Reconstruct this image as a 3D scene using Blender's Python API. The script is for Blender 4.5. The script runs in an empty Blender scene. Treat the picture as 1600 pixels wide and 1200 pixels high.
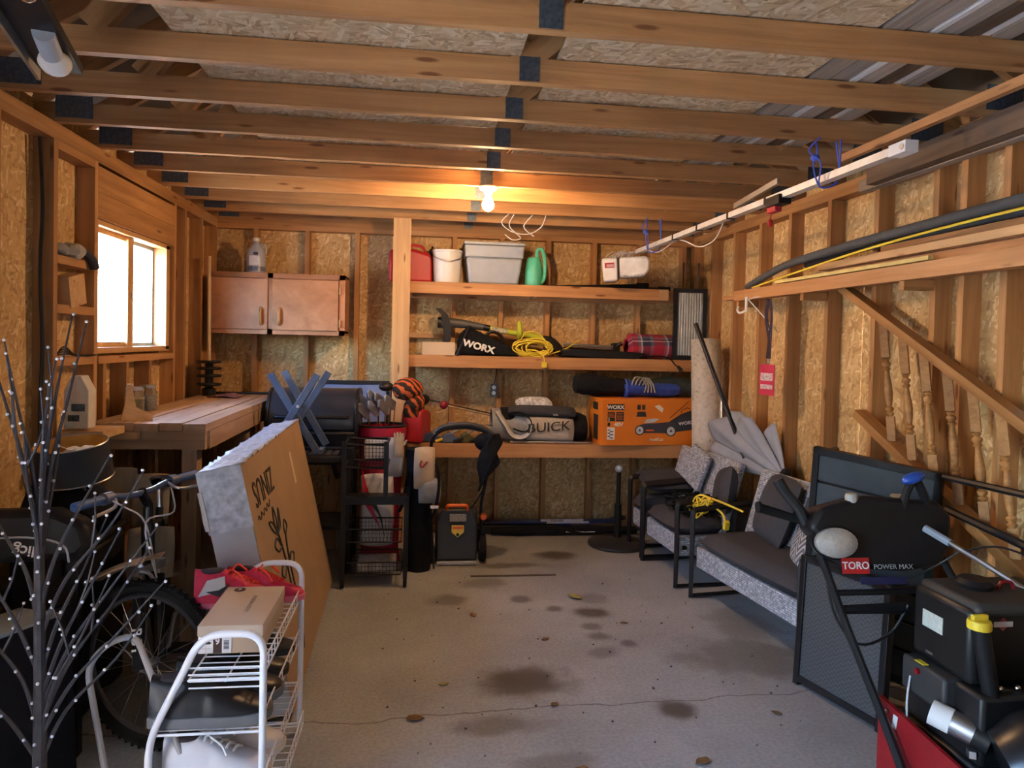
import bpy, bmesh, math, random
from mathutils import Matrix, Vector, Euler, noise as mnoise
random.seed(7)
SC = bpy.context.scene
COL = SC.collection
R = math.radians
V = Vector

# ------------------------------------------------------------------ camera
YAW, PITCH, ROLL = R(7.2), R(-1.5), R(1.35)
f_ = V((math.sin(YAW)*math.cos(PITCH), math.cos(YAW)*math.cos(PITCH), math.sin(PITCH)))
r_ = V((math.cos(YAW), -math.sin(YAW), 0)); u_ = r_.cross(f_)
r2 = math.cos(ROLL)*r_ + math.sin(ROLL)*u_
u2 = -math.sin(ROLL)*r_ + math.cos(ROLL)*u_
cd = bpy.data.cameras.new('camera'); cam = bpy.data.objects.new('camera', cd); COL.objects.link(cam)
mw = Matrix((r2, u2, -f_)).transposed().to_4x4(); mw.translation = (0, 0, 1.63)
cam.matrix_world = mw
cd.sensor_width = 36; cd.lens = 1110/1600*36; cd.shift_y = -37/1600; cd.clip_start = .02
SC.camera = cam

# ------------------------------------------------------------------ world, daylight, exposure
W = bpy.data.worlds.new('world'); SC.world = W; W.use_nodes = True
wn = W.node_tree.nodes; wl = W.node_tree.links
bg = wn['Background']
sky = wn.new('ShaderNodeTexSky'); sky.sky_type = 'NISHITA'; sky.sun_disc = False
sky.sun_elevation = R(38); sky.sun_rotation = R(20); sky.air_density = 1.0; sky.dust_density = 2.5; sky.ozone_density = 1.0
hs = wn.new('ShaderNodeHueSaturation'); hs.inputs['Saturation'].default_value = 1.2
wl.new(sky.outputs[0], hs.inputs['Color']); wl.new(hs.outputs[0], bg.inputs['Color'])
bg.inputs['Strength'].default_value = 1.5
SUN = bpy.data.lights.new('sun', 'SUN'); SUN.energy = 8.5; SUN.angle = R(.6); SUN.color = (1, .97, .93)
so = bpy.data.objects.new('sun', SUN); COL.objects.link(so)
# the sun stands behind the garage, so only the driveway and the neighbour's wall catch it
so.rotation_euler = V((-.62, -.42, -.72)).to_track_quat('-Z', 'Y').to_euler()
XL_ = -1.773
def portal(loc, rot, sx, sy):
    l = bpy.data.lights.new('daylight_portal', 'AREA'); l.shape = 'RECTANGLE'; l.size = sx; l.size_y = sy
    l.cycles.is_portal = True
    o = bpy.data.objects.new('daylight_portal', l); COL.objects.link(o); o.location = loc; o.rotation_euler = rot
portal((XL_-.02, .85, 1.04), (0, R(-90), 0), 2.06, 1.0)
portal((XL_-.03, 4.5, 1.87), (0, R(-90), 0), .75, 1.1)
SC.view_settings.view_transform = 'Standard'; SC.view_settings.look = 'None'
SC.view_settings.exposure = 2.85; SC.view_settings.gamma = 1.0; SC.view_settings.use_curve_mapping = False
SC.cycles.use_denoising = True
SC.cycles.max_bounces = 10; SC.cycles.diffuse_bounces = 5; SC.cycles.sample_clamp_indirect = 6
SC.cycles.caustics_reflective = False; SC.cycles.caustics_refractive = False

# ------------------------------------------------------------------ materials
MATS = {}
def newmat(name):
    m = bpy.data.materials.new(name); m.use_nodes = True
    nt = m.node_tree; b = nt.nodes['Principled BSDF']
    MATS[name] = m
    return m, nt, b
def nd(nt, t, **k):
    n = nt.nodes.new(t)
    for a, v in k.items():
        if a in n.inputs: n.inputs[a].default_value = v
        else: setattr(n, a, v)
    return n
def lk(nt, a, b): nt.links.new(a, b)
def ramp(nt, stops, interp='LINEAR'):
    n = nt.nodes.new('ShaderNodeValToRGB'); e = n.color_ramp.elements; n.color_ramp.interpolation = interp
    while len(e) < len(stops): e.new(.5)
    for x, (p, c) in zip(e, stops): x.position = p; x.color = (*c, 1) if len(c) == 3 else c
    return n
def coords(nt, scale=(1, 1, 1), rnd=0.0, rot=(0, 0, 0)):
    tc = nt.nodes.new('ShaderNodeTexCoord'); mp = nt.nodes.new('ShaderNodeMapping')
    mp.inputs['Scale'].default_value = scale; mp.inputs['Rotation'].default_value = rot
    lk(nt, tc.outputs['Object'], mp.inputs['Vector'])
    if rnd:
        oi = nt.nodes.new('ShaderNodeObjectInfo'); mu = nt.nodes.new('ShaderNodeVectorMath'); mu.operation = 'SCALE'
        co = nt.nodes.new('ShaderNodeCombineXYZ')
        for i in range(3): lk(nt, oi.outputs['Random'], co.inputs[i])
        mu.inputs['Scale'].default_value = rnd; lk(nt, co.outputs[0], mu.inputs[0]); lk(nt, mu.outputs[0], mp.inputs['Location'])
    return mp.outputs['Vector']
def mat(name, col, rough=.5, metal=0.0, var=.12, scale=14, bump=.0, spec=.5, coat=0.0):
    if name in MATS: return MATS[name]
    m, nt, b = newmat(name)
    v = coords(nt)
    n = nd(nt, 'ShaderNodeTexNoise', Scale=scale, Detail=4.0); lk(nt, v, n.inputs['Vector'])
    lo = tuple(max(0, c*(1-var)) for c in col); hi = tuple(min(1, c*(1+var)) for c in col)
    rp = ramp(nt, [(.3, lo), (.7, hi)]); lk(nt, n.outputs['Fac'], rp.inputs[0]); lk(nt, rp.outputs[0], b.inputs['Base Color'])
    b.inputs['Roughness'].default_value = rough; b.inputs['Metallic'].default_value = metal
    b.inputs['Specular IOR Level'].default_value = spec; b.inputs['Coat Weight'].default_value = coat
    if bump:
        bp = nd(nt, 'ShaderNodeBump', Strength=bump, Distance=.01); lk(nt, n.outputs['Fac'], bp.inputs['Height']); lk(nt, bp.outputs[0], b.inputs['Normal'])
    return m
def wood(name, lo, mid, hi, rough=.6, grain=26.0, knots=True, along=1.3):
    """board grain along local X, each board shifted at random"""
    m, nt, b = newmat(name)
    v = coords(nt, (along, grain, grain), 37.0)
    n = nd(nt, 'ShaderNodeTexNoise', Scale=1.0, Detail=6.0, Roughness=.6, Distortion=.6); lk(nt, v, n.inputs['Vector'])
    rp = ramp(nt, [(.25, lo), (.5, mid), (.78, hi)]); lk(nt, n.outputs['Fac'], rp.inputs[0])
    out = rp.outputs[0]
    v2 = coords(nt, (1, 1, 1), 11.0)
    big = nd(nt, 'ShaderNodeTexNoise', Scale=1.7, Detail=3.0); lk(nt, v2, big.inputs['Vector'])
    mx = nd(nt, 'ShaderNodeMixRGB', blend_type='MULTIPLY'); mx.inputs[0].default_value = .55
    rb = ramp(nt, [(.3, (.62, .55, .5)), (.7, (1.15, 1.1, 1.05))]); lk(nt, big.outputs['Fac'], rb.inputs[0])
    lk(nt, out, mx.inputs[1]); lk(nt, rb.outputs[0], mx.inputs[2]); out = mx.outputs[0]
    oi = nt.nodes.new('ShaderNodeObjectInfo'); ro = ramp(nt, [(0, (.78, .74, .70)), (1, (1.12, 1.1, 1.08))]); lk(nt, oi.outputs['Random'], ro.inputs[0])
    m2 = nd(nt, 'ShaderNodeMixRGB', blend_type='MULTIPLY'); m2.inputs[0].default_value = 1
    lk(nt, out, m2.inputs[1]); lk(nt, ro.outputs[0], m2.inputs[2]); out = m2.outputs[0]
    if knots:
        v3 = coords(nt, (2.6, 13, 13), 23.0)
        vo = nd(nt, 'ShaderNodeTexVoronoi', Scale=1.0); lk(nt, v3, vo.inputs['Vector'])
        rk = ramp(nt, [(.0, (.25, .13, .07)), (.08, (.35, .2, .1)), (.14, (1, 1, 1))]); lk(nt, vo.outputs['Distance'], rk.inputs[0])
        m3 = nd(nt, 'ShaderNodeMixRGB', blend_type='MULTIPLY'); m3.inputs[0].default_value = .85
        lk(nt, out, m3.inputs[1]); lk(nt, rk.outputs[0], m3.inputs[2]); out = m3.outputs[0]
    lk(nt, out, b.inputs['Base Color']); b.inputs['Roughness'].default_value = rough
    bp = nd(nt, 'ShaderNodeBump', Strength=.15, Distance=.004); lk(nt, n.outputs['Fac'], bp.inputs['Height']); lk(nt, bp.outputs[0], b.inputs['Normal'])
    return m
def osb(name, cols, rough=.65):
    """flakes of strand board: stretched cells in three directions"""
    m, nt, b = newmat(name)
    P = coords(nt, (1, 1, 1), 53.0)      # every sheet is built flat in its local XY
    outs = []
    for i, (ang, sx, sy) in enumerate(((15, 17, 62), (75, 19, 68), (-40, 16, 58))):
        mp = nt.nodes.new('ShaderNodeMapping'); mp.vector_type = 'TEXTURE'
        mp.inputs['Rotation'].default_value = (0, 0, R(ang)); mp.inputs['Scale'].default_value = (1/sx, 1/sy, 1)
        mp.inputs['Location'].default_value = (i*3.1, i*1.7, 0)
        dn = nd(nt, 'ShaderNodeTexNoise', Scale=9.0, Detail=2.0); lk(nt, P, dn.inputs['Vector'])
        ad = nd(nt, 'ShaderNodeMixRGB', blend_type='ADD'); ad.inputs[0].default_value = .035
        lk(nt, P, ad.inputs[1]); lk(nt, dn.outputs['Color'], ad.inputs[2])
        lk(nt, ad.outputs[0], mp.inputs['Vector'])
        vo = nd(nt, 'ShaderNodeTexVoronoi', Scale=1.0, voronoi_dimensions='2D'); lk(nt, mp.outputs[0], vo.inputs['Vector'])
        se = nt.nodes.new('ShaderNodeSeparateColor'); lk(nt, vo.outputs['Color'], se.inputs[0]); outs.append(se.outputs[0])
    pick = nd(nt, 'ShaderNodeTexNoise', Scale=17.0, Detail=3.0); lk(nt, P, pick.inputs['Vector'])
    p1 = ramp(nt, [(.44, (0, 0, 0)), (.47, (1, 1, 1))]); lk(nt, pick.outputs['Fac'], p1.inputs[0])
    p2 = ramp(nt, [(.56, (0, 0, 0)), (.59, (1, 1, 1))]); lk(nt, pick.outputs['Fac'], p2.inputs[0])
    a = nd(nt, 'ShaderNodeMixRGB'); lk(nt, p1.outputs[0], a.inputs[0]); lk(nt, outs[0], a.inputs[1]); lk(nt, outs[1], a.inputs[2])
    c = nd(nt, 'ShaderNodeMixRGB'); lk(nt, p2.outputs[0], c.inputs[0]); lk(nt, a.outputs[0], c.inputs[1]); lk(nt, outs[2], c.inputs[2])
    n = len(cols); rp = ramp(nt, [(i/(n-1), cc) for i, cc in enumerate(cols)]); lk(nt, c.outputs[0], rp.inputs[0])
    big = nd(nt, 'ShaderNodeTexNoise', Scale=1.6, Detail=3.0); lk(nt, P, big.inputs['Vector'])
    rb = ramp(nt, [(.3, (.78, .74, .7)), (.7, (1.1, 1.1, 1.1))]); lk(nt, big.outputs['Fac'], rb.inputs[0])
    mx = nd(nt, 'ShaderNodeMixRGB', blend_type='MULTIPLY'); mx.inputs[0].default_value = .8
    lk(nt, rp.outputs[0], mx.inputs[1]); lk(nt, rb.outputs[0], mx.inputs[2]); lk(nt, mx.outputs[0], b.inputs['Base Color'])
    b.inputs['Roughness'].default_value = rough
    bp = nd(nt, 'ShaderNodeBump', Strength=.25, Distance=.003); lk(nt, c.outputs[0], bp.inputs['Height']); lk(nt, bp.outputs[0], b.inputs['Normal'])
    return m
STUD = wood('stud_lumber', (.33, .16, .058), (.47, .25, .095), (.60, .36, .16))
JOIST = wood('joist_lumber', (.31, .155, .058), (.45, .245, .10), (.58, .35, .165))
PINE = wood('pale_pine', (.52, .32, .15), (.64, .42, .21), (.74, .53, .30))
BENCHW = wood('worn_bench_wood', (.30, .19, .11), (.43, .29, .18), (.55, .40, .27), grain=18)
SHELFW = wood('shelf_fir', (.38, .18, .07), (.52, .27, .11), (.64, .37, .18))
OAK = wood('oiled_oak', (.33, .15, .045), (.46, .235, .075), (.56, .32, .12), rough=.6, knots=False)
CABW = wood('cabinet_birch', (.40, .18, .095), (.50, .25, .14), (.60, .34, .21), rough=.4, grain=9, knots=False, along=7)
DARKW = wood('old_dark_board', (.10, .07, .05), (.16, .11, .08), (.22, .16, .11))
GREYW = wood('weathered_trim', (.34, .30, .26), (.46, .42, .38), (.62, .58, .53))
OSBW = osb('strand_board', [(.40, .24, .09), (.54, .34, .14), (.59, .385, .165), (.63, .43, .195), (.80, .61, .34)])
OSBC = osb('strand_board_ceiling', [(.40, .28, .15), (.57, .43, .26), (.64, .50, .32), (.71, .59, .41), (.82, .73, .57)], .5)
BLACK = mat('black_plastic', (.012, .012, .014), .42, spec=.35)
BLACKM = mat('black_metal', (.010, .010, .012), .4, 0, .1, spec=.35)
BLACKF = mat('black_fabric', (.010, .011, .014), .9, 0, .3, 40, .3, spec=.2)
DGREY = mat('charcoal_fabric', (.035, .036, .042), .9, 0, .15, 60, .2)
RUBBER = mat('tyre_rubber', (.011, .011, .011), .85, 0, .2, 30, .3, spec=.25)
CHROME = mat('chrome', (.75, .76, .78), .18, 1, .03)
STEEL = mat('brushed_steel', (.50, .51, .53), .38, 1, .06)
GALV = mat('galvanised_plate', (.10, .125, .16), .5, .6, .3, 60)
WHITEM = mat('white_enamel', (.78, .79, .82), .35, 0, .03)
WHITEP = mat('white_plastic', (.76, .77, .76), .45, 0, .04)
WHITEINK = mat('white_print', (.80, .80, .80), .6, 0, .02)
BLACKINK = mat('black_print', (.02, .02, .02), .6, 0, .02)
CARD = mat('kraft_cardboard', (.37, .245, .14), .8, 0, .06, 5)
CARDL = mat('pale_cardboard', (.60, .47, .33), .75, 0, .04, 5)
RED = mat('red_paint', (.25, .008, .012), .4, 0, .1)
REDP = mat('red_plastic', (.46, .022, .035), .45, 0, .08)
ORANGE = mat('orange_plastic', (.72, .13, .02), .45, 0, .06)
YELLOW = mat('yellow_plastic', (.78, .60, .04), .45, 0, .05)
CORDY = mat('yellow_cord', (.85, .68, .06), .5, 0, .05)
GREEN = mat('mint_plastic', (.10, .55, .36), .45, 0, .05)
BLUE = mat('blue_fabric', (.03, .08, .42), .75, 0, .2, 30, .2)
NAVY = mat('navy_plastic', (.03, .05, .12), .4, 0, .1)
GREYP = mat('grey_plastic', (.36, .42, .50), .45, 0, .05)
FOAM = mat('grey_pipe_foam', (.075, .08, .085), .8, 0, .08, 30)
TANF = mat('tan_leather', (.55, .42, .28), .7, 0, .1, 12)
GREYF = mat('grey_fabric', (.28, .29, .30), .85, 0, .1, 40, .2)
TARP = mat('grey_parasol_cloth', (.30, .33, .39), .8, 0, .08, 9, .15)
WIRE = mat('wire_grey', (.55, .56, .60), .5, 0, .05)
BLUEW = mat('blue_twine', (.06, .12, .65), .6, 0, .05)
TREADM = mat('slate_blue_paint', (.075, .115, .19), .5, 0, .1, 20)

# ------------------------------------------------------------------ mesh builder
def frames(pts, closed=False):
    n = len(pts); T = []
    for i in range(n):
        a = pts[i-1] if (i or closed) else pts[0]; b = pts[(i+1) % n] if (i < n-1 or closed) else pts[-1]
        t = (b-a); T.append(t.normalized() if t.length > 1e-9 else V((0, 0, 1)))
    up = V((0, 0, 1)) if abs(T[0].z) < .9 else V((1, 0, 0))
    x = T[0].cross(up).normalized(); X = []
    for t in T:
        x = (x - t*x.dot(t))
        x = x.normalized() if x.length > 1e-6 else t.orthogonal().normalized()
        X.append((x, t.cross(x)))
    return X
def smooth_path(pts, k=6, closed=False):
    """Catmull-Rom through the points"""
    P = [V(p) for p in pts]; n = len(P); out = []
    for i in range(n if closed else n-1):
        p0 = P[i-1] if (i or closed) else P[0]; p1 = P[i]; p2 = P[(i+1) % n]; p3 = P[(i+2) % n] if (closed or i+2 < n) else P[-1]
        for j in range(k):
            t = j/k
            out.append(.5*((2*p1)+(p2-p0)*t+(2*p0-5*p1+4*p2-p3)*t*t+(3*p1-p0-3*p2+p3)*t**3))
    if not closed: out.append(P[-1])
    return out
def round_path(pts, r, k=4, closed=False):
    """polyline with rounded corners"""
    P = [V(p) for p in pts]; out = []
    n = len(P)
    for i in range(n):
        if not closed and i in (0, n-1): out.append(P[i]); continue
        a, b, c = P[i-1], P[i], P[(i+1) % n]
        d1 = (a-b); d2 = (c-b); q = min(r, d1.length*.49, d2.length*.49)
        s = b+d1.normalized()*q; e = b+d2.normalized()*q
        for j in range(k+1):
            t = j/k; out.append((1-t)**2*s+2*t*(1-t)*b+t*t*e)
    return out
class B:
    def __init__(s): s.v = []; s.f = []
    def add(s, vs, fs, M=None):
        o = len(s.v); s.v += [(M @ V(p)) if M is not None else V(p) for p in vs]; s.f += [tuple(i+o for i in f) for f in fs]; return s
    def box(s, c, d, rot=None):
        x, y, z = d[0]/2, d[1]/2, d[2]/2
        vs = [(a*x, b*y, e*z) for a in (-1, 1) for b in (-1, 1) for e in (-1, 1)]
        fs = [(0, 1, 3, 2), (4, 6, 7, 5), (0, 4, 5, 1), (2, 3, 7, 6), (0, 2, 6, 4), (1, 5, 7, 3)]
        M = Matrix.Translation(c)
        if rot is not None: M = M @ (rot.to_4x4() if isinstance(rot, Matrix) else Euler(rot).to_matrix().to_4x4())
        return s.add(vs, fs, M)
    def bx(s, x0, x1, y0, y1, z0, z1): return s.box(((x0+x1)/2, (y0+y1)/2, (z0+z1)/2), (x1-x0, y1-y0, z1-z0))
    def bar(s, a, b, w, h, up=(0, 0, 1)):
        a, b = V(a), V(b); d = b-a; x = d.normalized(); z = V(up); z = (z-x*z.dot(x))
        z = z.normalized() if z.length > 1e-6 else x.orthogonal().normalized(); y = z.cross(x)
        return s.box((a+b)/2, (d.length, w, h), Matrix((x, y, z)).transposed())
    def tube(s, pts, r, n=8, closed=False, flat=1.0):
        pts = [V(p) for p in pts]; m = len(pts); rr = r if isinstance(r, (list, tuple)) else [r]*m
        fr = frames(pts, closed); o = len(s.v)
        for p, (x, y), q in zip(pts, fr, rr):
            for j in range(n):
                a = 2*math.pi*j/n; s.v.append(p+x*q*math.cos(a)+y*q*flat*math.sin(a))
        for i in range(m if closed else m-1):
            i2 = (i+1) % m
            for j in range(n): s.f.append((o+i*n+j, o+i*n+(j+1) % n, o+i2*n+(j+1) % n, o+i2*n+j))
        if not closed: s.f.append(tuple(o+j for j in range(n))[::-1]); s.f.append(tuple(o+(m-1)*n+j for j in range(n)))
        return s
    def sq(s, pts, w, closed=False):
        """square tube along axis-turning polyline"""
        return s.tube(pts, w*.7071, 4, closed)
    def lathe(s, prof, n=20, M=None, sx=1, sy=1, cap=True):
        o = len(s.v); vs = []
        for r, z in prof:
            for j in range(n): a = 2*math.pi*j/n; vs.append((r*sx*math.cos(a), r*sy*math.sin(a), z))
        fs = []
        for i in range(len(prof)-1):
            for j in range(n): fs.append((i*n+j, i*n+(j+1) % n, (i+1)*n+(j+1) % n, (i+1)*n+j))
        if cap and prof[0][0] > 1e-5: fs.append(tuple(range(n))[::-1])
        if cap and prof[-1][0] > 1e-5: fs.append(tuple((len(prof)-1)*n+j for j in range(n)))
        return s.add(vs, fs, M)
    def prism(s, poly, h, M=None):
        n = len(poly); vs = [(x, y, 0) for x, y in poly]+[(x, y, h) for x, y in poly]
        fs = [tuple(range(n))[::-1], tuple(range(n, 2*n))]+[(i, (i+1) % n, n+(i+1) % n, n+i) for i in range(n)]
        return s.add(vs, fs, M)
    def ball(s, c, r, nu=14, nv=9, M=None):
        r = r if isinstance(r, (tuple, list)) else (r, r, r)
        prof = [(max(1e-6, math.sin(math.pi*i/nv)), -math.cos(math.pi*i/nv)) for i in range(nv+1)]
        MM = Matrix.Translation(c) @ (M or Matrix()) @ Matrix.Diagonal((r[0], r[1], r[2], 1))
        return s.lathe(prof, nu, MM)
    def grid(s, fn, nu, nv, cu=False, M=None):
        vs = [fn(i/(nu if cu else nu-1), j/(nv-1)) for i in range(nu) for j in range(nv)]
        fs = []
        for i in range(nu if cu else nu-1):
            for j in range(nv-1): a = i*nv+j; b = ((i+1) % nu)*nv+j; fs.append((a, b, b+1, a+1))
        return s.add(vs, fs, M)
    def pillow(s, M, w, h, t, n=12, e=3.0, bottom=1.0):
        def th(u, v):
            a = 1-abs(2*u-1)**e; b = 1-abs(2*v-1)**e
            return (max(a, 0)**.5)*(max(b, 0)**.5)
        def fn(sg):
            def g(u, v):
                q = th(u, v); px = (2*u-1); py = (2*v-1)
                pin = 1-.06*(px*px*py*py)
                return (px*w/2*pin, py*h/2*pin, sg*t/2*q)
            return g
        s.grid(fn(1), n, n, M=M); o = len(s.f); s.grid(fn(-bottom), n, n, M=M); s.f[o:] = [f[::-1] for f in s.f[o:]]
        return s
    def mesh(s, name, smooth=35, weld=True):
        me = bpy.data.meshes.new(name); me.from_pydata([tuple(p) for p in s.v], [], s.f)
        if weld or True:
            bm = bmesh.new(); bm.from_mesh(me); bmesh.ops.remove_doubles(bm, verts=bm.verts, dist=1e-5)
            bmesh.ops.recalc_face_normals(bm, faces=bm.faces); bm.to_mesh(me); bm.free()
        if smooth:
            me.polygons.foreach_set('use_smooth', [True]*len(me.polygons)); me.set_sharp_from_angle(angle=R(smooth))
        return me
    def make(s, name, m, parent=None, world=False, bevel=0, smooth=35, kind=None):
        if world and parent is not None:
            I = PM[parent.name].inverted(); s.v = [I @ p for p in s.v]
        me = s.mesh(name, smooth); me.materials.append(m if not isinstance(m, str) else MATS[m])
        o = bpy.data.objects.new(name, me); COL.objects.link(o); o.parent = parent; PM[o.name] = Matrix()
        if kind: o['kind'] = kind
        if bevel:
            b = o.modifiers.new('bevel', 'BEVEL'); b.width = bevel; b.segments = 2; b.limit_method = 'ANGLE'; b.angle_limit = R(40)
        return o
PM = {}
def thing(name, label, cat, loc=(0, 0, 0), rz=0, group=None):
    o = bpy.data.objects.new(name, None); COL.objects.link(o); o.empty_display_size = .1
    o.location = loc; o.rotation_euler = (0, 0, rz); PM[o.name] = Matrix.Translation(loc) @ Matrix.Rotation(rz, 4, 'Z')
    return tag(o, label, cat, group)
def tag(o, label, cat, group=None):
    o['label'] = label; o['category'] = cat
    if group: o['group'] = group
    return o
def single(b, name, m, label, cat, group=None, bevel=0, base=None, smooth=35, kind=None):
    """a thing that is one mesh, given in world coordinates; the origin goes to its base"""
    xs = [p.x for p in b.v]; ys = [p.y for p in b.v]; zs = [p.z for p in b.v]
    c = V(base) if base else V(((min(xs)+max(xs))/2, (min(ys)+max(ys))/2, min(zs)))
    b.v = [p-c for p in b.v]
    o = b.make(name, m, None, bevel=bevel, smooth=smooth, kind=kind); o.location = c; PM[o.name] = Matrix.Translation(c)
    return tag(o, label, cat, group)
def struct(b, name, m, bevel=0, smooth=35):
    o = b.make(name, m, None, bevel=bevel, smooth=smooth); o['kind'] = 'structure'; return o
def copy_tree(o, parent=None):
    c = o.copy(); COL.objects.link(c); c.parent = parent; PM[c.name] = PM[o.name].copy()
    for ch in [x for x in bpy.data.objects if x.parent == o]: copy_tree(ch, c)
    return c
_board = {}
def board(name, m, a, b, w, h, parent=None, up=(0, 0, 1)):
    """a length of lumber: mesh built along local X so that the grain follows the board"""
    a, b = V(a), V(b); d = b-a; L = d.length; key = (round(L, 3), round(w, 4), round(h, 4), m.name)
    if key not in _board:
        bb = B().box((0, 0, 0), (L, w, h)); me = bb.mesh(name, 0); me.materials.append(m); _board[key] = me
    o = bpy.data.objects.new(name, _board[key]); COL.objects.link(o)
    x = d.normalized(); z = V(up); z = (z-x*z.dot(x)).normalized(); y = z.cross(x)
    M = Matrix((x, y, z)).transposed().to_4x4(); M.translation = (a+b)/2
    if parent is not None: M = PM[parent.name].inverted() @ M
    o.parent = parent; o.matrix_local = M if parent is not None else o.matrix_local
    if parent is None: o.matrix_world = M
    PM[o.name] = M
    return o
def fr(o, x, y):
    x = V(x).normalized(); y = V(y); y = (y-x*y.dot(x)).normalized(); z = x.cross(y)
    M = Matrix((x, y, z)).transposed().to_4x4(); M.translation = o
    return M
def text(s, size, M, m, parent, name='lettering', world=True, sx=1.0, depth=.0008, spacing=1.0, shear=0.0, bold=0.0):
    cu = bpy.data.curves.new(name, 'FONT'); cu.body = s; cu.size = size; cu.align_x = 'CENTER'; cu.align_y = 'CENTER'
    cu.extrude = depth; cu.resolution_u = 3; cu.space_character = spacing; cu.shear = shear; cu.offset = bold
    o = bpy.data.objects.new(name, cu); COL.objects.link(o)
    dg = bpy.context.evaluated_depsgraph_get(); me = bpy.data.meshes.new_from_object(o.evaluated_get(dg))
    bpy.data.objects.remove(o); bpy.data.curves.remove(cu)
    me.transform(Matrix.Diagonal((sx, 1, 1, 1))); MM = M
    if world and parent is not None: MM = PM[parent.name].inverted() @ M
    me.transform(MM); me.materials.clear(); me.materials.append(m); me.name = name
    o = bpy.data.objects.new(name, me); COL.objects.link(o); o.parent = parent; PM[o.name] = Matrix()
    return o
XL, XR, YB, ZC = -1.773, 2.465, 6.18, 2.585
# ================================================================== the room shell
# ---- concrete floor
def floor_mat():
    m, nt, b = newmat('stained_concrete')
    tc = nt.nodes.new('ShaderNodeTexCoord'); P = tc.outputs['Object']
    n1 = nd(nt, 'ShaderNodeTexNoise', Scale=1.3, Detail=6.0, Roughness=.6); lk(nt, P, n1.inputs['Vector'])
    n2 = nd(nt, 'ShaderNodeTexNoise', Scale=60.0, Detail=3.0); lk(nt, P, n2.inputs['Vector'])
    r1 = ramp(nt, [(.3, (.27, .29, .31)), (.55, (.35, .375, .40)), (.75, (.44, .47, .50))]); lk(nt, n1.outputs['Fac'], r1.inputs[0])
    r2 = ramp(nt, [(.35, (.86, .86, .86)), (.65, (1.08, 1.08, 1.08))]); lk(nt, n2.outputs['Fac'], r2.inputs[0])
    mx = nd(nt, 'ShaderNodeMixRGB', blend_type='MULTIPLY'); mx.inputs[0].default_value = 1; lk(nt, r1.outputs[0], mx.inputs[1]); lk(nt, r2.outputs[0], mx.inputs[2])
    out = mx.outputs[0]
    # oil stains: soft spots with ragged rims
    dn = nd(nt, 'ShaderNodeTexNoise', Scale=7.0, Detail=4.0); lk(nt, P, dn.inputs['Vector'])
    sep = nt.nodes.new('ShaderNodeSeparateXYZ'); lk(nt, P, sep.inputs[0])
    def M(op, a, b_=None):
        q = nt.nodes.new('ShaderNodeMath'); q.operation = op
        for i, x in enumerate((a, b_)):
            if x is None: continue
            if isinstance(x, (int, float)): q.inputs[i].default_value = x
            else: lk(nt, x, q.inputs[i])
        return q.outputs[0]
    wob = M('MULTIPLY', M('SUBTRACT', dn.outputs['Fac'], .5), 1.3)
    spots = [(1.05, 5.31, .16, .13, .75), (.60, 5.09, .32, .07, .55), (.19, 4.43, .14, .10, .5), (1.11, 4.4, .12, .1, .35), (1.06, 4.17, .12, .09, .7),
             (.52, 3.33, .24, .18, .75), (1.15, 3.03, .10, .10, .75), (1.75, 3.52, .42, .26, .5), (1.9, 3.95, .22, .3, .4), (.83, 4.24, .06, .06, .6), (.65, 4.42, .07, .07, .6),
             (1.01, 3.82, .08, .06, .55), (1.0, 3.96, .07, .06, .5), (.98, 3.62, .09, .07, .4), (.36, 2.95, .22, .08, .5), (.55, 2.66, .18, .08, .4), (1.15, 3.72, .05, .05, .6), (.45, 4.72, .16, .1, .35), (.8, 2.55, .1, .08, .4)]
    tot = None
    for x, y, rx, ry, k in spots:
        dx = M('DIVIDE', M('SUBTRACT', sep.outputs[0], x), rx); dy = M('DIVIDE', M('SUBTRACT', sep.outputs[1], y), ry)
        d = M('ADD', M('SQRT', M('ADD', M('MULTIPLY', dx, dx), M('MULTIPLY', dy, dy))), wob)
        q = nt.nodes.new('ShaderNodeMapRange'); q.interpolation_type = 'SMOOTHSTEP'
        q.inputs['From Min'].default_value = .45; q.inputs['From Max'].default_value = 1.25; q.inputs['To Min'].default_value = min(.92, k*1.2); q.inputs['To Max'].default_value = 0
        lk(nt, d, q.inputs['Value']); tot = q.outputs[0] if tot is None else M('MAXIMUM', tot, q.outputs[0])
    st = nd(nt, 'ShaderNodeMixRGB', blend_type='MIX'); lk(nt, tot, st.inputs[0]); lk(nt, out, st.inputs[1]); st.inputs[2].default_value = (.075, .068, .058, 1); out = st.outputs[0]
    # rusty warm tint on the side of the mower, and one hairline crack across
    cn = nd(nt, 'ShaderNodeTexNoise', Scale=2.2, Detail=6.0); lk(nt, P, cn.inputs['Vector'])
    line = M('ADD', M('SUBTRACT', sep.outputs[1], M('ADD', 3.06, M('MULTIPLY', sep.outputs[0], .035))), M('MULTIPLY', M('SUBTRACT', cn.outputs['Fac'], .5), .22))
    ck = nt.nodes.new('ShaderNodeMapRange'); ck.inputs['From Min'].default_value = .001; ck.inputs['From Max'].default_value = .007; ck.inputs['To Min'].default_value = .75; ck.inputs['To Max'].default_value = 0
    lk(nt, M('ABSOLUTE', line), ck.inputs['Value'])
    c2 = nd(nt, 'ShaderNodeMixRGB'); lk(nt, ck.outputs[0], c2.inputs[0]); lk(nt, out, c2.inputs[1]); c2.inputs[2].default_value = (.06, .055, .05, 1)
    lk(nt, c2.outputs[0], b.inputs['Base Color']); 
    rr = nt.nodes.new('ShaderNodeMapRange'); rr.inputs['To Min'].default_value = .62; rr.inputs['To Max'].default_value = .42; lk(nt, tot, rr.inputs['Value']); lk(nt, rr.outputs[0], b.inputs['Roughness'])
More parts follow.
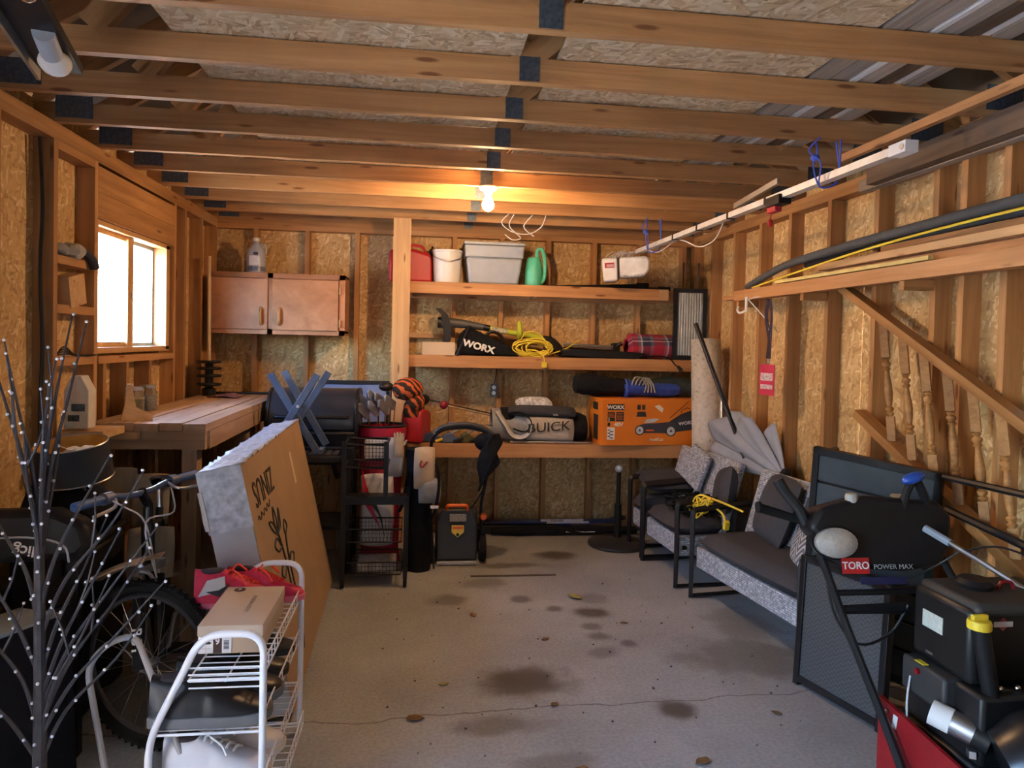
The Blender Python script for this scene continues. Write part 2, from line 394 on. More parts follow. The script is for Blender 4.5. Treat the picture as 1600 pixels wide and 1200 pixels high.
    bp = nd(nt, 'ShaderNodeBump', Strength=.12, Distance=.004); lk(nt, n2.outputs['Fac'], bp.inputs['Height']); lk(nt, bp.outputs[0], b.inputs['Normal'])
    return m
FLOORM = floor_mat()
struct(B().bx(XL-.1, XR+.1, -1.0, YB+.1, -.15, 0), 'floor', FLOORM)
GROUND = mat('driveway_concrete', (.42, .41, .39), .8, 0, .15, 3)
struct(B().bx(-14, 14, -22, -1.0, -.2, -.02), 'ground_driveway', GROUND)
struct(B().bx(-14, XL-.1, -1.0, 16, -.2, -.02), 'ground_side_yard', mat('pale_gravel', (.52, .51, .48), .9, 0, .2, 30))

def sheet(name, w, h, M, m, t=.011, parent=None):
    """flat sheet in its local XY, thickness behind it"""
    o = B().box((0, 0, -t/2), (w, h, t)).make(name, m, None, smooth=0)
    if parent is not None: o.parent = parent; o.matrix_local = PM[parent.name].inverted() @ M
    else: o.matrix_world = M
    PM[o.name] = M
    return o
def wall(name):
    o = bpy.data.objects.new(name, None); COL.objects.link(o); o['kind'] = 'structure'; PM[o.name] = Matrix(); return o
D, S = .089, .038
# ---- back wall: strand board sheets, studs, plates
wb = wall('wall_back')
x0 = XL
for i, w in enumerate((1.22, 1.22, 1.22, XR-XL-3.66)):
    sheet('sheathing_panel', w-.004, ZC+.1, fr((x0+w/2, YB, (ZC+.1)/2), (1, 0, 0), (0, 0, 1)), OSBW, parent=wb); x0 += w
XS = [-1.752, -1.38]+[.256+.407*k for k in range(-3, 6)]+[2.444, 2.40]
for x in XS: board('stud', STUD, (x, YB-D/2, .038), (x, YB-D/2, ZC-.076), D, S, wb, up=(1, 0, 0))
for z in (.019, ZC-.057, ZC-.019): board('plate', STUD, (XL, YB-D/2, z), (XR, YB-D/2, z), D, S, wb)
for xa in [.256+.407*k for k in range(-1, 5)]:
    board('blocking', STUD, (xa+.02, YB-D/2, 1.665), (xa+.387, YB-D/2, 1.665), D, S, wb) if xa < 1.0 else None
# ---- right wall
wr = wall('wall_right')
y = YB
while y > -1:
    w = min(1.22, y+1.0)
    if w < .05: break
    sheet('sheathing_panel', w-.004, ZC+.1, fr((XR, y-w/2, (ZC+.1)/2), (0, -1, 0), (0, 0, 1)), OSBW, parent=wr); y -= w
YS = [6.07, 5.664, 5.24, 4.81, 4.40, 3.945, 3.50, 3.06, 2.885, 2.65, 2.23, 1.81, 1.39, .97, .55, .13, -.3, -.75]
for y in YS: board('stud', STUD, (XR-D/2, y+S/2, .038), (XR-D/2, y+S/2, ZC-.076), D, S, wr, up=(0, 1, 0))
for z in (.019, ZC-.057, ZC-.019): board('plate', STUD, (XR-D/2, YB-D, z), (XR-D/2, -.95, z), D, S, wr)
# ---- left wall with the window opening
wlft = wall('wall_left')
def lsheet(ya, yb, za, zb): sheet('sheathing_panel', yb-ya-.002, zb-za-.002, fr((XL, (ya+yb)/2, (za+zb)/2), (0, 1, 0), (0, 0, 1)), OSBW, parent=wlft)
W0, W1, WZ0, WZ1 = 3.965, 5.045, 1.525, 2.215
ZT = ZC+.1
D0, D1, DZ = .35, 1.35, 2.08
lsheet(-1, D0, 0, ZT); lsheet(D0, D1, DZ, ZT); lsheet(D1, 1.5, 0, ZT); lsheet(1.5, 2.74, 0, ZT); lsheet(2.74, W0, 0, ZT)
lsheet(W0, W1, 0, WZ0); lsheet(W0, W1, WZ1, ZT); lsheet(W1, YB, 0, ZT)
for y in (-.7, -.3, .11, .31, 1.35, 1.75, 2.16, 2.57, 3.05, 3.50, 3.91, 5.09, 5.30, 5.68, 6.05):
    board('stud', STUD, (XL+D/2, y+S/2, .038), (XL+D/2, y+S/2, ZC-.076), D, S, wlft, up=(0, 1, 0))
for z in (ZC-.057, ZC-.019): board('plate', STUD, (XL+D/2, YB-D, z), (XL+D/2, -.95, z), D, S, wlft)
board('plate', STUD, (XL+D/2, YB-D, .019), (XL+D/2, D1, .019), D, S, wlft); board('plate', STUD, (XL+D/2, D0, .019), (XL+D/2, -.95, .019), D, S, wlft)
for z in (2.29, 2.425): board('window_header', STUD, (XL+D/2, 3.95, z), (XL+D/2, 5.09, z), D, .133, wlft)
board('window_sill_plate', STUD, (XL+D/2+.004, 3.95, 1.482), (XL+D/2+.004, 5.09, 1.482), D+.008, S, wlft)
for y in (4.02, 4.32, 4.66): board('cripple_stud', STUD, (XL+D/2, y+S/2, .038), (XL+D/2, y+S/2, 1.463), D, S, wlft, up=(0, 1, 0))
for z in (1.965, 1.735, 1.485): board('niche_shelf', STUD, (XL+D/2, 3.54, z), (XL+D/2, 3.908, z), D+(.0), .04, wlft)
board('niche_top', STUD, (XL+D/2, 3.54, 2.49), (XL+D/2, 3.908, 2.49), D, S, wlft)
# ---- window_1 : two sliding wooden sashes
win = wall('window_1')
WF = mat('varnished_window_wood', (.58, .33, .13), .45, 0, .1, 12)
GL = newmat('window_glass'); gb = GL[2]; gb.inputs['Base Color'].default_value = (1, 1, 1, 1); gb.inputs['Roughness'].default_value = .0
gm = GL[1]; tr = gm.nodes.new('ShaderNodeBsdfTransparent'); gs = gm.nodes.new('ShaderNodeBsdfGlossy'); gs.inputs['Roughness'].default_value = .02
ms = gm.nodes.new('ShaderNodeMixShader'); ms.inputs[0].default_value = .06; lk(gm, tr.outputs[0], ms.inputs[1]); lk(gm, gs.outputs[0], ms.inputs[2])
lk(gm, ms.outputs[0], gm.nodes['Material Output'].inputs['Surface']); GLASS = GL[0]
xo, xi = XL-.05, XL+.075
B().bx(xo, xi, W0, W1, WZ0-.008, WZ0+.022).make('window_sill', WF, win)
B().bx(xo, xi, W0, W1, WZ1-.022, WZ1+.005).make('window_head', WF, win)
B().bx(xo, xi, W0, W0+.02, WZ0, WZ1).make('window_jamb', WF, win)
B().bx(xo, xi, W1-.06, W1, WZ0, WZ1).make('window_jamb', WF, win)
def sash(ya, yb, x, fw, mt):
    b = B(); za, zb = WZ0+.022, WZ1-.022
    b.bx(x-.014, x+.014, ya, ya+fw, za, zb); b.bx(x-.014, x+.014, yb-fw, yb, za, zb)
    b.bx(x-.014, x+.014, ya+fw, yb-fw, za, za+fw); b.bx(x-.014, x+.014, ya+fw, yb-fw, zb-fw, zb)
    o = b.make('window_frame', mt, win); B().bx(x-.003, x+.003, ya+fw, yb-fw, za+fw, zb-fw).make('pane', GLASS, o)
    return o
sash(W0+.02, 4.50, XL+.02, .028, WF)
s2 = sash(4.46, W1-.06, XL-.02, .022, mat('grey_aluminium', (.42, .46, .52), .4, .6))
B().bx(XL+.034, XL+.05, 4.43, 4.51, WZ0+.022, WZ1-.022).make('meeting_stile', WF, win)
B().bx(XL+.034, XL+.052, 4.47, 4.486, 1.83, 1.87).make('latch', STEEL, win)
# ---- front wall round the open garage door (behind the camera)
wf = wall('wall_front')
for a, b_, c, d in ((XL-.1, -1.3, 0, ZT), (2.0, XR+.1, 0, ZT), (-1.3, 2.0, 2.13, ZT)):
    sheet('sheathing_panel', b_-a, d-c, fr(((a+b_)/2, -1.0, (c+d)/2), (-1, 0, 0), (0, 0, 1)), OSBW, parent=wf)
# closed sectional garage door behind the camera, open side door in the left wall
gd = wall('door_1')
for k in range(4): B().bx(-1.3, 2.0, -1.04, -1.0, .005+k*.53, .005+k*.53+.522).make('door_panel', mat('white_door_panel', (.62, .62, .60), .5), gd, bevel=.006)
sd = wall('door_2')
for a in ((XL-.02, XL+.10, D0, D0+.03, 0, DZ), (XL-.02, XL+.10, D1-.03, D1, 0, DZ), (XL-.02, XL+.10, D0, D1, DZ-.03, DZ)): B().bx(*a).make('door_jamb', PINE, sd)
B().bx(XL-.92, XL-.03, D0-.045, D0-.005, .01, DZ-.03).make('door_leaf', mat('white_door_panel', (.62, .62, .60)), sd, bevel=.004)
# ---- ceiling: truss chords, strand board laid on top, truss plates
ce = wall('ceiling')
JY = [2.17+.444*k for k in range(-7, 9)]+[6.115]
for y in JY: board('joist', JOIST, (XL-.05, y+S/2, ZC+D/2), (XR+.05, y+S/2, ZC+D/2), S, D, ce)
pl = B().box((0, 0, 0), (.075, .003, .088)).mesh('truss_plate', 0); pl.materials.append(GALV)
pl2 = B().box((0, 0, 0), (.16, .003, .10)).mesh('truss_plate', 0); pl2.materials.append(GALV)
def tplate(me, x, y, z):
    o = bpy.data.objects.new('truss_plate', me); COL.objects.link(o); o.parent = ce; o.location = (x, y, z); PM[o.name] = Matrix()
for y in JY:
    tplate(pl, .37, y-.002, ZC+D/2+.004)
    tplate(pl2, -1.60, y-.002, ZC+.07); tplate(pl2, 2.30, y-.002, ZC+.07)
ZS = ZC+D+.006
for a, b_ in ((-.885, .338), (.472, 1.45)):
    for ya, yb in ((-.9, .8), (.8, 3.02), (3.02, 5.2)):
        sheet('ceiling_panel', b_-a-.003, yb-ya-.003, fr(((a+b_)/2, (ya+yb)/2, ZS), (1, 0, 0), (0, -1, 0)), OSBC, parent=ce)
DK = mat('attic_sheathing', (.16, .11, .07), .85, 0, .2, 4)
RZ = ZC+.16; RX = .35; RH = ZC+1.55
for sx in (-1, 1):
    e = V((XL-.45 if sx < 0 else XR+.45, 0, RZ-.18)); t = V((RX, 0, RH))
    b = B()
    b.add([(e.x, -1.3, e.z), (t.x, -1.3, t.z), (t.x, YB+.3, t.z), (e.x, YB+.3, e.z), (e.x, -1.3, e.z+.05), (t.x, -1.3, t.z+.05), (t.x, YB+.3, t.z+.05), (e.x, YB+.3, e.z+.05)],
          [(0, 1, 2, 3), (7, 6, 5, 4), (0, 4, 5, 1), (1, 5, 6, 2), (2, 6, 7, 3), (3, 7, 4, 0)])
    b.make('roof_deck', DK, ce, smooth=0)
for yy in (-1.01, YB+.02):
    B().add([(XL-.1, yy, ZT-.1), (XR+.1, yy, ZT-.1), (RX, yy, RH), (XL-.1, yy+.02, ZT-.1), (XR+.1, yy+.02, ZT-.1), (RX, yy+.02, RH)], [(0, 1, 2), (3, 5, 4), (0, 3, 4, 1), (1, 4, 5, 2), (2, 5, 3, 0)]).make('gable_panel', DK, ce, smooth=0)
for y in JY[4:]:
    for xa, xb, za, zb in ((-1.15, -.55, ZC+D, ZC+.80), (.37, -.5, ZC+D, ZC+.83), (.37, 1.2, ZC+D, ZC+.83), (1.85, 1.25, ZC+D, ZC+.8)):
        board('truss_web', JOIST, (xa, y+S/2, za), (xb, y+S/2, zb), S, D, ce)
    board('truss_chord', JOIST, (XL-.1, y+S/2, RZ-.10), (RX, y+S/2, RH-.10), S, D, ce)
    board('truss_chord', JOIST, (XR+.1, y+S/2, RZ-.10), (RX, y+S/2, RH-.10), S, D, ce)
# eave blocking between the joists, left and right
for x in (XL-.06, XR+.06): board('eave_board', DARKW, (x, -1, ZC+.13), (x, YB, ZC+.13), .02, .20, ce)
# ---- outside the window: the neighbour's pale siding and eave
nb = thing('neighbour_house', 'neighbouring house with white siding and grey soffit seen through window', 'building', (-5.2, 6.5, 0))
SID = mat('white_siding', (.80, .82, .84), .6, 0, .03)
for k in range(14): B().bx(-5.24-.004*(k % 1), -5.2, 1.5, 19, k*.2, k*.2+.19).make('siding_board', SID, nb, world=True)
B().bx(-5.4, -5.24, 1.5, 19, 0, 3.6).make('wall', SID, nb, world=True)
B().bx(-5.4, -4.8, 1.3, 19.2, 2.74, 2.90).make('eave', mat('slate_blue_soffit', (.22, .27, .36), .6), nb, world=True)

sh_ = thing('garden_shrub', 'sparse leafy shrub outside the window', 'shrub', (-2.75, 7.5, 0))
SHL = mat('shrub_leaf', (.06, .07, .03), .7, 0, .3, 20)
for k in range(5):
    B().tube(smooth_path([(-2.75, 7.5, -.02), (-2.75+.04*k-.1, 7.4+.05*k, 1.0), (-2.78+.03*k, 7.25+.12*k, 2.1+.05*math.sin(k*2))], 4), [.012, .011, .01, .009, .008, .007, .006, .005, .004], 6).make('stem', DARKW, sh_, True)
lv = B()
for k in range(150):
    c = V((-2.75+random.uniform(-.12, .12), random.uniform(7.25, 7.75), random.uniform(.9, 2.2))); e = Euler((random.uniform(0, 6), random.uniform(0, 6), 0)).to_matrix().to_4x4(); e.translation = c
    lv.prism([(-.02, 0), (0, -.009), (.02, 0), (0, .009)], .001, e)
lv.make('foliage', SHL, sh_, True, kind='stuff')
# ================================================================== workbench, wall cabinet, shelves
ZW = 1.17
wbn = thing('workbench', 'rough plank workbench under the window', 'workbench', (-1.38, 4.8, 0))
for i in range(5):
    x = -1.68+.118*i+.058
    board('top_plank', BENCHW, (x, 3.80+.012*(i % 2), ZW-.02+.003*(i % 2)), (x, 5.95, ZW-.02+.003*(i % 2)), .109, .04, wbn)
board('apron', BENCHW, (-1.68, 3.86, ZW-.09), (-1.11, 3.86, ZW-.09), .038, .095, wbn)
board('apron', BENCHW, (-1.115, 3.88, ZW-.09), (-1.115, 5.93, ZW-.09), .038, .095, wbn)
board('apron', BENCHW, (-1.68, 5.90, ZW-.09), (-1.135, 5.90, ZW-.09), .038, .095, wbn)
for x, y in ((-1.20, 3.93), (-1.19, 4.95), (-1.19, 5.82), (-1.64, 3.93), (-1.64, 5.82)):
    board('leg', BENCHW, (x, y, 0), (x, y, ZW-.04), .089, .075, wbn, up=(1, 0, 0))
board('stretcher', BENCHW, (-1.68, 5.80, .36), (-1.14, 5.80, .36), .038, .06, wbn)
board('side_block', PINE, (-1.68, 3.66, ZW-.025), (-1.48, 3.66, ZW-.025), .24, .035, wbn)
board('side_block_cleat', PINE, (-1.68, 3.80, ZW-.06), (-1.42, 3.80, ZW-.06), .04, .035, wbn)
# wall cabinet
CY0, CY1, CX0, CX1, CZ0, CZ1 = 5.79, 6.088, -1.662, -.62, 1.645, 2.125
cb = thing('wall_cabinet', 'reddish birch wall cabinet with two slab doors on the back wall', 'cabinet', ((CX0+CX1)/2, 5.94, CZ0))
B().bx(CX0, CX1, CY0+.02, CY1, CZ0+.018, CZ0+.036).bx(CX0, CX1, CY0+.02, CY1, CZ1-.018, CZ1).bx(CX0, CX0+.018, CY0+.02, CY1, CZ0, CZ1).bx(CX1-.018, CX1, CY0+.02, CY1, CZ0, CZ1).bx(CX0, CX1, CY1-.006, CY1, CZ0, CZ1).make('body', CABW, cb, True)
for nm, a in (('face_rail', (CX0, CX1, CY0, CY0+.02, CZ1-.04, CZ1)), ('face_rail', (CX0, CX1, CY0, CY0+.02, CZ0, CZ0+.04)), ('face_stile', (CX0, CX0+.03, CY0, CY0+.02, CZ0, CZ1)), ('face_stile', (CX1-.045, CX1, CY0, CY0+.02, CZ0, CZ1)), ('face_stile', (-1.216, -1.176, CY0, CY0+.02, CZ0, CZ1))):
    B().bx(*a).make(nm, CABW, cb, True)
for xa, xb, hx, gx in ((CX0+.02, -1.212, -1.26, None), (-1.18, CX1-.05, -1.12, CX1-.045)):
    d = B().bx(xa, xb, CY0-.018, CY0, CZ0+.035, CZ1-.045).make('door', CABW, cb, True, bevel=.003)
    h = smooth_path([(hx, CY0-.018, 1.72), (hx, CY0-.045, 1.74), (hx, CY0-.05, 1.785), (hx, CY0-.045, 1.83), (hx, CY0-.018, 1.85)], 3)
    b = B().tube(h, .011, 8); b.v = [PM[cb.name].inverted() @ p for p in b.v]
    b.make('handle', mat('worn_brass', (.62, .38, .2), .35, .5), d)
    if gx:
        for z in (1.74, 2.0): B().bx(gx, gx+.014, CY0-.02, CY0-.002, z-.03, z+.03).make('hinge', mat('worn_brass', (.62, .38, .2)), cb, True)
# ---- back wall shelves: post, two shelves and a low bench
YSH = 5.74
sup = thing('shelf_post', 'tall upright post carrying the ends of the shelves', 'post', (-.176, YSH-.02, 0))
board('post', PINE, (-.176, YSH-.02, 0), (-.176, YSH-.02, ZC), .038, .137, sup, up=(1, 0, 0))
def wshelf(name, label, xa, xb, z, yf, h, m=SHELFW):
    t = thing(name, label, 'shelf', ((xa+xb)/2, (yf+YB-D)/2, z-h))
    board('front_edge', m, (xa, yf+.019, z-h/2), (xb, yf+.019, z-h/2), .038, h, t)
    w = (YB-D-yf-.04)/2
    for k in range(2): board('deck_board', BENCHW, (xa, yf+.04+w*(k+.5), z-.012), (xb, yf+.04+w*(k+.5), z-.012), w-.004, .024, t)
    board('back_cleat', m, (xa, YB-D-.019, z-.07), (xb, YB-D-.019, z-.07), .036, .085, t)
    for x in (xa+.03, xb-.03, (xa+xb)/2): board('bracket', m, (x, yf+.04, z-.065), (x, YB-D-.04, z-.065), .036, .075, t)
    return t
Z1, Z2, Z3 = 2.095, 1.508, .825
s1 = wshelf('upper_shelf', 'upper wooden wall shelf holding the tote and watering can', -.107, 1.95, Z1, YSH, .092)
board('end_block', PINE, (1.94, YSH+.06, Z1-.046), (2.03, YSH+.06, Z1-.046), .12, .09, s1)
board('extension_arm', SHELFW, (1.96, YSH+.31, Z1-.05), (2.36, YSH+.31, Z1-.05), .036, .09, s1)
wshelf('middle_shelf', 'middle wooden wall shelf holding trimmer and plaid blanket', -.107, 2.36, Z2, YSH, .095)
YBN = 5.52
bn = wshelf('low_wall_bench', 'low wooden bench along the back wall under the shelves', -.72, 2.36, Z3, YBN, .105)
for x in (-.68, 2.33): board('leg', SHELFW, (x, YBN+.06, 0), (x, YBN+.06, Z3-.11), .038, .089, bn, up=(1, 0, 0))
# ================================================================== things on the upper shelf
def gas_can(loc, rz, label, s=1.0, group=None, zs=1.0):
    t = thing('gas_can', label, 'gas can', loc, rz, group)
    poly = [(-.155*s, 0), (.155*s, 0), (.155*s, .20*s), (.12*s, .235*s), (-.06*s, .27*s), (-.13*s, .26*s), (-.155*s, .22*s)]
    B().prism(poly, .16*s, fr((0, .08*s, 0), (1, 0, 0), (0, 0, 1))).make('body', REDP, t, bevel=.02)
    B().tube(round_path([(-.10*s, 0, .255*s), (-.08*s, 0, .305*s), (.05*s, 0, .295*s), (.09*s, 0, .235*s)], .03), .012*s, 8).make('handle', REDP, t)
    c = B().lathe([(.026*s, 0), (.026*s, .03), (.02, .035)], 14, Matrix.Translation((.13*s, 0, .225*s)) @ Matrix.Rotation(R(25), 4, 'Y')).make('cap', BLACK, t)
    B().tube([(.135*s, 0, .25*s), (.16*s, 0, .30*s)], .011*s, 8).make('spout', BLACK, c)
    t.scale = (1, 1, zs)
    return t
gas_can((-.222, 5.92, Z1), R(90), 'red plastic gas can half hidden behind the upright post', .75, zs=1.3)
gas_can((-.05, 5.96, Z1), R(4), 'large red gas can beside the white bucket on upper shelf', .75, zs=1.38)
t = thing('bucket', 'white plastic bucket on upper shelf between gas can and tote', 'bucket', (.188, 5.88, Z1))
B().lathe([(.0, 0), (.105, 0), (.108, .01), (.120, .25), (.126, .252), (.126, .268), (.118, .268), (.114, .25), (.10, .015), (0, .012)], 28).make('body', WHITEP, t)
B().tube(smooth_path([(-.122, .0, .245), (-.1, -.10, .20), (0, -.15, .17), (.1, -.10, .2), (.122, 0, .245)], 4), .003, 6).make('bail', STEEL, t)
t = thing('storage_tote', 'grey plastic storage tote with lid on upper shelf', 'storage tote', (.568, 5.93, Z1))
def tapered(b, w0, d0, w1, d1, z0, z1, c=(0, 0)):
    vs = [(sx*w/2+c[0], sy*d/2+c[1], z) for w, d, z in ((w0, d0, z0), (w1, d1, z1)) for sx, sy in ((-1, -1), (1, -1), (1, 1), (-1, 1))]
    return b.add(vs, [(3, 2, 1, 0), (4, 5, 6, 7), (0, 1, 5, 4), (1, 2, 6, 5), (2, 3, 7, 6), (3, 0, 4, 7)])
tapered(B(), .40, .26, .465, .30, 0, .215).make('body', GREYP, t, bevel=.018)
tapered(B(), .475, .305, .49, .315, .215, .315).make('rim_band', GREYP, t, bevel=.01)
tapered(B(), .505, .325, .50, .32, .318, .345).make('lid', mat('pale_grey_lid', (.47, .50, .53), .45), t, bevel=.008)
t = thing('watering_can', 'mint green plastic watering can on upper shelf', 'watering can', (.905, 5.86, Z1))
B().lathe([(.0, 0), (.072, 0), (.078, .02), (.075, .14), (.062, .22), (.052, .235), (.046, .23), (0, .22)], 22, sx=.95).make('body', GREEN, t)
B().tube(smooth_path([(.03, -.02, .22), (.02, -.03, .29), (.06, -.04, .30), (.085, -.045, .2), (.08, -.04, .06), (.05, -.03, .03)], 5), .016, 8).make('handle', GREEN, t)
B().tube(smooth_path([(0, .06, .05), (0, .085, .14), (0, .10, .25)], 4), [.02]*4+[.014]*5, 8).make('spout', GREEN, t)
# fishing rods / black gear lying on the shelf
for k, (xa, ya, xb, yb, r, lab) in enumerate(((.98, 5.84, 1.86, 5.80, .024, 'long black tapered rod case lying on upper shelf under opener'), (1.15, 5.92, 2.1, 5.94, .018, 'black telescopic rod lying behind the rod case on upper shelf'))):
    t = thing('rod_case' if k == 0 else 'telescopic_rod', lab, 'rod', ((xa+xb)/2, (ya+yb)/2, Z1))
    n = 8; pts = [(xa+(xb-xa)*i/n, ya+(yb-ya)*i/n, Z1+max(.006, r*(.2+.8*i/n))) for i in range(n+1)]
    B().tube(pts, [max(.006, r*(.2+.8*i/n)) for i in range(n+1)], 10).make('shaft', BLACK, t, True)
    B().tube([(xb-.09, yb, Z1+r*1.15), (xb+.01, yb, Z1+r*1.15)], r*1.15, 10).make('cap', RUBBER, t, True)
    if k: B().tube([(xb, yb, Z1+r*.7), (xb+.12, yb, Z1+r*.7)], .008, 8).make('tip', STEEL, t, True)
# garage-door opener: motor head resting on the rod case, rail tied up under the joists
t = thing('garage_door_opener', 'white garage door opener head with long steel rail tied under joists', 'door opener', (1.65, 5.72, 2.14))
hd = Matrix.Translation((1.62, 5.60, 2.24)) @ Matrix.Rotation(R(-4), 4, 'Y') @ Matrix.Rotation(R(-14), 4, 'Z')
poly = [(-.11, -.075), (.09, -.075), (.135, -.035), (.145, .05), (.12, .085), (-.11, .085)]
B().prism(poly, .22, hd @ fr((.045, .11, 0), (1, 0, 0), (0, 0, 1))).make('lens_cover', mat('frosted_white_cover', (.78, .80, .80), .25), t, True, bevel=.022)
B().prism([(-.06, -.10), (.055, -.10), (.055, .085), (-.07, .085)], .24, hd @ fr((-.125, .12, 0), (1, 0, 0), (0, 0, 1))).make('motor_housing', WHITEP, t, True, bevel=.015)
B().box((0, 0, 0), (.006, .235, .17)).make('seam', BLACK, t).matrix_local = PM[t.name].inverted() @ hd @ Matrix.Translation((-.067, 0, 0))
g = B(); 
for k in range(7): g.box((-.05+k*.028, -.112, -.066), (.012, .006, .014))
g.v = [hd @ p for p in g.v]; g.make('vent_slots', GREYP, t, True)
l = B().box((-.135, -.1225, .025), (.075, .002, .04)); l.v = [hd @ p for p in l.v]; lb_ = l.make('label', mat('dark_red_label', (.38, .03, .04), .5), t, True)
l = B().box((-.13, -.1237, .022), (.055, .0015, .022)); l.v = [hd @ p for p in l.v]; l.make('label_field', mat('pink_label_field', (.55, .32, .36), .5), t, True)
ra, rb = V((1.70, 5.55, 2.375)), V((1.85, 2.56, 2.42))
rl = B().bar(ra, rb, .045, .032); rl.make('rail', mat('pale_rail_steel', (.66, .67, .66), .45, .35), t, True)
rd = (rb-ra).normalized()
for q in (.25, .38, .52, .66): B().box(ra+rd*(q*(rb-ra).length), (.05, .02, .04)).make('rail_clip', BLACK, t, True)
ec = B().box(rb+V((0, .03, .0)), (.055, .10, .045)).make('rail_end', WHITEM, t, True)
B().tube([rb+V((-.03, -.0, 0)), rb+V((.03, 0, 0))], .012, 8).make('idler_bolt', STEEL, t, True)
q = ra+rd*2.05
tl = B().bar(q+V((-.02, .45, .04)), q+V((-.02, -.06, .075)), .02, .03).make('door_arm', STEEL, t, True)
B().box(q+V((.0, -.02, -.02)), (.07, .14, .05)).make('trolley', BLACKM, t, True, bevel=.004)
B().box(q+V((0, .02, -.055)), (.04, .09, .035)).make('trolley_release', REDP, t, True, bevel=.006)
B().tube([q+V((0, .05, -.05)), q+V((.0, .06, -.11))], .003, 6).make('release_cord', REDP, t, True)
B().ball(q+V((0, .06, -.12)), (.014, .014, .022), 10, 7).make('release_knob', REDP, t, True)
b = B()
for k in range(7):
    a0 = random.uniform(0, 6); c = hd @ V((-.10+.03*k+random.uniform(-.01, .01), random.uniform(-.03, .05), .10))
    b.tube(smooth_path([c+V((.05*math.cos(a0+j), .05*math.sin(a0+j), .03*math.sin(2.1*a0+j*1.7)+.01)) for j in range(6)], 4), .0035, 5)
b.make('coiled_wire', WIRE, t, True)
b = B().tube(smooth_path([ra+rd*.1+V((.0, 0, .02)), ra+rd*.35+V((.03, 0, -.05)), ra+rd*.7+V((.04, 0, -.01)), ra+rd*1.0+V((.06, 0, -.10)), ra+rd*1.25+V((.05, 0, -.09)), ra+rd*1.4+V((.03, 0, -.01))], 5), .004, 6).make('low_voltage_wire', WHITEM, t, True)
# blue twine loops holding the rail
def twine(label, x, y, zt, zb):
    b = B()
    for s in (-1, 1):
        b.tube(smooth_path([(x-.05, y+.02*s, zt), (x-.07+.02*s, y, (zt+zb)/2+.03), (x-.05, y+.03*s, (zt+zb)/2-.03), (x-.035, y, zb-.04), (x+.03, y+.01*s, zb-.035), (x+.06, y, zb+.02), (x+.05, y+.02*s, zt)], 5), .004, 5)
    b.ball((x-.06, y, (zt+zb)/2), (.022, .02, .016), 8, 6)
    return single(b, 'twine_loop', BLUEW, label, 'twine')
twine('blue twine loop tying the rail near its free end', 1.82, 3.07, ZC+.005, 2.415)
twine('blue twine knotted round the rail near the opener head', 1.72, 5.24, ZC+.005, 2.38)
# loose wires from a joist
b = B()
for pts in ([(.62, 5.30, 2.585), (.57, 5.33, 2.52), (.66, 5.36, 2.46), (.78, 5.36, 2.45), (.87, 5.32, 2.50), (.90, 5.29, 2.585)], [(.66, 5.31, 2.585), (.63, 5.34, 2.50), (.72, 5.36, 2.42), (.66, 5.36, 2.40), (.60, 5.36, 2.44)], [(.80, 5.30, 2.585), (.74, 5.34, 2.5), (.82, 5.34, 2.43)]):
    b.tube(smooth_path(pts, 5), .004, 5)
single(b, 'loose_wire', WIRE, 'tangle of thin grey wires dangling from a ceiling joist', 'wire')
# oven rack in a black frame standing at the right end
t = thing('wire_rack_panel', 'black framed ribbed glass panel standing in the back right corner', 'panel', (2.235, 5.775, 1.51))
a0 = Matrix.Translation((2.235, 5.775, 1.812)) @ Matrix.Rotation(R(-4), 4, 'Z')
fm = B()
for c, d in (((-.125, 0, 0), (.035, .03, .60)), ((.125, 0, 0), (.035, .03, .60)), ((0, 0, .282), (.215, .03, .036)), ((0, 0, -.282), (.215, .03, .036))): fm.box(c, d)
fm.v = [a0 @ p for p in fm.v]; fm.make('frame', mat('black_gloss_frame', (.02, .024, .03), .25), t, True)
pp = B().box((0, .004, 0), (.215, .006, .53)); pp.v = [a0 @ p for p in pp.v]; pp.make('pane', mat('silvery_glass', (.55, .61, .62), .2, .3, .25, 9), t, True)
for k in range(9):
    r = B().box((-.09+k*.0225, -.004, 0), (.006, .008, .525)); r.v = [a0 @ p for p in r.v]; r.make('rib', mat('silvery_rib', (.70, .75, .75), .25, .2), t, True)
for x in (-.06, .07):
    p = B().tube([a0 @ V((x, .02, .26)), a0 @ V((x, .02, .52))], .007, 6).make('hanger_rod', BLACKM, t, True)
# ================================================================== things on the middle shelf
single(B().bx(-.005, .262, 5.80, 6.02, Z2, Z2+.105), 'small_carton', CARDL, 'small plain tan carton at the post end of middle shelf', 'box', bevel=.002)
# leaf-collector bag
t = thing('collection_bag', 'black leaf collection bag with white lettering on middle shelf', 'bag', (.52, 5.82, Z2))
def bagfn(u, v):
    L = .50; x = .285+L*v; hz = .19*(1-v)**.9+.05; w = .10*(1-.5*v)
    a = 2*math.pi*u; c, s_ = math.cos(a), math.sin(a)
    e = .55
    return (x+.09*(hz/.24)*max(0, s_)*(1-v), 5.84+w*math.copysign(abs(c)**e, c), Z2+hz/2+hz/2*math.copysign(abs(s_)**e, s_)+.0)
b = B().grid(bagfn, 24, 10, cu=True); b.make('bag', BLACKF, t, True)
fmM = fr((.325, 5.84, Z2+.115), (0, 1, 0), (.42, 0, 1))
b = B().tube([fmM @ V((x, y, 0)) for x, y in ((-.10, -.12), (.10, -.12), (.10, .13), (-.10, .13))], .013, 6, closed=True); b.make('mouth_frame', BLACK, t, True)
B().tube(smooth_path([(.50, 5.84, Z2+.15), (.56, 5.84, Z2+.20), (.64, 5.84, Z2+.17), (.66, 5.84, Z2+.10)], 4), .014, 8).make('handle', BLACK, t, True)
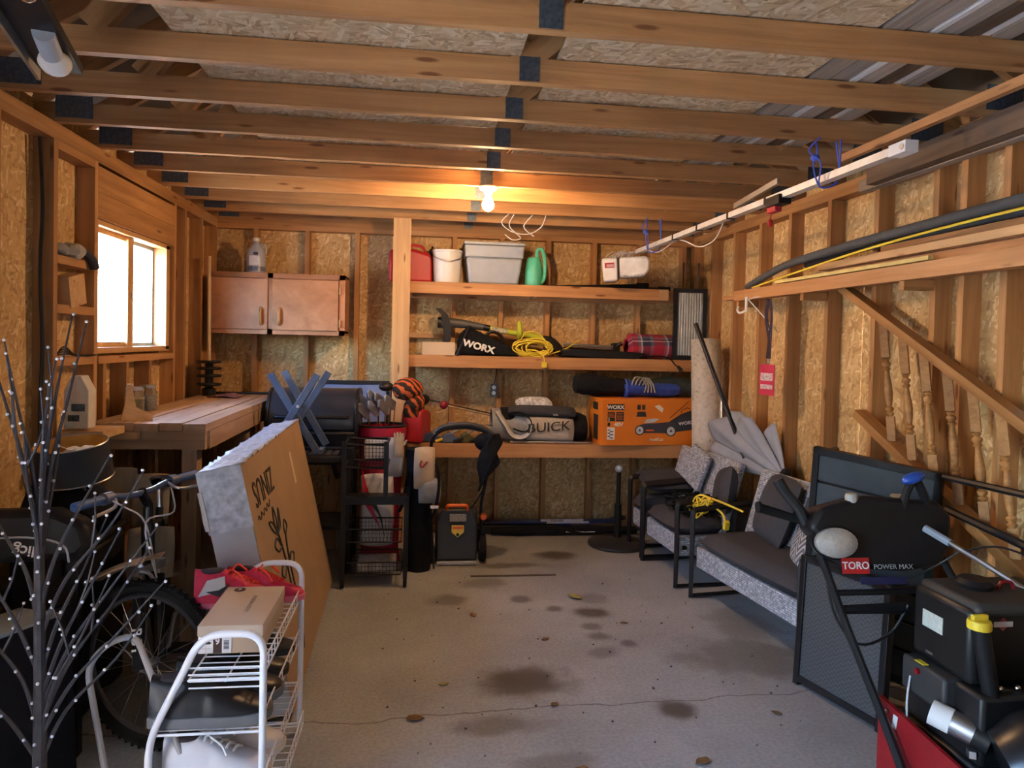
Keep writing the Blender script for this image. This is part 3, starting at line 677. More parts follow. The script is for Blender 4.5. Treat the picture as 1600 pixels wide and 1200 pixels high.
text('WORX', .075, fr((.45, 5.738, Z2+.075), (1, .06, -.25), (.25, .0, 1)), WHITEINK, t, sx=1.1, bold=.003, depth=.006)
# string trimmer, head up on the left
t = thing('string_trimmer', 'lime and black string trimmer lying along middle shelf', 'trimmer', (.65, 5.92, Z2))
LIME = mat('lime_plastic', (.52, .62, .05), .45, 0, .05)
YT = 5.93
B().tube(smooth_path([(.15, YT, 1.775), (.24, YT, 1.775), (.36, YT, 1.765), (.5, YT, 1.745)], 5), [.048, .05, .048, .045, .042, .040, .039, .038, .037, .036, .034, .033, .031, .03, .029, .028], 12).make('motor_body', mat('trimmer_grey', (.085, .088, .09), .5), t, True)
B().tube([(.5, YT, 1.745), (.555, YT, 1.735)], .027, 12).make('collar', BLACK, t, True)
sh = B().tube([(.55, YT, 1.736), (.72, YT, 1.71), (.88, YT, 1.69), (1.06, YT, 1.655)], .024, 12).make('shaft', LIME, t, True)
B().bar((.565, YT-.02, 1.733), (.70, YT-.02, 1.713), .012, .036).make('decal', mat('grey_decal', (.45, .46, .42), .5, 0, .6, 90), t, True)
B().tube(smooth_path([(.80, YT-.03, 1.665), (.80, YT-.07, 1.70), (.80, YT-.06, 1.76), (.80, YT-.02, 1.785)], 4), .022, 10).make('front_grip', LIME, t, True)
B().tube([(.79, YT, 1.70), (.80, YT-.04, 1.70)], .02, 8).make('grip_mount', LIME, t, True)
b = B().tube(smooth_path([(1.0, YT, 1.66), (1.07, YT, 1.64), (1.13, YT, 1.585), (1.16, YT, 1.545)], 4), [.03, .032, .035, .038, .04, .042, .043, .044, .044, .044, .042, .04, .035], 10); b.make('rear_handle', BLACK, t, True)
gp = [(-.145, -.06), (-.14, -.015), (-.08, .035), (0, .05), (.07, .05), (.13, .035), (.155, .005), (.13, -.025), (.09, -.01), (.05, -.015), (-.05, -.015), (-.10, -.02)]
B().prism(gp, .16, fr((.178, YT+.08, 1.752), (.12, 0, -1), (1, 0, .12))).make('guard', BLACK, t, True)
B().lathe([(.0, 0), (.045, 0), (.048, .02), (.04, .045), (0, .05)], 16, fr((.12, YT, 1.775), (0, 1, 0), (0, 0, 1)) ).make('spool_head', BLACK, t, True)
# yellow extension cord
def coil(b, c, rx, rz, n, r, jit, axis=(0, -1, 0), sq=.25):
    pts = []; X = V((1, 0, 0)); Z = V((0, 0, 1))
    ph = random.uniform(0, 6)
    for i in range(n*10):
        a = 2*math.pi*i/10; k = 1+jit*math.sin(a*.37+ph)
        pts.append(V(c)+V((rx*k*math.cos(a), .03*math.sin(a*.23+ph), rz*k*math.sin(a)+sq*rz*math.sin(a*.1+ph))))
    return b.tube(smooth_path(pts, 2), r, 6)
t = thing('extension_cord', 'bright yellow extension cord coiled on middle shelf, plug hanging over edge', 'cord', (.92, 5.79, Z2))
b = B(); coil(b, (.90, 5.80, Z2+.075), .155, .055, 7, .0055, .12); coil(b, (.93, 5.78, Z2+.09), .10, .07, 3, .0055, .2)
b.tube(smooth_path([(.80, 5.84, Z2+.12), (.84, 5.78, Z2+.2), (.93, 5.77, Z2+.2), (1.01, 5.76, Z2+.12), (1.03, 5.76, Z2+.03), (1.06, 5.80, Z2+.03), (1.2, 5.84, Z2+.08), (1.31, 5.9, Z2+.15)], 5), .0055, 6)
b.tube(smooth_path([(.85, 5.76, Z2+.06), (.93, 5.735, Z2+.05), (.985, 5.725, Z2+.0), (.99, 5.722, Z2-.045)], 5), .0055, 6)
b.make('cable', CORDY, t, True)
B().box((.99, 5.72, Z2-.06), (.042, .034, .05)).make('plug', YELLOW, t, True, bevel=.006)
B().box((.985, 5.72, Z2-.095), (.004, .01, .022)).box((.998, 5.72, Z2-.095), (.004, .01, .022)).make('prongs', STEEL, t, True)
# silver hedge-trimmer bar and black scabbard
t = thing('pole_saw_bar', 'silver twin tube pole with black end lying behind the scabbard', 'tool', (1.45, 5.97, Z2))
B().tube([(1.18, 5.90, 1.622), (1.60, 5.88, 1.605)], .012, 10).make('tube', STEEL, t, True)
B().tube([(1.18, 5.89, 1.595), (1.60, 5.87, 1.578)], .014, 10).make('tube', CHROME, t, True)
B().box((1.63, 5.90, 1.585), (.075, .06, .11)).make('end_block', BLACK, t, True, bevel=.012)
B().tube([(1.62, 5.89, 1.6), (1.68, 5.87, 1.64)], .018, 8).make('knob', BLACK, t, True)
B().box((1.40, 5.94, 1.543), (.5, .05, .07)).make('shoe', BLACK, t, True, bevel=.006)
t = thing('blade_scabbard', 'long black plastic blade scabbard lying on front of middle shelf', 'tool cover', (1.40, 5.80, Z2))
B().prism([(-.32, .055), (-.29, .005), (.27, -.012), (.36, .012), (.40, .05), (.30, .055), (-.1, .062)], .085, fr((1.45, 5.835, Z2+.008), (1, 0, -.02), (0, 0, 1))).make('shell', BLACK, t, True, bevel=.008)
B().prism([(-.08, .07), (-.02, .045), (.28, .03), (.32, .06)], .03, fr((1.45, 5.80, Z2+.004), (1, 0, -.02), (0, 0, 1))).make('lip', BLACKM, t, True, bevel=.004)
t = thing('power_cord', 'short black power cord with plug dangling below plaid blanket', 'cord', (2.05, 5.74, Z2-.1))
B().tube(smooth_path([(1.80, 5.80, Z2+.018), (1.95, 5.76, Z2+.03), (2.05, 5.735, Z2+.012), (2.10, 5.725, Z2-.04), (2.13, 5.72, Z2-.06)], 5), .006, 6).make('cable', BLACK, t, True)
B().tube([(2.12, 5.72, Z2-.05), (2.15, 5.715, Z2-.085)], [.012, .018], 8).make('plug', BLACK, t, True)
# plaid blanket roll
def plaid():
    m, nt, b = newmat('plaid_wool')
    tc = nt.nodes.new('ShaderNodeTexCoord'); se = nt.nodes.new('ShaderNodeSeparateXYZ'); lk(nt, tc.outputs['Object'], se.inputs[0])
    def M(op, a, c):
        q = nt.nodes.new('ShaderNodeMath'); q.operation = op
        for i, x in enumerate((a, c)):
            if isinstance(x, (int, float)): q.inputs[i].default_value = x
            else: lk(nt, x, q.inputs[i])
        return q.outputs[0]
    u = M('FRACT', M('MULTIPLY', M('ADD', se.outputs[0], 5.02), 4.4), 0); v = M('FRACT', M('MULTIPLY', M('ADD', M('ADD', se.outputs[2], M('MULTIPLY', se.outputs[1], .6)), 5.03), 6.0), 0)
    red, nav, gr, wh = (.42, .02, .05), (.03, .04, .09), (.16, .17, .22), (.60, .58, .60)
    st = [(0, red), (.40, gr), (.50, wh), (.56, nav), (.86, gr)]
    ru = ramp(nt, st, 'CONSTANT'); rv = ramp(nt, [(0, red), (.36, nav), (.62, wh), (.69, nav), (.84, gr)], 'CONSTANT'); lk(nt, u, ru.inputs[0]); lk(nt, v, rv.inputs[0])
    mx = nd(nt, 'ShaderNodeMixRGB'); mx.inputs[0].default_value = .5; lk(nt, ru.outputs[0], mx.inputs[1]); lk(nt, rv.outputs[0], mx.inputs[2])
    lk(nt, mx.outputs[0], b.inputs['Base Color']); b.inputs['Roughness'].default_value = .95
    return m
PLAID = plaid()
t = thing('plaid_blanket', 'rolled red and navy plaid blanket on middle shelf', 'blanket', (1.965, 5.945, Z2))
def roll(c, L, ry, rz, amp, seed):
    def g(u, v):
        a = 2*math.pi*u; x = (v-.5)*L; k = 1+amp*mnoise.noise(V((x*6, math.cos(a)*1.5, math.sin(a)*1.5+seed))); en = min(1, (.5-abs(v-.5))*9+.55)
        s_ = math.sin(a); return (c[0]+x, c[1]+ry*k*en*math.cos(a), c[2]+rz*(k*en*s_ if s_ > 0 else s_*min(1, en+.2)))
    return g
B().grid(roll((1.965, 5.945, Z2+.105), .46, .14, .105, .16, 1), 32, 18, cu=True).make('roll', PLAID, t, True, smooth=60)
B().tube(smooth_path([(1.738+.006*i, 5.945+(.085-.007*i)*math.cos(i*.8), Z2+.105+(.075-.006*i)*math.sin(i*.8)) for i in range(11)], 3), .012, 6).make('rolled_edge', PLAID, t, True)
# ================================================================== things on the low bench
# orange mower carton
t = thing('mower_carton', 'orange lawn mower carton on low bench below the tent bag', 'box', (1.84, 5.70, Z3))
OB = mat('orange_carton', (.72, .20, .012), .55, 0, .04, 5)
bx0, bx1, by0, by1, bz0, bz1 = 1.405, 2.285, 5.50, 5.83, Z3, 1.195
bm = Matrix.Translation((1.845, 5.665, 0)) @ Matrix.Rotation(R(4), 4, 'Z') @ Matrix.Translation((-1.845, -5.665, 0))
b = B().bx(bx0, bx1, by0, by1, bz0, bz1); b.v = [bm @ p for p in b.v]; b.make('carton', OB, t, True, bevel=.003)
def dec(name, m, pts, parent=t, M=None, yy=by0, h=.0016):
    M = M or bm
    b = B().prism(pts, h, M @ fr((0, yy+.0002, 0), (1, 0, 0), (0, 0, 1))); b.v = [p for p in b.v]
    return b.make(name, m, parent, True, smooth=0)
def rect(a, b_, c, d): return [(a, c), (b_, c), (b_, d), (a, d)]
def circ(x, z, r, n=16): return [(x+r*math.cos(2*math.pi*i/n), z+r*math.sin(2*math.pi*i/n)) for i in range(n)]
X = lambda px: bx0+(px-258)/(1400-258)*(bx1-bx0)       # carton-face units: measured along the printed face
Z = lambda py: bz1-(py-400)/(900-400)*(bz1-bz0)
DGP = mat('dark_print_grey', (.035, .037, .045), .5); LG = mat('light_print_grey', (.55, .57, .6), .5); 
dec('logo_block', BLACKINK, rect(X(320), X(500), Z(520), Z(455)))
for a in ((320, 398, 590, 540), (412, 495, 640, 540), (320, 398, 640, 598)): dec('info_block', BLACKINK, rect(X(a[0]), X(a[1]), Z(a[2]), Z(a[3])))
for k in range(5): dec('info_line', OB, rect(X(420), X(485-8*(k % 2)), Z(560+k*15), Z(556+k*15)), h=.0022)
for k in range(3): dec('info_line', OB, rect(X(326), X(390-8*(k % 2)), Z(556+k*13), Z(552+k*13)), h=.0022)
dec('info_panel', WHITEINK, rect(X(318), X(400), Z(838), Z(705)))
for k in range(6): dec('info_line', BLACKINK, rect(X(324+22*(k % 2)), X(352+34*(k % 2)), Z(738+k*17), Z(728+k*17)), h=.0022)
FT = lambda x, z: bm @ fr((X(x), by0-.001, Z(z)), (1, 0, 0), (0, 0, 1))
text('WORX', .042, FT(405, 490), WHITEINK, t, sx=1.05, bold=.0012, depth=.002)
text('5', .034, FT(335, 622), WHITEINK, t, depth=.002)
text('40V', .046, FT(440, 676), WHITEINK, t, bold=.001, depth=.002); dec('voltage_mark', BLACKINK, rect(X(322), X(350), Z(690), Z(655)))
text('IntelliCut', .030, FT(858, 838), WHITEINK, t, bold=.0005, depth=.002)
for xx in (640, 692): dec('battery_print', DGP, rect(X(xx), X(xx+36), Z(515), Z(460)))
dec('charger_print', DGP, [(X(630), Z(590)), (X(742), Z(590)), (X(730), Z(535)), (X(645), Z(535))])
dec('badge_print', WHITEINK, [(X(830), Z(475)), (X(880), Z(458)), (X(930), Z(500)), (X(915), Z(545)), (X(870), Z(510))])
dec('mower_bag_print', DGP, [(X(1000), Z(640)), (X(1125), Z(560)), (X(1280), Z(505)), (X(1300), Z(530)), (X(1308), Z(725)), (X(1080), Z(755))])
dec('mower_deck_print', mat('mower_print', (.05, .045, .06), .5), [(X(625), Z(740)), (X(640), Z(690)), (X(720), Z(665)), (X(850), Z(660)), (X(1040), Z(640)), (X(1080), Z(700)), (X(1060), Z(770)), (X(720), Z(765))], h=.0019)
dec('mower_motor_print', LG, [(X(725), Z(660)), (X(740), Z(620)), (X(830), Z(608)), (X(888), Z(612)), (X(830), Z(650))], h=.0022)
dec('mower_trim_print', ORANGE, [(X(735), Z(745)), (X(745), Z(728)), (X(820), Z(728)), (X(835), Z(745))], h=.0024)
for cx, cz, r in ((672, 737, 52), (1017, 745, 57)):
    rr = r*(bx1-bx0)/1142; dec('wheel_print', DGP, circ(X(cx), Z(cz), rr), h=.0024); dec('wheel_rim_print', LG, circ(X(cx), Z(cz), rr*.78), h=.0028)
    dec('wheel_hub_print', NAVY, [(X(cx)+rr*.35*math.cos(R(90+120*k)), Z(cz)+rr*.35*math.sin(R(90+120*k))) for k in range(3)], h=.0032)
hb = B().tube([bm @ V((X(a), by0-.001, Z(c))) for a, c in ((1000, 605), (1210, 418))], .003, 5); hb.make('mower_handle_print', BLACKINK, t, True)
hb = B().tube([bm @ V((X(a), by0-.001, Z(c))) for a, c in ((1125, 550), (1135, 515), (1200, 490), (1230, 508))], .003, 5); hb.make('mower_grip_print', BLACKINK, t, True)
text('WORX', .036, bm @ fr((X(1190), by0-.001, Z(658)), (1, 0, .12), (0, 0, 1)), WHITEINK, t, sx=1.2, bold=.001, depth=.002)
SF = lambda y, z: bm @ fr((bx0-.001, y, z), (0, -1, 0), (0, 0, 1))
for a, c, d, e in ((-.06, .06, .10, .155),): B().prism([(-.06, 0), (.06, 0), (.06, .06), (-.06, .06)], .002, SF(5.66, 1.10)).make('side_logo', BLACKINK, t, True)
B().prism([(-.06, 0), (.05, 0), (.05, .2), (-.06, .2)], .002, SF(5.64, .86)).make('side_picture', DGP, t, True)
# tent bag on the carton
t = thing('tent_bag', 'black and blue rolled camping gear lying on the orange carton', 'bag', (1.8, 5.70, 1.197))
def roll2(pts, rs, seed, amp=.18, n=22, sq=1.0):
    P = smooth_path(pts, 5); m = len(P)
    def g(u, v):
        k = v*(m-1); i = min(int(k), m-2); f = k-i; c = P[i].lerp(P[i+1], f)
        kk = v*(len(rs)-1); j = min(int(kk), len(rs)-2); r = rs[j]+(rs[j+1]-rs[j])*(kk-j)
        a = 2*math.pi*u; r *= 1+amp*mnoise.noise(V((c.x*9, math.cos(a)*1.6+seed, math.sin(a)*1.6)))
        return (c.x+.0, c.y+r*1.15*math.cos(a), c.z+r*sq*math.sin(a))
    return B().grid(g, n, m, cu=True)
roll2([(1.235, 5.68, 1.30), (1.35, 5.68, 1.295), (1.5, 5.69, 1.285), (1.68, 5.70, 1.275)], [.055, .085, .088, .082, .07, .066], 3).make('black_sleeping_pad', BLACKF, t, True, smooth=60)
B().lathe([(0, 0), (.06, .0), (.075, .01), (.08, .03)], 18, fr((1.232, 5.68, 1.30), (0, 1, 0), (0, 0, 1))).make('pad_end', BLACKF, t, True)
roll2([(1.64, 5.69, 1.268), (1.75, 5.69, 1.265), (1.95, 5.70, 1.262), (2.12, 5.70, 1.26)], [.062, .066, .06, .058, .055, .04], 8, .25).make('blue_stuff_sack', BLUE, t, True, smooth=60)
roll2([(1.8, 5.76, 1.29), (2.0, 5.76, 1.29), (2.2, 5.74, 1.28), (2.32, 5.72, 1.26)], [.03, .055, .065, .07, .05], 14, .35).make('dark_tarp_roll', mat('dark_green_nylon', (.02, .03, .03), .7, 0, .3, 20), t, True, smooth=60)
B().tube([(1.665, 5.69+.078*math.cos(a), 1.268+.068*math.sin(a)) for a in [2*math.pi*i/16 for i in range(16)]], .012, 6, closed=True).make('blue_rim', BLUE, t, True)
b = B()
for k in range(4): b.tube(smooth_path([(1.70+.03*k, 5.62, 1.30), (1.73+.03*k, 5.64, 1.36-.01*k), (1.79+.02*k, 5.66, 1.355), (1.82+.02*k, 5.62, 1.30), (1.80+.03*k, 5.60, 1.24)], 4), .007, 6)
b.make('strap', GREYF, t, True)
# lying BUICK golf bag
t = thing('golf_bag', 'grey and black golf bag lying on low bench', 'golf bag', (.95, 5.68, Z3))
def gb_fn(u, v):
    x = .56+.70*v; r = .135-.03*abs(v-.45)-.03*(v > .9); a = 2*math.pi*u
    k = 1+.12*mnoise.noise(V((x*5, math.cos(a)*1.3, math.sin(a)*1.3))); s_ = math.sin(a)
    return (x, 5.70+r*1.1*k*math.cos(a), Z3+.005+.135+.0*v+(r*k*s_*(1 if s_ > 0 else 1.0)))
b = B().grid(gb_fn, 28, 16, cu=True)
b.v = [V((p.x, p.y, max(p.z-.03*(p.x-.56), Z3+.003))) for p in b.v]; b.make('bag', GREYF, t, True, smooth=60)
B().lathe([(.10, 0), (.125, .02), (.13, .10), (.12, .14), (.10, .14), (.09, .03), (0, .02)], 22, fr((.62, 5.70, Z3+.15), (0, 1, 0), (0, 0, -1)) @ Matrix.Rotation(math.pi, 4, 'X')).make('collar', BLACKF, t, True)
PK = mat('beige_pocket', (.42, .38, .33), .85, 0, .08, 30)
b = B().pillow(fr((1.02, 5.572, Z3+.115), (1, 0, -.05), (0, 0.25, 1)), .40, .20, .09, 14, 4); b.make('pocket', PK, t, True, smooth=60)
b = B().pillow(fr((.96, 5.59, Z3+.255), (1, 0, -.02), (0, .9, 1)), .55, .10, .07, 12, 4); b.make('dark_pocket', DGREY, t, True, smooth=60)
b = B().tube(smooth_path([(.60, 5.60, Z3+.25), (.66, 5.55, Z3+.16), (.72, 5.535, Z3+.07), (.80, 5.53, Z3+.06), (.85, 5.53, Z3+.11), (.84, 5.54, Z3+.20)], 5), .03, 8, flat=.35); b.make('shoulder_strap', mat('pale_strap', (.46, .47, .48), .8), t, True)
b = B().tube(smooth_path([(.68, 5.56, Z3+.24), (.78, 5.53, Z3+.25), (.86, 5.52, Z3+.18), (.82, 5.52, Z3+.10), (.72, 5.53, Z3+.12)], 5), .012, 8, flat=.5); b.make('strap_edge', BLACKF, t, True)
text('BUICK', .105, fr((1.00, 5.514, Z3+.135), (1, .02, .08), (0, .12, 1)), BLACKINK, t, sx=1.15, depth=.004, shear=.1)
text('UZ', .03, fr((1.06, 5.545, Z3+.235), (1, 0, .03), (0, .5, 1)), WHITEINK, t, depth=.003)
roll2([(1.16, 5.72, Z3+.13), (1.25, 5.72, Z3+.12), (1.34, 5.72, Z3+.11)], [.13, .12, .115, .10], 21, .1).make('bag_base', BLACKF, t, True, smooth=60)
single(B().pillow(fr((.90, 5.66, Z3+.315), (1, 0, .02), (0, 1, .35)), .30, .12, .09, 10, 3), 'rag_bundle', mat('white_speckled_rag', (.55, .56, .58), .9, 0, .5, 45), 'pale speckled rag folded on top of the grey golf bag', 'rag')
B0 = [(-.02, 1.13), (.0, 1.10)]
def club(name, label, grip, head, kind, group=None):
    g, h = V(grip), V(head); t = thing(name, label, 'golf club', tuple(g), 0, group)
    B().tube([g, h], .0055, 6).make('shaft', CHROME if kind != 'wood' else BLACK, t, True)
    d = (h-g).normalized(); x = d.orthogonal().normalized()
    B().tube([g, g+d*.22], .011, 7).make('grip', RUBBER, t, True)
    if kind == 'iron':
        f = V((-.7, -.7, .1)); M_ = fr(h, f, d)
        B().prism([(-.014, -.028), (.016, -.04), (.098, .016), (.104, .066), (.08, .072), (-.01, .026)], .018, M_).make('head', STEEL, t, True, bevel=.003)
    elif kind == 'wood':
        M_ = fr(h, (-.8, -.6, 0), d)
        B().ball((0, 0, 0), (.058, .042, .05), 14, 9, M_.to_3x3().to_4x4()); b = B().ball(h+M_.to_3x3() @ V((.045, .0, 0)), (.06, .035, .045), 14, 9, M_.to_3x3().to_4x4()); b.make('head', BLACK, t, True)
    elif kind == 'ball':
        B().ball(h, .034, 14, 9).make('head', RED, t, True)
    return t
club('golf_club', 'iron club sticking out of the lying grey golf bag', (.85, 5.70, Z3+.16), (.05, 5.62, Z3+.335), 'wood')
club('golf_club', 'club with round red head cover poking from the lying golf bag', (.85, 5.68, Z3+.14), (.175, 5.60, Z3+.295), 'ball')
club('golf_club', 'club with slim chrome shaft low in the lying golf bag', (.85, 5.72, Z3+.1), (.33, 5.64, Z3+.15), 'iron')
single(B().tube([(.70, 5.545, Z3+.014), (1.00, 5.54, Z3+.014), (1.36, 5.535, Z3+.011)], [.010, .012, .009], 8), 'metal_pole', STEEL, 'thin grey pole lying along the front of low bench', 'pole')
# clamps and hand tools by the mower handle
for k, (x, y, w, c, nm, lab) in enumerate(((.10, 5.60, .16, NAVY, 'hand_clamp', 'navy hand clamp at the red can end of the tool pile'), (.24, 5.58, .15, mat('blue_grey_tool', (.09, .12, .2), .4), 'bar_clamp', 'blue grey clamp lying in the middle of the tool pile'), (.37, 5.60, .13, mat('olive_tool', (.10, .11, .05), .5), 'cordless_tool', 'olive cordless tool lying nearest the golf bag'))):
    t = thing(nm, lab, 'tool', (x, y, Z3))
    B().prism([(-w/2, 0), (w/2, .0), (w/2, .035), (.02, .05), (-.01, .085), (-w/2, .06)], .05, fr((x, y+.025, Z3+.002), (1, .1*k, 0), (0, 0, 1))).make('body', c, t, True, bevel=.008)
    B().tube([(x-w*.4, y-.01, Z3+.05), (x+w*.3, y-.02, Z3+.10)], .010, 8).make('jaw', STEEL, t, True)
    B().tube([(x+w*.1, y-.03, Z3+.012), (x+w*.6, y-.035, Z3+.04)], .012, 8).make('handle', BLACK if k else YELLOW, t, True)
gas_can((-.035, 5.66, Z3), R(75), 'dark red gas can on low bench behind the golf clubs', 1.0)
# television standing at the left end of the bench
t = thing('television', 'flat screen television leaning behind the barbecue', 'television', (-.535, 5.72, Z3))
TS = newmat('skylit_screen_glass'); TS[2].inputs['Base Color'].default_value = (.20, .25, .42, 1); TS[2].inputs['Roughness'].default_value = .22; TS[2].inputs['Specular IOR Level'].default_value = .9  # bluish sky reflection put into the screen's base colour
tm = Matrix.Translation((-.535, 5.72, Z3)) @ Matrix.Rotation(R(-8), 4, 'X')
for nm, c, d, m in (('back_shell', (0, .03, .24), (.55, .04, .46), BLACK), ('screen', (0, .004, .24), (.505, .008, .40), TS[0]), ('bezel', (0, 0, .455), (.56, .022, .03), BLACK), ('bezel', (0, 0, .02), (.56, .022, .04), BLACK), ('bezel', (-.268, 0, .24), (.025, .022, .40), BLACK), ('bezel', (.268, 0, .24), (.025, .022, .40), BLACK)):
    b = B().box(c, d); b.v = [tm @ p for p in b.v]; b.make(nm, m, t, True)
# outlet
t = thing('wall_outlet', 'silver double wall outlet screwed to a back wall stud', 'outlet', (.613, YB-D-.012, 1.15))
B().bx(.585, .64, YB-D-.045, YB-D, 1.155, 1.265).make('box', GALV, t, True)
for z in (1.187, 1.235):
    B().lathe([(.0, 0), (.017, 0), (.017, .006), (0, .006)], 14, fr((.6125, YB-D-.045, z), (1, 0, 0), (0, 0, 1))).make('socket', WHITEP, t, True)
B().tube(smooth_path([(.62, YB-D-.01, 1.265), (.635, YB-D-.012, 1.36), (.64, YB-D-.01, 1.42)], 4), .006, 6).make('cable', BLACK, t, True)
# ================================================================== small things at the bench and window
t = thing('plastic_jug', 'clear blue plastic jug with label on top of wall cabinet', 'jug', (-1.335, 5.92, CZ1))
JUG = newmat('translucent_jug'); JUG[2].inputs['Base Color'].default_value = (.62, .68, .80, 1); JUG[2].inputs['Roughness'].default_value = .25; JUG[2].inputs['Transmission Weight'].default_value = .35
B().lathe([(0, 0), (.068, 0), (.072, .012), (.072, .16), (.066, .19), (.03, .235), (.022, .245), (.022, .26)], 24).make('body', JUG[0], t)
B().lathe([(.0735, .02), (.0735, .05), (.0725, .055)], 24, cap=False).make('liquid_band', mat('blue_liquid', (.12, .16, .27), .3), t)
B().lathe([(.025, .258), (.027, .26), (.027, .285), (.0, .287)], 18).make('cap', WHITEP, t)
B().tube(smooth_path([(.03, 0, .225), (.062, 0, .235), (.075, 0, .20), (.068, 0, .165)], 4), .010, 8).make('handle', JUG[0], t)
B().box((.012, -.0725, .155), (.035, .003, .022)).make('label_block', NAVY, t)
B().box((.0, -.0715, .10), (.075, .003, .075)).make('label', mat('pale_label', (.66, .70, .78), .5, 0, .12, 70), t)
# pole with stacked black discs
t = thing('disc_stand', 'tall slim pole rising from stacked black discs on workbench', 'stand', (-1.60, 5.62, ZW))
B().tube([(-1.60, 5.62, ZW+.26), (-1.605, 5.61, 2.22)], .013, 10).make('pole', mat('brass_pole', (.62, .44, .26), .35, .3), t, True)
B().lathe([(0, 0), (.05, 0), (.05, .05), (.03, .06), (.03, .26), (0, .26)], 16, Matrix.Translation((-1.60, 5.62, ZW))).make('core', BLACK, t, True)
for z in (.085, .15, .205, .255): B().lathe([(0, 0), (.085, .0), (.09, .008), (.085, .018), (0, .02)], 20, Matrix.Translation((-1.60, 5.62, ZW+z-.01))).make('disc', BLACK, t, True)
b = B().grid(lambda u, v: (-1.54+.22*u+.03*mnoise.noise(V((u*4, v*4, 0))), 5.36+.22*v+.04*mnoise.noise(V((u*3, v*3, 5))), ZW+.012+.028*abs(mnoise.noise(V((u*5, v*5, 2))))*4*u*(1-u)), 12, 10)
o = single(b, 'shop_rag', mat('dusty_red_rag', (.22, .10, .09), .95, 0, .3, 40), 'crumpled dusty red rag on the workbench', 'rag'); o.modifiers.new('thickness', 'SOLIDIFY').thickness = .006
single(B().tube([(-1.66, 5.72, ZW+.012), (-1.15, 5.74, ZW+.012)], .010, 8), 'black_rod', BLACK, 'thin black rod lying across the far end of workbench', 'rod')
JG = newmat('jar_glass'); JG[2].inputs['Base Color'].default_value = (.9, .92, .9, 1); JG[2].inputs['Roughness'].default_value = .08; JG[2].inputs['Transmission Weight'].default_value = .85
for x, y, lab, fill in ((-1.62, 4.27, 'glass jar with yellow contents on workbench under window', mat('mustard_fill', (.55, .42, .10), .7, 0, .3, 60)), (-1.62, 4.46, 'glass jar of grey screws on workbench under window', mat('screw_fill', (.22, .22, .24), .5, .5, .5, 90))):
    t = thing('glass_jar', lab, 'jar', (x, y, ZW))
    B().lathe([(0, 0), (.05, 0), (.053, .01), (.053, .11), (.042, .128), (.042, .138)], 20).make('glass', JG[0], t)
    B().lathe([(0, .006), (.048, .006), (.048, .085), (0, .09)], 18).make('contents', fill, t)
    B().lathe([(.044, .133), (.045, .135), (.045, .152), (0, .153)], 20).make('lid', STEEL, t)
for x, y, h, m, lab, pr in ((-1.61, 3.60, .25, mat('cream_carton', (.62, .58, .50), .6, 0, .08, 25), 'cream carton with dark print beside the wooden offcut', True), (-1.64, 3.72, .23, WHITEP, 'white plastic bottle with black cap beside cream carton', False)):
    t = thing('carton' if pr else 'bottle', lab, 'carton' if pr else 'bottle', (x, y, ZW+.002))
    if pr:
        B().prism([(-.055, 0), (.055, 0), (.055, .18), (.02, .25), (-.02, .25), (-.055, .18)], .08, fr((0, .04, 0), (1, 0, 0), (0, 0, 1))).make('body', m, t, bevel=.004)
        B().box((.01, -.0405, .10), (.06, .002, .035)).box((-.01, -.0405, .05), (.05, .002, .03)).make('print', mat('carton_print', (.05, .08, .10), .6, 0, .8, 60), t)
    else:
        B().lathe([(0, 0), (.042, 0), (.045, .01), (.045, .14), (.018, .19), (.016, .2)], 18).make('body', m, t); B().lathe([(.019, .198), (.02, .2), (.02, .23), (0, .231)], 16).make('cap', BLACK, t)
single(B().prism([(0, 0), (.15, 0), (.14, .03), (.07, .07), (.05, .19), (.03, .19), (.02, .08)], .03, fr((-1.55, 3.90, ZW+.003), (.7, .4, 0), (0, 0, 1))), 'wood_offcut', PINE, 'pointed pale wood offcut standing at the front corner of workbench', 'offcut')
# niche shelf contents
t = thing('work_gloves', 'grey bundled work gloves on top niche shelf', 'gloves', (-1.72, 3.7, 1.985))
b = B().ball((-1.715, 3.62, 2.015), (.04, .06, .03), 16, 12); b.v = [p+V((mnoise.noise(p*30), mnoise.noise(p*30+V((5, 0, 0))), mnoise.noise(p*30+V((0, 5, 0)))))*.014 for p in b.v]; b.make('glove', GREYF, t, True)
b = B().ball((-1.70, 3.72, 2.022), (.045, .07, .038), 16, 12); b.v = [p+V((mnoise.noise(p*30), mnoise.noise(p*30+V((5, 0, 0))), mnoise.noise(p*30+V((0, 5, 0)))))*.016 for p in b.v]; b.make('glove', mat('stone_grey_fabric', (.36, .35, .33), .9, 0, .2, 30), t, True)
B().tube(smooth_path([(-1.70, 3.75, 2.03), (-1.68, 3.80, 2.02), (-1.665, 3.84, 1.99), (-1.66, 3.86, 1.95)], 4), .022, 8).make('cuff', DGREY, t, True)
single(B().box((-1.715, 3.72, 1.83), (.075, .16, .15), (R(12), 0, 0)), 'wooden_box', PINE, 'small tan wooden box tilted on middle niche shelf', 'box')
b = B()
for k in range(4): b.tube(smooth_path([(-1.73, 3.56+.02*k, 1.508), (-1.71, 3.66, 1.52+.012*k), (-1.70, 3.76, 1.51), (-1.69+.01*k, 3.88, 1.512)], 4), .004, 5)
single(b, 'wire_offcuts', BLACK, 'thin black wire offcuts on lowest niche shelf', 'wire')
single(B().tube(smooth_path([(-1.725, 3.46, 2.50), (-1.72, 3.478, 2.2), (-1.725, 3.470, 1.9), (-1.72, 3.482, 1.55), (-1.725, 3.475, 1.2), (-1.72, 3.478, .3), (-1.725, 3.47, .02)], 5), .008, 6), 'wall_cable', BLACK, 'black cable running down a left wall stud', 'cable')
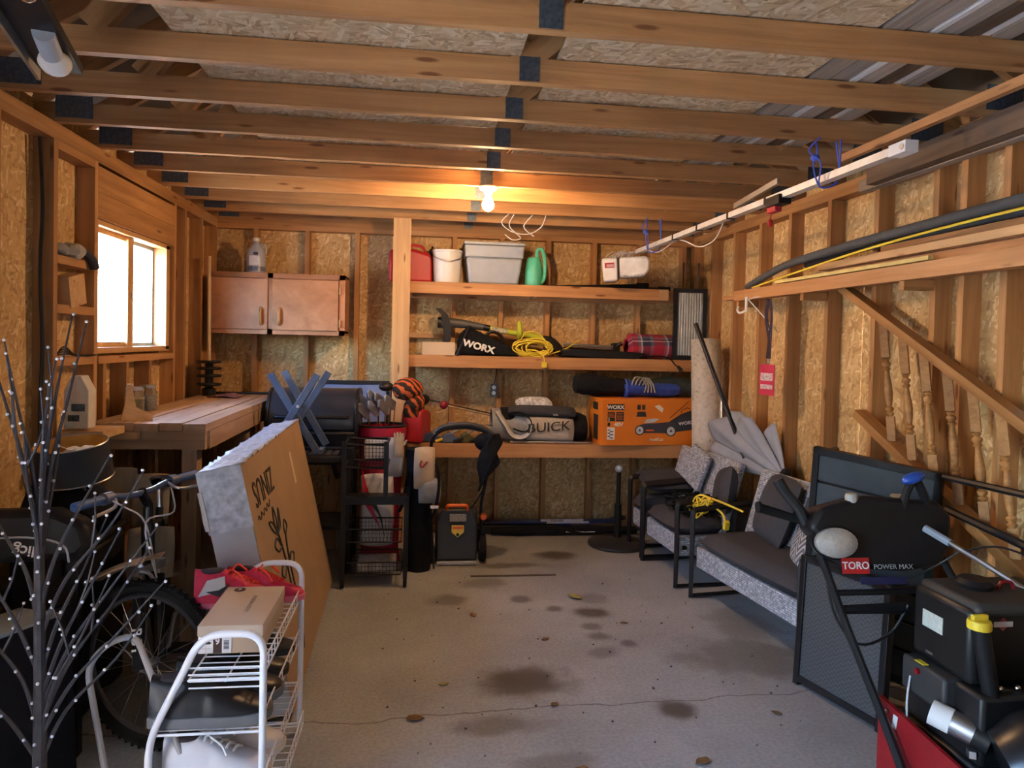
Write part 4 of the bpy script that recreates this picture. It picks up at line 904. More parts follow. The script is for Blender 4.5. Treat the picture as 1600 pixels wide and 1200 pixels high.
# floodlight under the joists at the left, ceiling bulb
t = thing('shop_light', 'dark shop light with round white bulb hanging under left joists', 'light', (-1.12, 2.1, 2.45))
B().bar((-1.02, 1.75, 2.55), (-1.16, 2.45, 2.47), .12, .03).make('housing', BLACKM, t, True)
B().bar((-1.085, 1.76, 2.52), (-1.22, 2.44, 2.445), .01, .05).make('reflector_edge', STEEL, t, True)
B().tube([(-1.09, 2.2, 2.48), (-1.115, 2.30, 2.455)], .03, 12).make('lamp_holder', GREYP, t, True)
B().ball((-1.125, 2.34, 2.445), (.045, .05, .04), 14, 10).make('bulb', WHITEP, t, True)
B().ball((-1.03, 2.0, 2.50), (.025, .025, .025), 12, 8).make('knob', CHROME, t, True)
for y in (1.79, 2.2): B().tube([(-1.06-.1*(y-1.79), y, 2.53), (-1.06-.1*(y-1.79), y, 2.60)], .006, 6).make('hanger', STEEL, t, True)
t = thing('ceiling_bulb', 'lit bare bulb in a porcelain socket under a joist', 'light bulb', (.385, 4.41, 2.50))
B().lathe([(.058, 0), (.06, -.006), (.05, -.02), (.03, -.028), (.024, -.045), (0, -.046)], 20, Matrix.Translation((.385, 4.41, ZC))).make('socket', mat('porcelain', (.72, .60, .48), .35), t, True)
BM = newmat('lit_bulb'); BM[2].inputs['Base Color'].default_value = (1, .9, .7, 1); BM[2].inputs['Emission Color'].default_value = (1, .60, .30, 1); BM[2].inputs['Emission Strength'].default_value = 135
B().lathe([(.0145, 0), (.016, -.014), (.026, -.035), (.035, -.056), (.037, -.068), (.032, -.088), (.018, -.102), (.0005, -.107)], 18, Matrix.Translation((.385, 4.41, ZC-.045))).make('bulb', BM[0], t, True)
# ================================================================== barbecue with trestle legs
t = thing('barbecue', 'black gas barbecue with closed lid by the workbench', 'barbecue', (-.76, 5.25, 0))
BBQ = mat('satin_black_lid', (.022, .025, .033), .3, 0, .06)
prof = [(-.30, 0), (-.31, .06), (-.27, .17), (-.20, .245), (-.10, .28), (.10, .28), (.20, .25), (.25, .12), (.25, 0)]
B().prism([(y*.85, z) for y, z in prof], .60, fr((-1.05, 5.27, .98), (0, 1, 0), (0, 0, 1))).make('lid', BBQ, t, True, bevel=.015)
for x in (-1.06, -.46): B().prism([(y*.89, z*1.04) for y, z in prof], .022, fr((x, 5.27, .975), (0, 1, 0), (0, 0, 1))).make('lid_end', BLACKM, t, True, bevel=.006)
B().tube(round_path([(-.99, 5.03, 1.08), (-.99, 4.985, 1.08), (-.51, 4.985, 1.08), (-.51, 5.03, 1.08)], .02), .012, 8).make('lid_handle', BLACK, t, True)
B().lathe([(0, 0), (.018, 0), (.018, .008), (0, .01)], 14, fr((-1.0, 5.008, 1.02), (1, 0, 0), (0, 0, 1))).make('thermometer', CHROME, t, True)
tapered(B(), .58, .42, .64, .50, .74, .98, (0, 0)).make('firebox', BLACKM, t, bevel=.02).location = (.0, 0, 0)
B().box((0, -.27, .82), (.62, .05, .12)).make('control_panel', BLACKM, t, bevel=.01)
for x in (-.2, 0, .2): B().lathe([(0, 0), (.024, 0), (.02, .03), (0, .032)], 14, fr((x, -.295, .82), (1, 0, 0), (0, 0, 1))).make('knob', BLACK, t)
for x in (-.27, .27):
    for y in (-.19, .19): B().bx(x-.02, x+.02, y-.02, y+.02, .10 if x > 0 else .0, .78).make('leg', BLACKM, t)
for y in (-.19, .19): B().lathe([(0, -.02), (.10, -.02), (.10, .02), (0, .02)], 20, fr((.27, y, .10), (0, 1, 0), (0, 0, 1))).make('wheel', RUBBER, t)
B().box((0, 0, .30), (.56, .40, .03)).make('bottom_shelf', BLACKM, t)
sh = B().bx(-.95, -.52, 4.76, 4.98, .80, .85); sh.make('side_shelf', BLACKM, t, True, bevel=.012)
for k in range(8): B().bx(-.94+k*.052, -.905+k*.052, 4.775, 4.965, .8505, .858).make('shelf_slat', DGREY, t, True)
for x in (-.90, -.57): B().bar((x, 4.8, .80), (x, 5.05, .66), .03, .03).make('shelf_bracket', BLACKM, t, True)
t = thing('folding_legs', 'slate blue crossed folding table legs standing on barbecue shelf', 'folding legs', (-.78, 4.85, .858))
for (xa, za), (xb, zb), y in (((-.985, 1.385), (-.672, .862), 4.80), ((-.915, 1.398), (-.632, .905), 4.90), ((-.68, 1.385), (-.925, .975), 4.775), ((-.62, 1.398), (-.875, .97), 4.87)):
    B().bar((xa, y, za), (xb, y, zb), .022, .046, up=(1, 0, .6)).make('leg', TREADM, t, True, bevel=.003)
B().bar((-.80, 4.76, 1.175), (-.80, 4.92, 1.175), .018, .018).make('pivot_rod', STEEL, t, True)
B().bar((-.655, 4.775, .875), (-.655, 4.93, .875), .03, .03).make('foot_rail', TREADM, t, True)
B().bar((-.905, 4.76, .99), (-.905, 4.90, .99), .03, .03).make('spreader', TREADM, t, True)
# ================================================================== big leaning carton
t = thing('leaning_carton', 'tall thin cardboard carton leaning to the left beside the shoe rack', 'box', (-.53, 3.9, 0))
A0, A1 = V((-.505, 3.05, .002)), V((-.555, 4.74, .002)); e1 = (A1-A0).normalized(); tilt = R(12.6)
e2 = V((-math.sin(tilt), 0, math.cos(tilt))); e3 = e1.cross(e2).normalized(); e3 = -e3 if e3.x > 0 else e3     # e3: into the thickness (to the left)
LB, HB, TB = (A1-A0).length, 1.077, .175
Mb = Matrix((e1, e2, e3)).transposed().to_4x4(); Mb.translation = A0
b = B().bx(0, LB, 0, HB, 0, TB); b.v = [Mb @ p for p in b.v]; lo = min(p.z for p in b.v)
Mb = Matrix.Translation((0, 0, .002-lo)) @ Mb
B().bx(0, LB, 0, HB, 0, TB).v
b = B().bx(0, LB, 0, HB, 0, TB); b.v = [Mb @ p for p in b.v]; b.make('carton', CARD, t, True, bevel=.004)
FOIL = mat('daylit_grey_wrap', (.40, .42, .47), .4, 0, .35, 28, .5)  # wrap grey includes the bluish daylight falling on the carton top
b = B().grid(lambda u, v: (LB*u, HB+.006+.008*mnoise.noise(V((u*30, v*6, 0)))+.01*(mnoise.noise(V((u*70, v*9, 4))) > .35), -.004+(TB+.008)*v), 60, 8); b.v = [Mb @ p for p in b.v]
o = b.make('torn_top_wrap', FOIL, t, True, smooth=60); o.modifiers.new('thickness', 'SOLIDIFY').thickness = .006
PL = mat('daylit_end_grey', (.36, .36, .38), .45, 0, .12, 7)  # cool daylight on the carton's end put into this grey
b = B().bx(-.004, 0, HB*.0+.01, HB-.01, .004, TB-.004); b.v = [Mb @ p for p in b.v]; b.make('end_daylit_face', PL, t, True)
b = B().bx(-.007, -.004, HB*.76, HB+.004, -.002, TB+.003); b.v = [Mb @ p for p in b.v]; b.make('corner_wrap', FOIL, t, True)
tp = [(-.01, HB*.93), (-.008, HB*.87), (-.014, HB*.82), (-.008, HB*.78)]
b = B().tube([Mb @ V((x, y, TB+.002)) for x, y in tp], .010, 6); b.make('torn_edge', mat('torn_paper', (.62, .60, .58), .8), t, True)
q = B()
for sgm in ([(.045, .62), (.045, .54)], [(.075, .645), (.075, .53), (.11, .545), (.085, .575), (.125, .585), (.15, .62), (.12, .635), (.075, .645)]):
    q.tube([Mb @ V((-.0055, y*HB*.75, x)) for x, y in sgm], .0025, 4)
q.make('end_print', BLACKINK, t, True)
b = B().bx(-.0065, -.004, .30, .345, .09, .15); b.v = [Mb @ p for p in b.v]; b.make('end_sticker', NAVY, t, True)
FB = lambda u, h, xx=(1, 0, 0), yy=(0, 1, 0): Mb @ fr((u, h, -.0025), xx, yy)
text('ZINUS', .165, Mb @ fr((.33, .925, -.001), (-1, 0, 0), (0, -1, 0)), BLACKINK, t, sx=.95, depth=.0015)
def stroke(name, pts, r=.006):
    P = smooth_path([(u, h, -.001) for u, h in pts], 6); bb = B().tube([Mb @ p for p in P], r, 5); return bb.make(name, BLACKINK, t, True)
stroke('script_print', [(.10+.28*k/14, .815+.015*k/14+.014*math.sin(k*1.9)) for k in range(15)], .0025)
stroke('leaf_stem', [(.44, .30), (.45, .48), (.43, .60), (.40, .68)]); stroke('leaf_stem', [(.53, .32), (.52, .48), (.54, .58), (.56, .62)])
for pts in ([(.40, .67), (.33, .70), (.27, .755), (.34, .74), (.40, .67)], [(.40, .67), (.45, .70), (.51, .77), (.49, .69), (.40, .67)], [(.40, .68), (.37, .73), (.40, .80), (.43, .74), (.40, .68)], [(.43, .60), (.35, .60), (.29, .64), (.36, .66), (.43, .60)], [(.44, .50), (.36, .47), (.31, .50), (.37, .53), (.44, .50)], [(.56, .62), (.55, .66), (.60, .69), (.63, .65), (.56, .62)], [(.52, .48), (.58, .52), (.66, .50), (.60, .46), (.52, .48)]): stroke('leaf_outline', pts, .005)
b = B().bx(1.10, 1.155, .77, .95, -.002, 0); b.v = [Mb @ p for p in b.v]; b.make('paper_strip', CARDL, t, True)
b = B().bx(.0, .0, .0, .0, 0, 0); 
for u, h in ((.45, .05),): 
    bb = B().prism([(-.05, 0), (0, .045), (.05, 0), (0, -.045)], .0015, Mb @ fr((u, .13, -.002), (1, 0, 0), (0, 1, 0))); bb.make('warning_mark', BLACKINK, t, True)
# ================================================================== rolling cart with wire baskets
t = thing('rolling_cart', 'black three tier rolling cart with wire baskets', 'cart', (-.285, 4.80, 0))
cx0, cx1, cy0, cy1 = -.49, -.085, 4.68, 4.98
for x in (cx0, cx1):
    for y in (cy0, cy1):
        B().bx(x-.014, x+.014, y-.014, y+.014, .06, .96 if x < -.2 else .60).make('post', BLACKM, t, True)
        c = B().lathe([(0, -.012), (.028, -.012), (.03, 0), (.028, .012), (0, .012)], 16, fr((x, y, .03), (0, 1, 0), (0, 0, 1))).make('caster', RUBBER, t, True)
        bb = B().tube([(x-.014, y, .03), (x+.014, y, .03)], .007, 8); bb.v = [PM[t.name].inverted() @ p for p in bb.v]; bb.make('hub', CHROME, c)
B().bx(-.235, -.205, cy0-.014, cy0+.014, .58, .96).make('post', BLACKM, t, True)
def basket(x0_, x1_, z0, z1, name='basket', fr_=.018):
    b = B()
    for z in (z0, z1): b.sq([(x0_, cy0, z), (x1_, cy0, z), (x1_, cy1, z), (x0_, cy1, z)], fr_, True)
    n = int((x1_-x0_)/.022); m = int((z1-z0)/.022)
    for k in range(1, n): b.tube([(x0_+(x1_-x0_)*k/n, cy0, z0), (x0_+(x1_-x0_)*k/n, cy0, z1)], .0014, 4); b.tube([(x0_+(x1_-x0_)*k/n, cy1, z0), (x0_+(x1_-x0_)*k/n, cy1, z1)], .0014, 4); b.tube([(x0_+(x1_-x0_)*k/n, cy0, z0), (x0_+(x1_-x0_)*k/n, cy1, z0)], .0014, 4)
    for k in range(1, m): b.tube([(x0_, cy0, z0+(z1-z0)*k/m), (x1_, cy0, z0+(z1-z0)*k/m), (x1_, cy1, z0+(z1-z0)*k/m), (x0_, cy1, z0+(z1-z0)*k/m)], .0014, 4, True)
    b.make(name, BLACKM, t, True)
basket(cx0, -.215, .79, .94); basket(cx0+.03, cx1-.03, .30, .385, fr_=.007); basket(cx0+.03, cx1-.03, .085, .165, fr_=.007)
B().bx(cx0, cx1, cy0, cy1, .545, .56).make('middle_tray', BLACKM, t, True); B().bx(cx0, cx1, cy0-.006, cy0+.006, .55, .60).make('tray_front', BLACKM, t, True)
B().tube(smooth_path([(-.38, cy0-.012, .595), (-.355, cy0-.014, .62), (-.33, cy0-.012, .595)], 4), .012, 8).make('tray_clip', BLACK, t, True)
single(B().bx(-.40, -.15, 4.72, 4.93, .092, .15), 'parts_case', mat('clear_grey_case', (.32, .32, .32), .3, 0, .4, 30), 'small grey parts case in the lowest basket of the cart', 'case')
# ================================================================== golf bags behind the cart
t = thing('golf_bag', 'red and white upright golf bag behind the rolling cart', 'golf bag', (-.28, 5.20, 0))
REDF = mat('crimson_fabric', (.50, .012, .05), .6, 0, .1, 20); WHITEF = mat('white_vinyl', (.60, .60, .62), .5, 0, .04)
B().lathe([(0, 0), (.15, 0), (.155, .03), (.14, .12), (.15, .5), (.17, .9), (.185, .93), (.185, 1.0), (.16, 1.0), (.155, .94), (0, .90)], 28, sx=.95, sy=.85).make('bag', REDF, t)
B().lathe([(.186, 1.0), (.187, 1.012), (.17, 1.015), (.158, 1.0)], 28, sx=.95, sy=.85, cap=False).make('rim', BLACK, t)
b = B().pillow(fr((-.02, -.135, .42), (1, 0, 0), (0, 0, 1)), .24, .52, .11, 14, 5); b.make('white_pocket', WHITEF, t, smooth=60)
b = B().prism([(-.12, .0), (-.11, -.22), (.02, -.42), (-.03, -.3)], .004, fr((-.0, -.182, .72), (1, 0, 0), (0, .12, 1))); b.make('red_flash', REDF, t)
sw = [(-.10, .02), (-.06, -.02), (.0, -.10), (.045, -.26), (.02, -.12), (-.02, -.02)]
b = B().prism(sw, .004, fr((.0, -.186, .50), (1, 0, 0), (0, .05, 1))); b.make('swoosh', BLACKINK, t)
b = B().pillow(fr((.10, -.12, .78), (1, .3, 0), (0, 0, 1)), .14, .26, .07, 10, 4); b.make('side_pocket', WHITEF, t, smooth=60)
B().tube(smooth_path([(.14, -.06, .92), (.20, -.1, .75), (.17, -.12, .5), (.14, -.1, .4)], 5), .02, 8, flat=.4).make('strap', BLACKF, t)
b = B().box((.02, -.152, .86), (.05, .004, .10)).box((.06, -.152, .84), (.05, .004, .05)).box((-.02, -.152, .83), (.05, .004, .04)); b.make('emblem', NAVY, t)
b = B().pillow(fr((.0, -.150, .855), (1, 0, 0), (0, 0, 1)), .22, .17, .02, 8, 3); b.make('emblem_patch', WHITEF, t, smooth=60)
for k, (dx, dy, hx, hz, kind, lab) in enumerate(((-.10, -.02, -.15, 1.13, 'iron', 0), (-.08, .04, -.11, 1.16, 'iron', 0), (-.05, -.05, -.09, 1.09, 'iron', 0), (-.02, .02, -.03, 1.18, 'iron', 0), (.0, -.06, -.02, 1.11, 'iron', 0), (.03, .03, .02, 1.16, 'iron', 0), (.05, -.04, .05, 1.12, 'iron', 0), (.08, .0, .09, 1.15, 'iron', 0), (-.12, .03, -.18, 1.10, 'wood', 1), (.04, .08, .06, 1.28, 'wood', 2))):
    gx = -.28
    lab_ = ['steel iron standing among the clubs in the red golf bag', 'dark wood club leaning out of the red golf bag', 'big black driver standing tallest in the red golf bag'][lab]
    club('golf_club', lab_, (gx+dx*.6, 5.20+dy*.6, .25), (gx+hx, 5.20+dy, hz), kind, 'irons in the red golf bag' if lab == 0 else None)
def tiger():
    m, nt, b = newmat('tiger_stripes'); v = coords(nt, (1, 1, 1)); w = nd(nt, 'ShaderNodeTexWave', Scale=9.0, Distortion=6.0, Detail=2.0); w.inputs['Detail Scale'].default_value = 1.2
    w.bands_direction = 'DIAGONAL'; lk(nt, v, w.inputs['Vector']); r = ramp(nt, [(.42, (.55, .10, .02)), (.5, (.03, .015, .01))]); lk(nt, w.outputs['Fac'], r.inputs[0]); lk(nt, r.outputs[0], b.inputs['Base Color']); b.inputs['Roughness'].default_value = .95; return m
TG = tiger()
t = thing('club_head_cover', 'plush orange head cover with black tiger stripes on a club', 'head cover', (-.09, 5.25, 1.07))
B().ball((-.10, 5.25, 1.265), (.115, .10, .085), 18, 12).make('crown', TG, t, True); B().ball((-.045, 5.24, 1.17), (.07, .07, .075), 14, 10).make('muzzle', TG, t, True)
B().lathe([(.05, 0), (.06, .03), (.05, .1), (.03, .14)], 16, Matrix.Translation((-.075, 5.25, 1.06))).make('sock', TG, t, True)
B().ball((-.155, 5.245, 1.24), (.05, .06, .05), 12, 8).make('ruff', TG, t, True)
t = thing('golf_stand_bag', 'black golf stand bag with beige panels beside the red golf bag', 'golf bag', (.0, 5.05, 0))
B().lathe([(0, 0), (.085, 0), (.09, .04), (.085, .3), (.095, .8), (.10, .86), (.09, .86), (0, .80)], 24).make('bag', BLACKF, t)
b = B().pillow(fr((.03, -.11, .74), (1, .2, 0), (.15, 0, 1)), .15, .30, .07, 10, 3); b.make('beige_panel', TANF, t, smooth=60)
b = B().pillow(fr((.07, -.10, .58), (1, .2, 0), (.3, 0, 1)), .16, .18, .07, 10, 3); b.make('grey_panel', GREYF, t, smooth=60)
sm = smooth_path([(.01, -.155, .80), (.0, -.16, .77), (.015, -.16, .755), (.05, -.15, .79)], 4); B().tube(sm, .006, 6).make('swoosh', RED, t)
B().tube(smooth_path([(.05, -.05, .86), (.13, -.1, .7), (.11, -.12, .45), (.03, -.1, .3)], 5), .018, 8, flat=.4).make('strap', BLACKF, t)
B().bx(.075, .13, -.165, -.16, .47, .49).make('label_tab', WHITEINK, t)
for x in (-.10, .10): B().tube([(x*.6, -.09, .72), (x*1.1, -.06, .02)], .008, 6).make('stand_leg', BLACKM, t)
t = thing('golf_glove', 'beige golf glove hanging on the front of the red golf bag', 'glove', (-.145, 5.02, .80))
b = B().pillow(fr((-.15, 5.01, .885), (1, 0, 0), (-.05, 0, 1)), .075, .17, .03, 10, 3); b.make('palm', TANF, t, True, smooth=60)
for k in range(4): B().tube([(-.178+.018*k, 5.005, .93), (-.182+.02*k, 5.0, .985-.008*abs(k-1.5))], [.009, .007], 6).make('finger', TANF, t, True)
B().tube([(-.115, 5.005, .89), (-.095, 5.0, .925)], [.010, .007], 6).make('thumb', TANF, t, True)
# ================================================================== lawn mower
t = thing('lawn_mower', 'black electric push mower with orange clamps under the bench', 'lawn mower', (.275, 5.30, 0))
mx = .275
MB_ = mat('mower_black', (.026, .026, .028), .45)
B().prism([(-.16, .05), (.17, .05), (.17, .22), (.10, .30), (-.02, .36), (-.10, .40), (-.15, .38), (-.18, .12)], .30, fr((.125, 5.32, .0), (0, 1, 0), (0, 0, 1))).make('deck', MB_, t, True, bevel=.02)
B().prism([(-.145, .03), (.145, .03), (.15, .30), (.11, .40), (-.11, .40), (-.15, .30)], .03, fr((mx, 5.16, .0), (1, 0, 0), (0, .06, 1))).make('rear_flap', MB_, t, True, bevel=.012)
B().bx(.13, .42, 5.10, 5.13, .005, .03).make('trail_edge', GREYP, t, True, bevel=.006)
B().tube(round_path([(.20, 5.14, .40), (.20, 5.12, .435), (.345, 5.12, .435), (.345, 5.14, .40)], .02), .013, 8).make('carry_handle', ORANGE, t, True)
B().box((mx+.005, 5.128, .345), (.12, .004, .055)).make('rating_label', mat('grey_label', (.28, .27, .25), .5, 0, .3, 80), t, True)
B().prism([(-.045, .045), (.045, .045), (.045, -.005), (0, -.045), (-.045, -.005)], .004, fr((mx+.005, 5.127, .245), (1, 0, 0), (0, 0, 1))).make('warning_label', mat('yellow_label', (.75, .55, .08), .5), t, True)
B().box((mx+.005, 5.122, .272), (.075, .002, .018)).make('warning_band', ORANGE, t, True); B().box((mx+.005, 5.122, .222), (.02, .002, .02), (0, R(45), 0)).make('warning_symbol', BLACKINK, t, True)
for x in (.085, .47):
    for y, r in ((5.22, .10), (5.46, .085)):
        c = B().lathe([(0, -.022), (r*.95, -.022), (r, -.01), (r, .01), (r*.95, .022), (0, .022)], 22, fr((x, y, r), (0, 1, 0), (0, 0, 1))).make('wheel', RUBBER, t, True)
        bb = B().lathe([(0, -.025), (r*.5, -.025), (r*.5, .025), (0, .025)], 16, fr((x, y, r), (0, 1, 0), (0, 0, 1))); bb.v = [PM[t.name].inverted() @ p for p in bb.v]; bb.make('hub', MB_, c)
hp = [(.085, 5.22, .17), (.075, 5.20, .42), (.075, 5.17, .86)]
B().tube(round_path(hp[:2]+[(.075, 5.17, .86), (.085, 5.15, .93), (.16, 5.13, .99), (.33, 5.12, 1.005), (.47, 5.12, .975), (.53, 5.13, .92), (.47, 5.17, .55), (.45, 5.20, .42), (.465, 5.22, .17)], .06, 5), .0125, 10).make('handle', BLACKM, t, True)
B().tube(smooth_path([(.10, 5.12, .965), (.17, 5.105, 1.01), (.33, 5.095, 1.03), (.45, 5.10, 1.0), (.52, 5.10, .955)], 5), .017, 8).make('grip', mat('grip_foam', (.04, .042, .046), .55), t, True)
for x, z in ((.062, .645), (.487, .66), (.062, .355), (.468, .345)): B().lathe([(0, 0), (.028, 0), (.03, .012), (.022, .035), (0, .038)], 6, fr((x, 5.17, z), (1, 0, 0), (0, 0, 1))).make('clamp_knob', ORANGE, t, True)
B().box((.44, 5.105, .90), (.07, .05, .06)).make('switch_box', BLACK, t, True, bevel=.01)
B().tube(smooth_path([(.44, 5.10, .87), (.45, 5.08, .7), (.47, 5.10, .6), (.41, 5.08, .48), (.36, 5.11, .41)], 5), .006, 6).make('power_cable', BLACK, t, True)
t = thing('black_garment', 'black fabric draped over the mower handle', 'garment', (.48, 5.11, .70))
b = B().grid(lambda u, v: (.43+.15*u-.02*v+.015*math.sin(v*9+u*5), 5.085-.05*math.sin(math.pi*u)+.012*mnoise.noise(V((u*6, v*5, 1))), .965-.42*v*(1-.5*u)), 14, 14); o = b.make('cloth', BLACKF, t, True, smooth=60); o.modifiers.new('thickness', 'SOLIDIFY').thickness = .01
B().ball((.47, 5.11, .90), (.085, .05, .07), 14, 10).make('bunched_top', BLACKF, t, True)
# ================================================================== skis on the floor
for k, (xa, xb, y, m, lab) in enumerate(((.55, 1.75, 5.98, mat('ski_blue', (.03, .05, .16), .3), 'navy ski lying on the floor along the back wall'), (.60, 1.85, 5.88, BLACKF, 'long black ski bag lying on the floor in front of the navy ski'))):
    t = thing('ski' if k == 0 else 'ski_bag', lab, 'ski' if k == 0 else 'ski bag', ((xa+xb)/2, y, 0))
    if k == 0:
        n = 10; b = B().prism([(xa, .01), (xb-.1, .01), (xb, .06), (xb, .075), (xb-.1, .03), (xa, .03)], .09, fr((0, y+.045, .075), (1, 0, 0), (0, 0, 1))); b.make('blade', m, t, True, bevel=.003)
        B().bx(1.08, 1.45, y-.047, y-.045, .087, .103).make('white_stripe', WHITEINK, t, True); B().bx(1.15, 1.5, y-.047, y-.0455, .078, .084).make('blue_stripe', BLUE, t, True)
        text('FISCHER', .03, fr((1.17, y-.049, .112), (1, 0, -.03), (0, 0, 1)), RED, t); B().bx(1.03, 1.40, y-.047, y-.03, .104, .122).make('white_panel', WHITEINK, t, True)
        B().box((.8, y, .037), (1.0, .10, .074)).make('second_blade', BLACK, t, True, bevel=.01)
    else:
        roll2([(xa, y, .045), (1.0, y, .04), (1.4, y, .045), (xb, y, .038)], [.02, .04, .036, .04, .035, .03], 31, .1, sq=.95).make('bag', m, t, True, smooth=60)
        B().bx(1.23, 1.48, y-.044, y-.036, .035, .047).make('white_strip', WHITEINK, t, True)
# ================================================================== umbrella base
t = thing('parasol_base', 'round black parasol base with short stem on the floor', 'parasol base', (1.60, 5.58, 0))
B().lathe([(0, 0), (.235, 0), (.24, .012), (.235, .025), (.215, .035), (.12, .055), (.06, .065), (0, .066)], 36).make('disc', mat('cast_black_base', (.03, .028, .03), .3), t)
B().lathe([(.03, .06), (.03, .33), (.026, .335), (0, .335)], 18).make('stem', BLACKM, t)
B().lathe([(.018, .33), (.018, .60), (0, .60)], 12).make('pole', BLACKM, t); B().ball((0, 0, .62), .032, 14, 9).make('cap', GREYP, t)
B().lathe([(0, 0), (.018, 0), (.016, .03), (0, .03)], 10, fr((.03, 0, .22), (0, 1, 0), (0, 0, 1))).make('tightening_knob', BLACK, t)
# ================================================================== patio seating: wicker seats with black tube frames
def wicker():
    m, nt, b = newmat('grey_wicker'); tc = nt.nodes.new('ShaderNodeTexCoord'); se = nt.nodes.new('ShaderNodeSeparateXYZ'); lk(nt, tc.outputs['Object'], se.inputs[0])
    ad = nt.nodes.new('ShaderNodeMath'); ad.operation = 'ADD'; lk(nt, se.outputs[0], ad.inputs[0]); lk(nt, se.outputs[1], ad.inputs[1])
    co = nt.nodes.new('ShaderNodeCombineXYZ'); lk(nt, ad.outputs[0], co.inputs[0]); lk(nt, se.outputs[2], co.inputs[1])
    br = nd(nt, 'ShaderNodeTexBrick', Scale=1.0); br.inputs['Brick Width'].default_value = .026; br.inputs['Row Height'].default_value = .0125; br.inputs['Mortar Size'].default_value = .0012; br.offset_frequency = 2
    br.inputs['Color1'].default_value = (.60, .64, .72, 1); br.inputs['Color2'].default_value = (.32, .35, .42, 1); br.inputs['Mortar'].default_value = (.14, .15, .18, 1); lk(nt, co.outputs[0], br.inputs['Vector'])
    wn_ = nd(nt, 'ShaderNodeTexNoise', Scale=55.0, Detail=2.0); lk(nt, tc.outputs['Object'], wn_.inputs['Vector']); wr_ = ramp(nt, [(.35, (.62, .64, .68)), (.65, (1.15, 1.15, 1.15))]); lk(nt, wn_.outputs['Fac'], wr_.inputs[0])
    wm_ = nd(nt, 'ShaderNodeMixRGB', blend_type='MULTIPLY'); wm_.inputs[0].default_value = 1; lk(nt, br.outputs['Color'], wm_.inputs[1]); lk(nt, wr_.outputs[0], wm_.inputs[2])
    lk(nt, wm_.outputs[0], b.inputs['Base Color']); b.inputs['Roughness'].default_value = .6
    bp = nd(nt, 'ShaderNodeBump', Strength=.5, Distance=.004); bp.invert = True; lk(nt, br.outputs['Fac'], bp.inputs['Height']); lk(nt, bp.outputs[0], b.inputs['Normal']); return m
WICK = wicker()
CUSH = mat('charcoal_cushion', (.050, .052, .064), .9, 0, .1, 50, .15)
def seat(name, label, cat, loc, rz, wid, dep=.70, back=True, nb=1):
    """faces local -Y... built facing local -X; width runs along local Y"""
    t = thing(name, label, cat, loc, rz)
    for y in (0, wid):
        pts = [(0, y, .014), (0, y, .57), (dep, y, .60), (dep, y, .014)]
        a = B().sq(round_path(pts, .025, 3)+[V((dep, y, .014))][:0], .028, True).make('arm_frame', BLACKM, t)
    B().bx(.02, dep-.05, .02, wid-.02, .205, .34).make('wicker_base', WICK, t, bevel=.01)
    for y in (.03, wid-.03):
        for x in (.06, dep-.08): B().bx(x-.012, x+.012, y-.03, y+.03, .255, .28).make('bolt_bracket', BLACKM, t)
    n = nb
    for k in range(n):
        w = (wid-.05)/n; b = B().pillow(fr((.32, .025+w*(k+.5), .39), (1, 0, 0), (0, 1, 0)), .66, w, .125, 14, 8); b.make('seat_cushion', CUSH, t, smooth=60)
    if back:
        b = B().box((dep-.0, wid/2, .58), (.05, wid-.06, .52), (0, R(16), 0)); b.make('wicker_back', WICK, t, bevel=.012)
    return t
SOFA = seat('patio_sofa', 'long wicker patio sofa with charcoal seat cushion beside the tipped table', 'sofa', (1.905, 3.32, 0), R(8), 1.07, .43, True, 1)
CH2 = seat('patio_armchair', 'wicker patio armchair holding black netting and yellow cord', 'chair', (1.72, 4.56, 0), R(4), .60, .42)
CH3 = seat('patio_armchair', 'wicker patio armchair farthest back beside the parasol base', 'chair', (1.69, 5.22, 0), R(4), .27, .37)
def cushion(name, label, M, w, h, th, m, e=3.0):
    b = B().pillow(M, w, h, th, 14, e); return single(b, name, m, label, 'cushion', smooth=60)
cushion('back_cushion', 'charcoal back cushion standing in the armchair with netting', fr((2.10, 4.68, .63), (-.25, -1, .25), (.25, .3, 1)), .36, .34, .14, CUSH)
cushion('back_cushion', 'large charcoal back cushion at the far end of the sofa', fr((2.18, 4.10, .64), (-.1, -1, 0), (.35, 0, 1)), .42, .42, .15, CUSH)
cushion('back_cushion', 'charcoal back cushion behind the patterned pillow', fr((2.25, 3.72, .66), (-.1, -1, 0), (.35, 0, 1)), .38, .38, .14, CUSH)
cushion('seat_pad', 'charcoal cushion lying flat on the farthest armchair', fr((1.98, 5.42, .56), (1, 0, 0), (0, 1, .15)), .5, .4, .13, CUSH)
single(B().box((2.06, 5.10, .72), (.04, .30, .28), (R(12), R(14), R(4))), 'wicker_panel', WICK, 'loose light wicker panel leaning against the rolled rug', 'panel', bevel=.012)
def chev():
    m, nt, b = newmat('chevron_cotton'); v = coords(nt); se = nt.nodes.new('ShaderNodeSeparateXYZ'); lk(nt, v, se.inputs[0])
    def M(op, a, c=0.0):
        q = nt.nodes.new('ShaderNodeMath'); q.operation = op
        for i, x in enumerate((a, c)):
            if isinstance(x, (int, float)): q.inputs[i].default_value = x
            else: lk(nt, x, q.inputs[i])
        return q.outputs[0]
    zig = M('PINGPONG', M('MULTIPLY', se.outputs[1], 1.0), .06); f = M('FRACT', M('MULTIPLY', M('ADD', M('ADD', se.outputs[2], zig), 9), 26.0))
    r = ramp(nt, [(0, (.12, .13, .16)), (.62, (.52, .53, .56))], 'CONSTANT'); lk(nt, f, r.inputs[0]); lk(nt, r.outputs[0], b.inputs['Base Color']); b.inputs['Roughness'].default_value = .9; return m
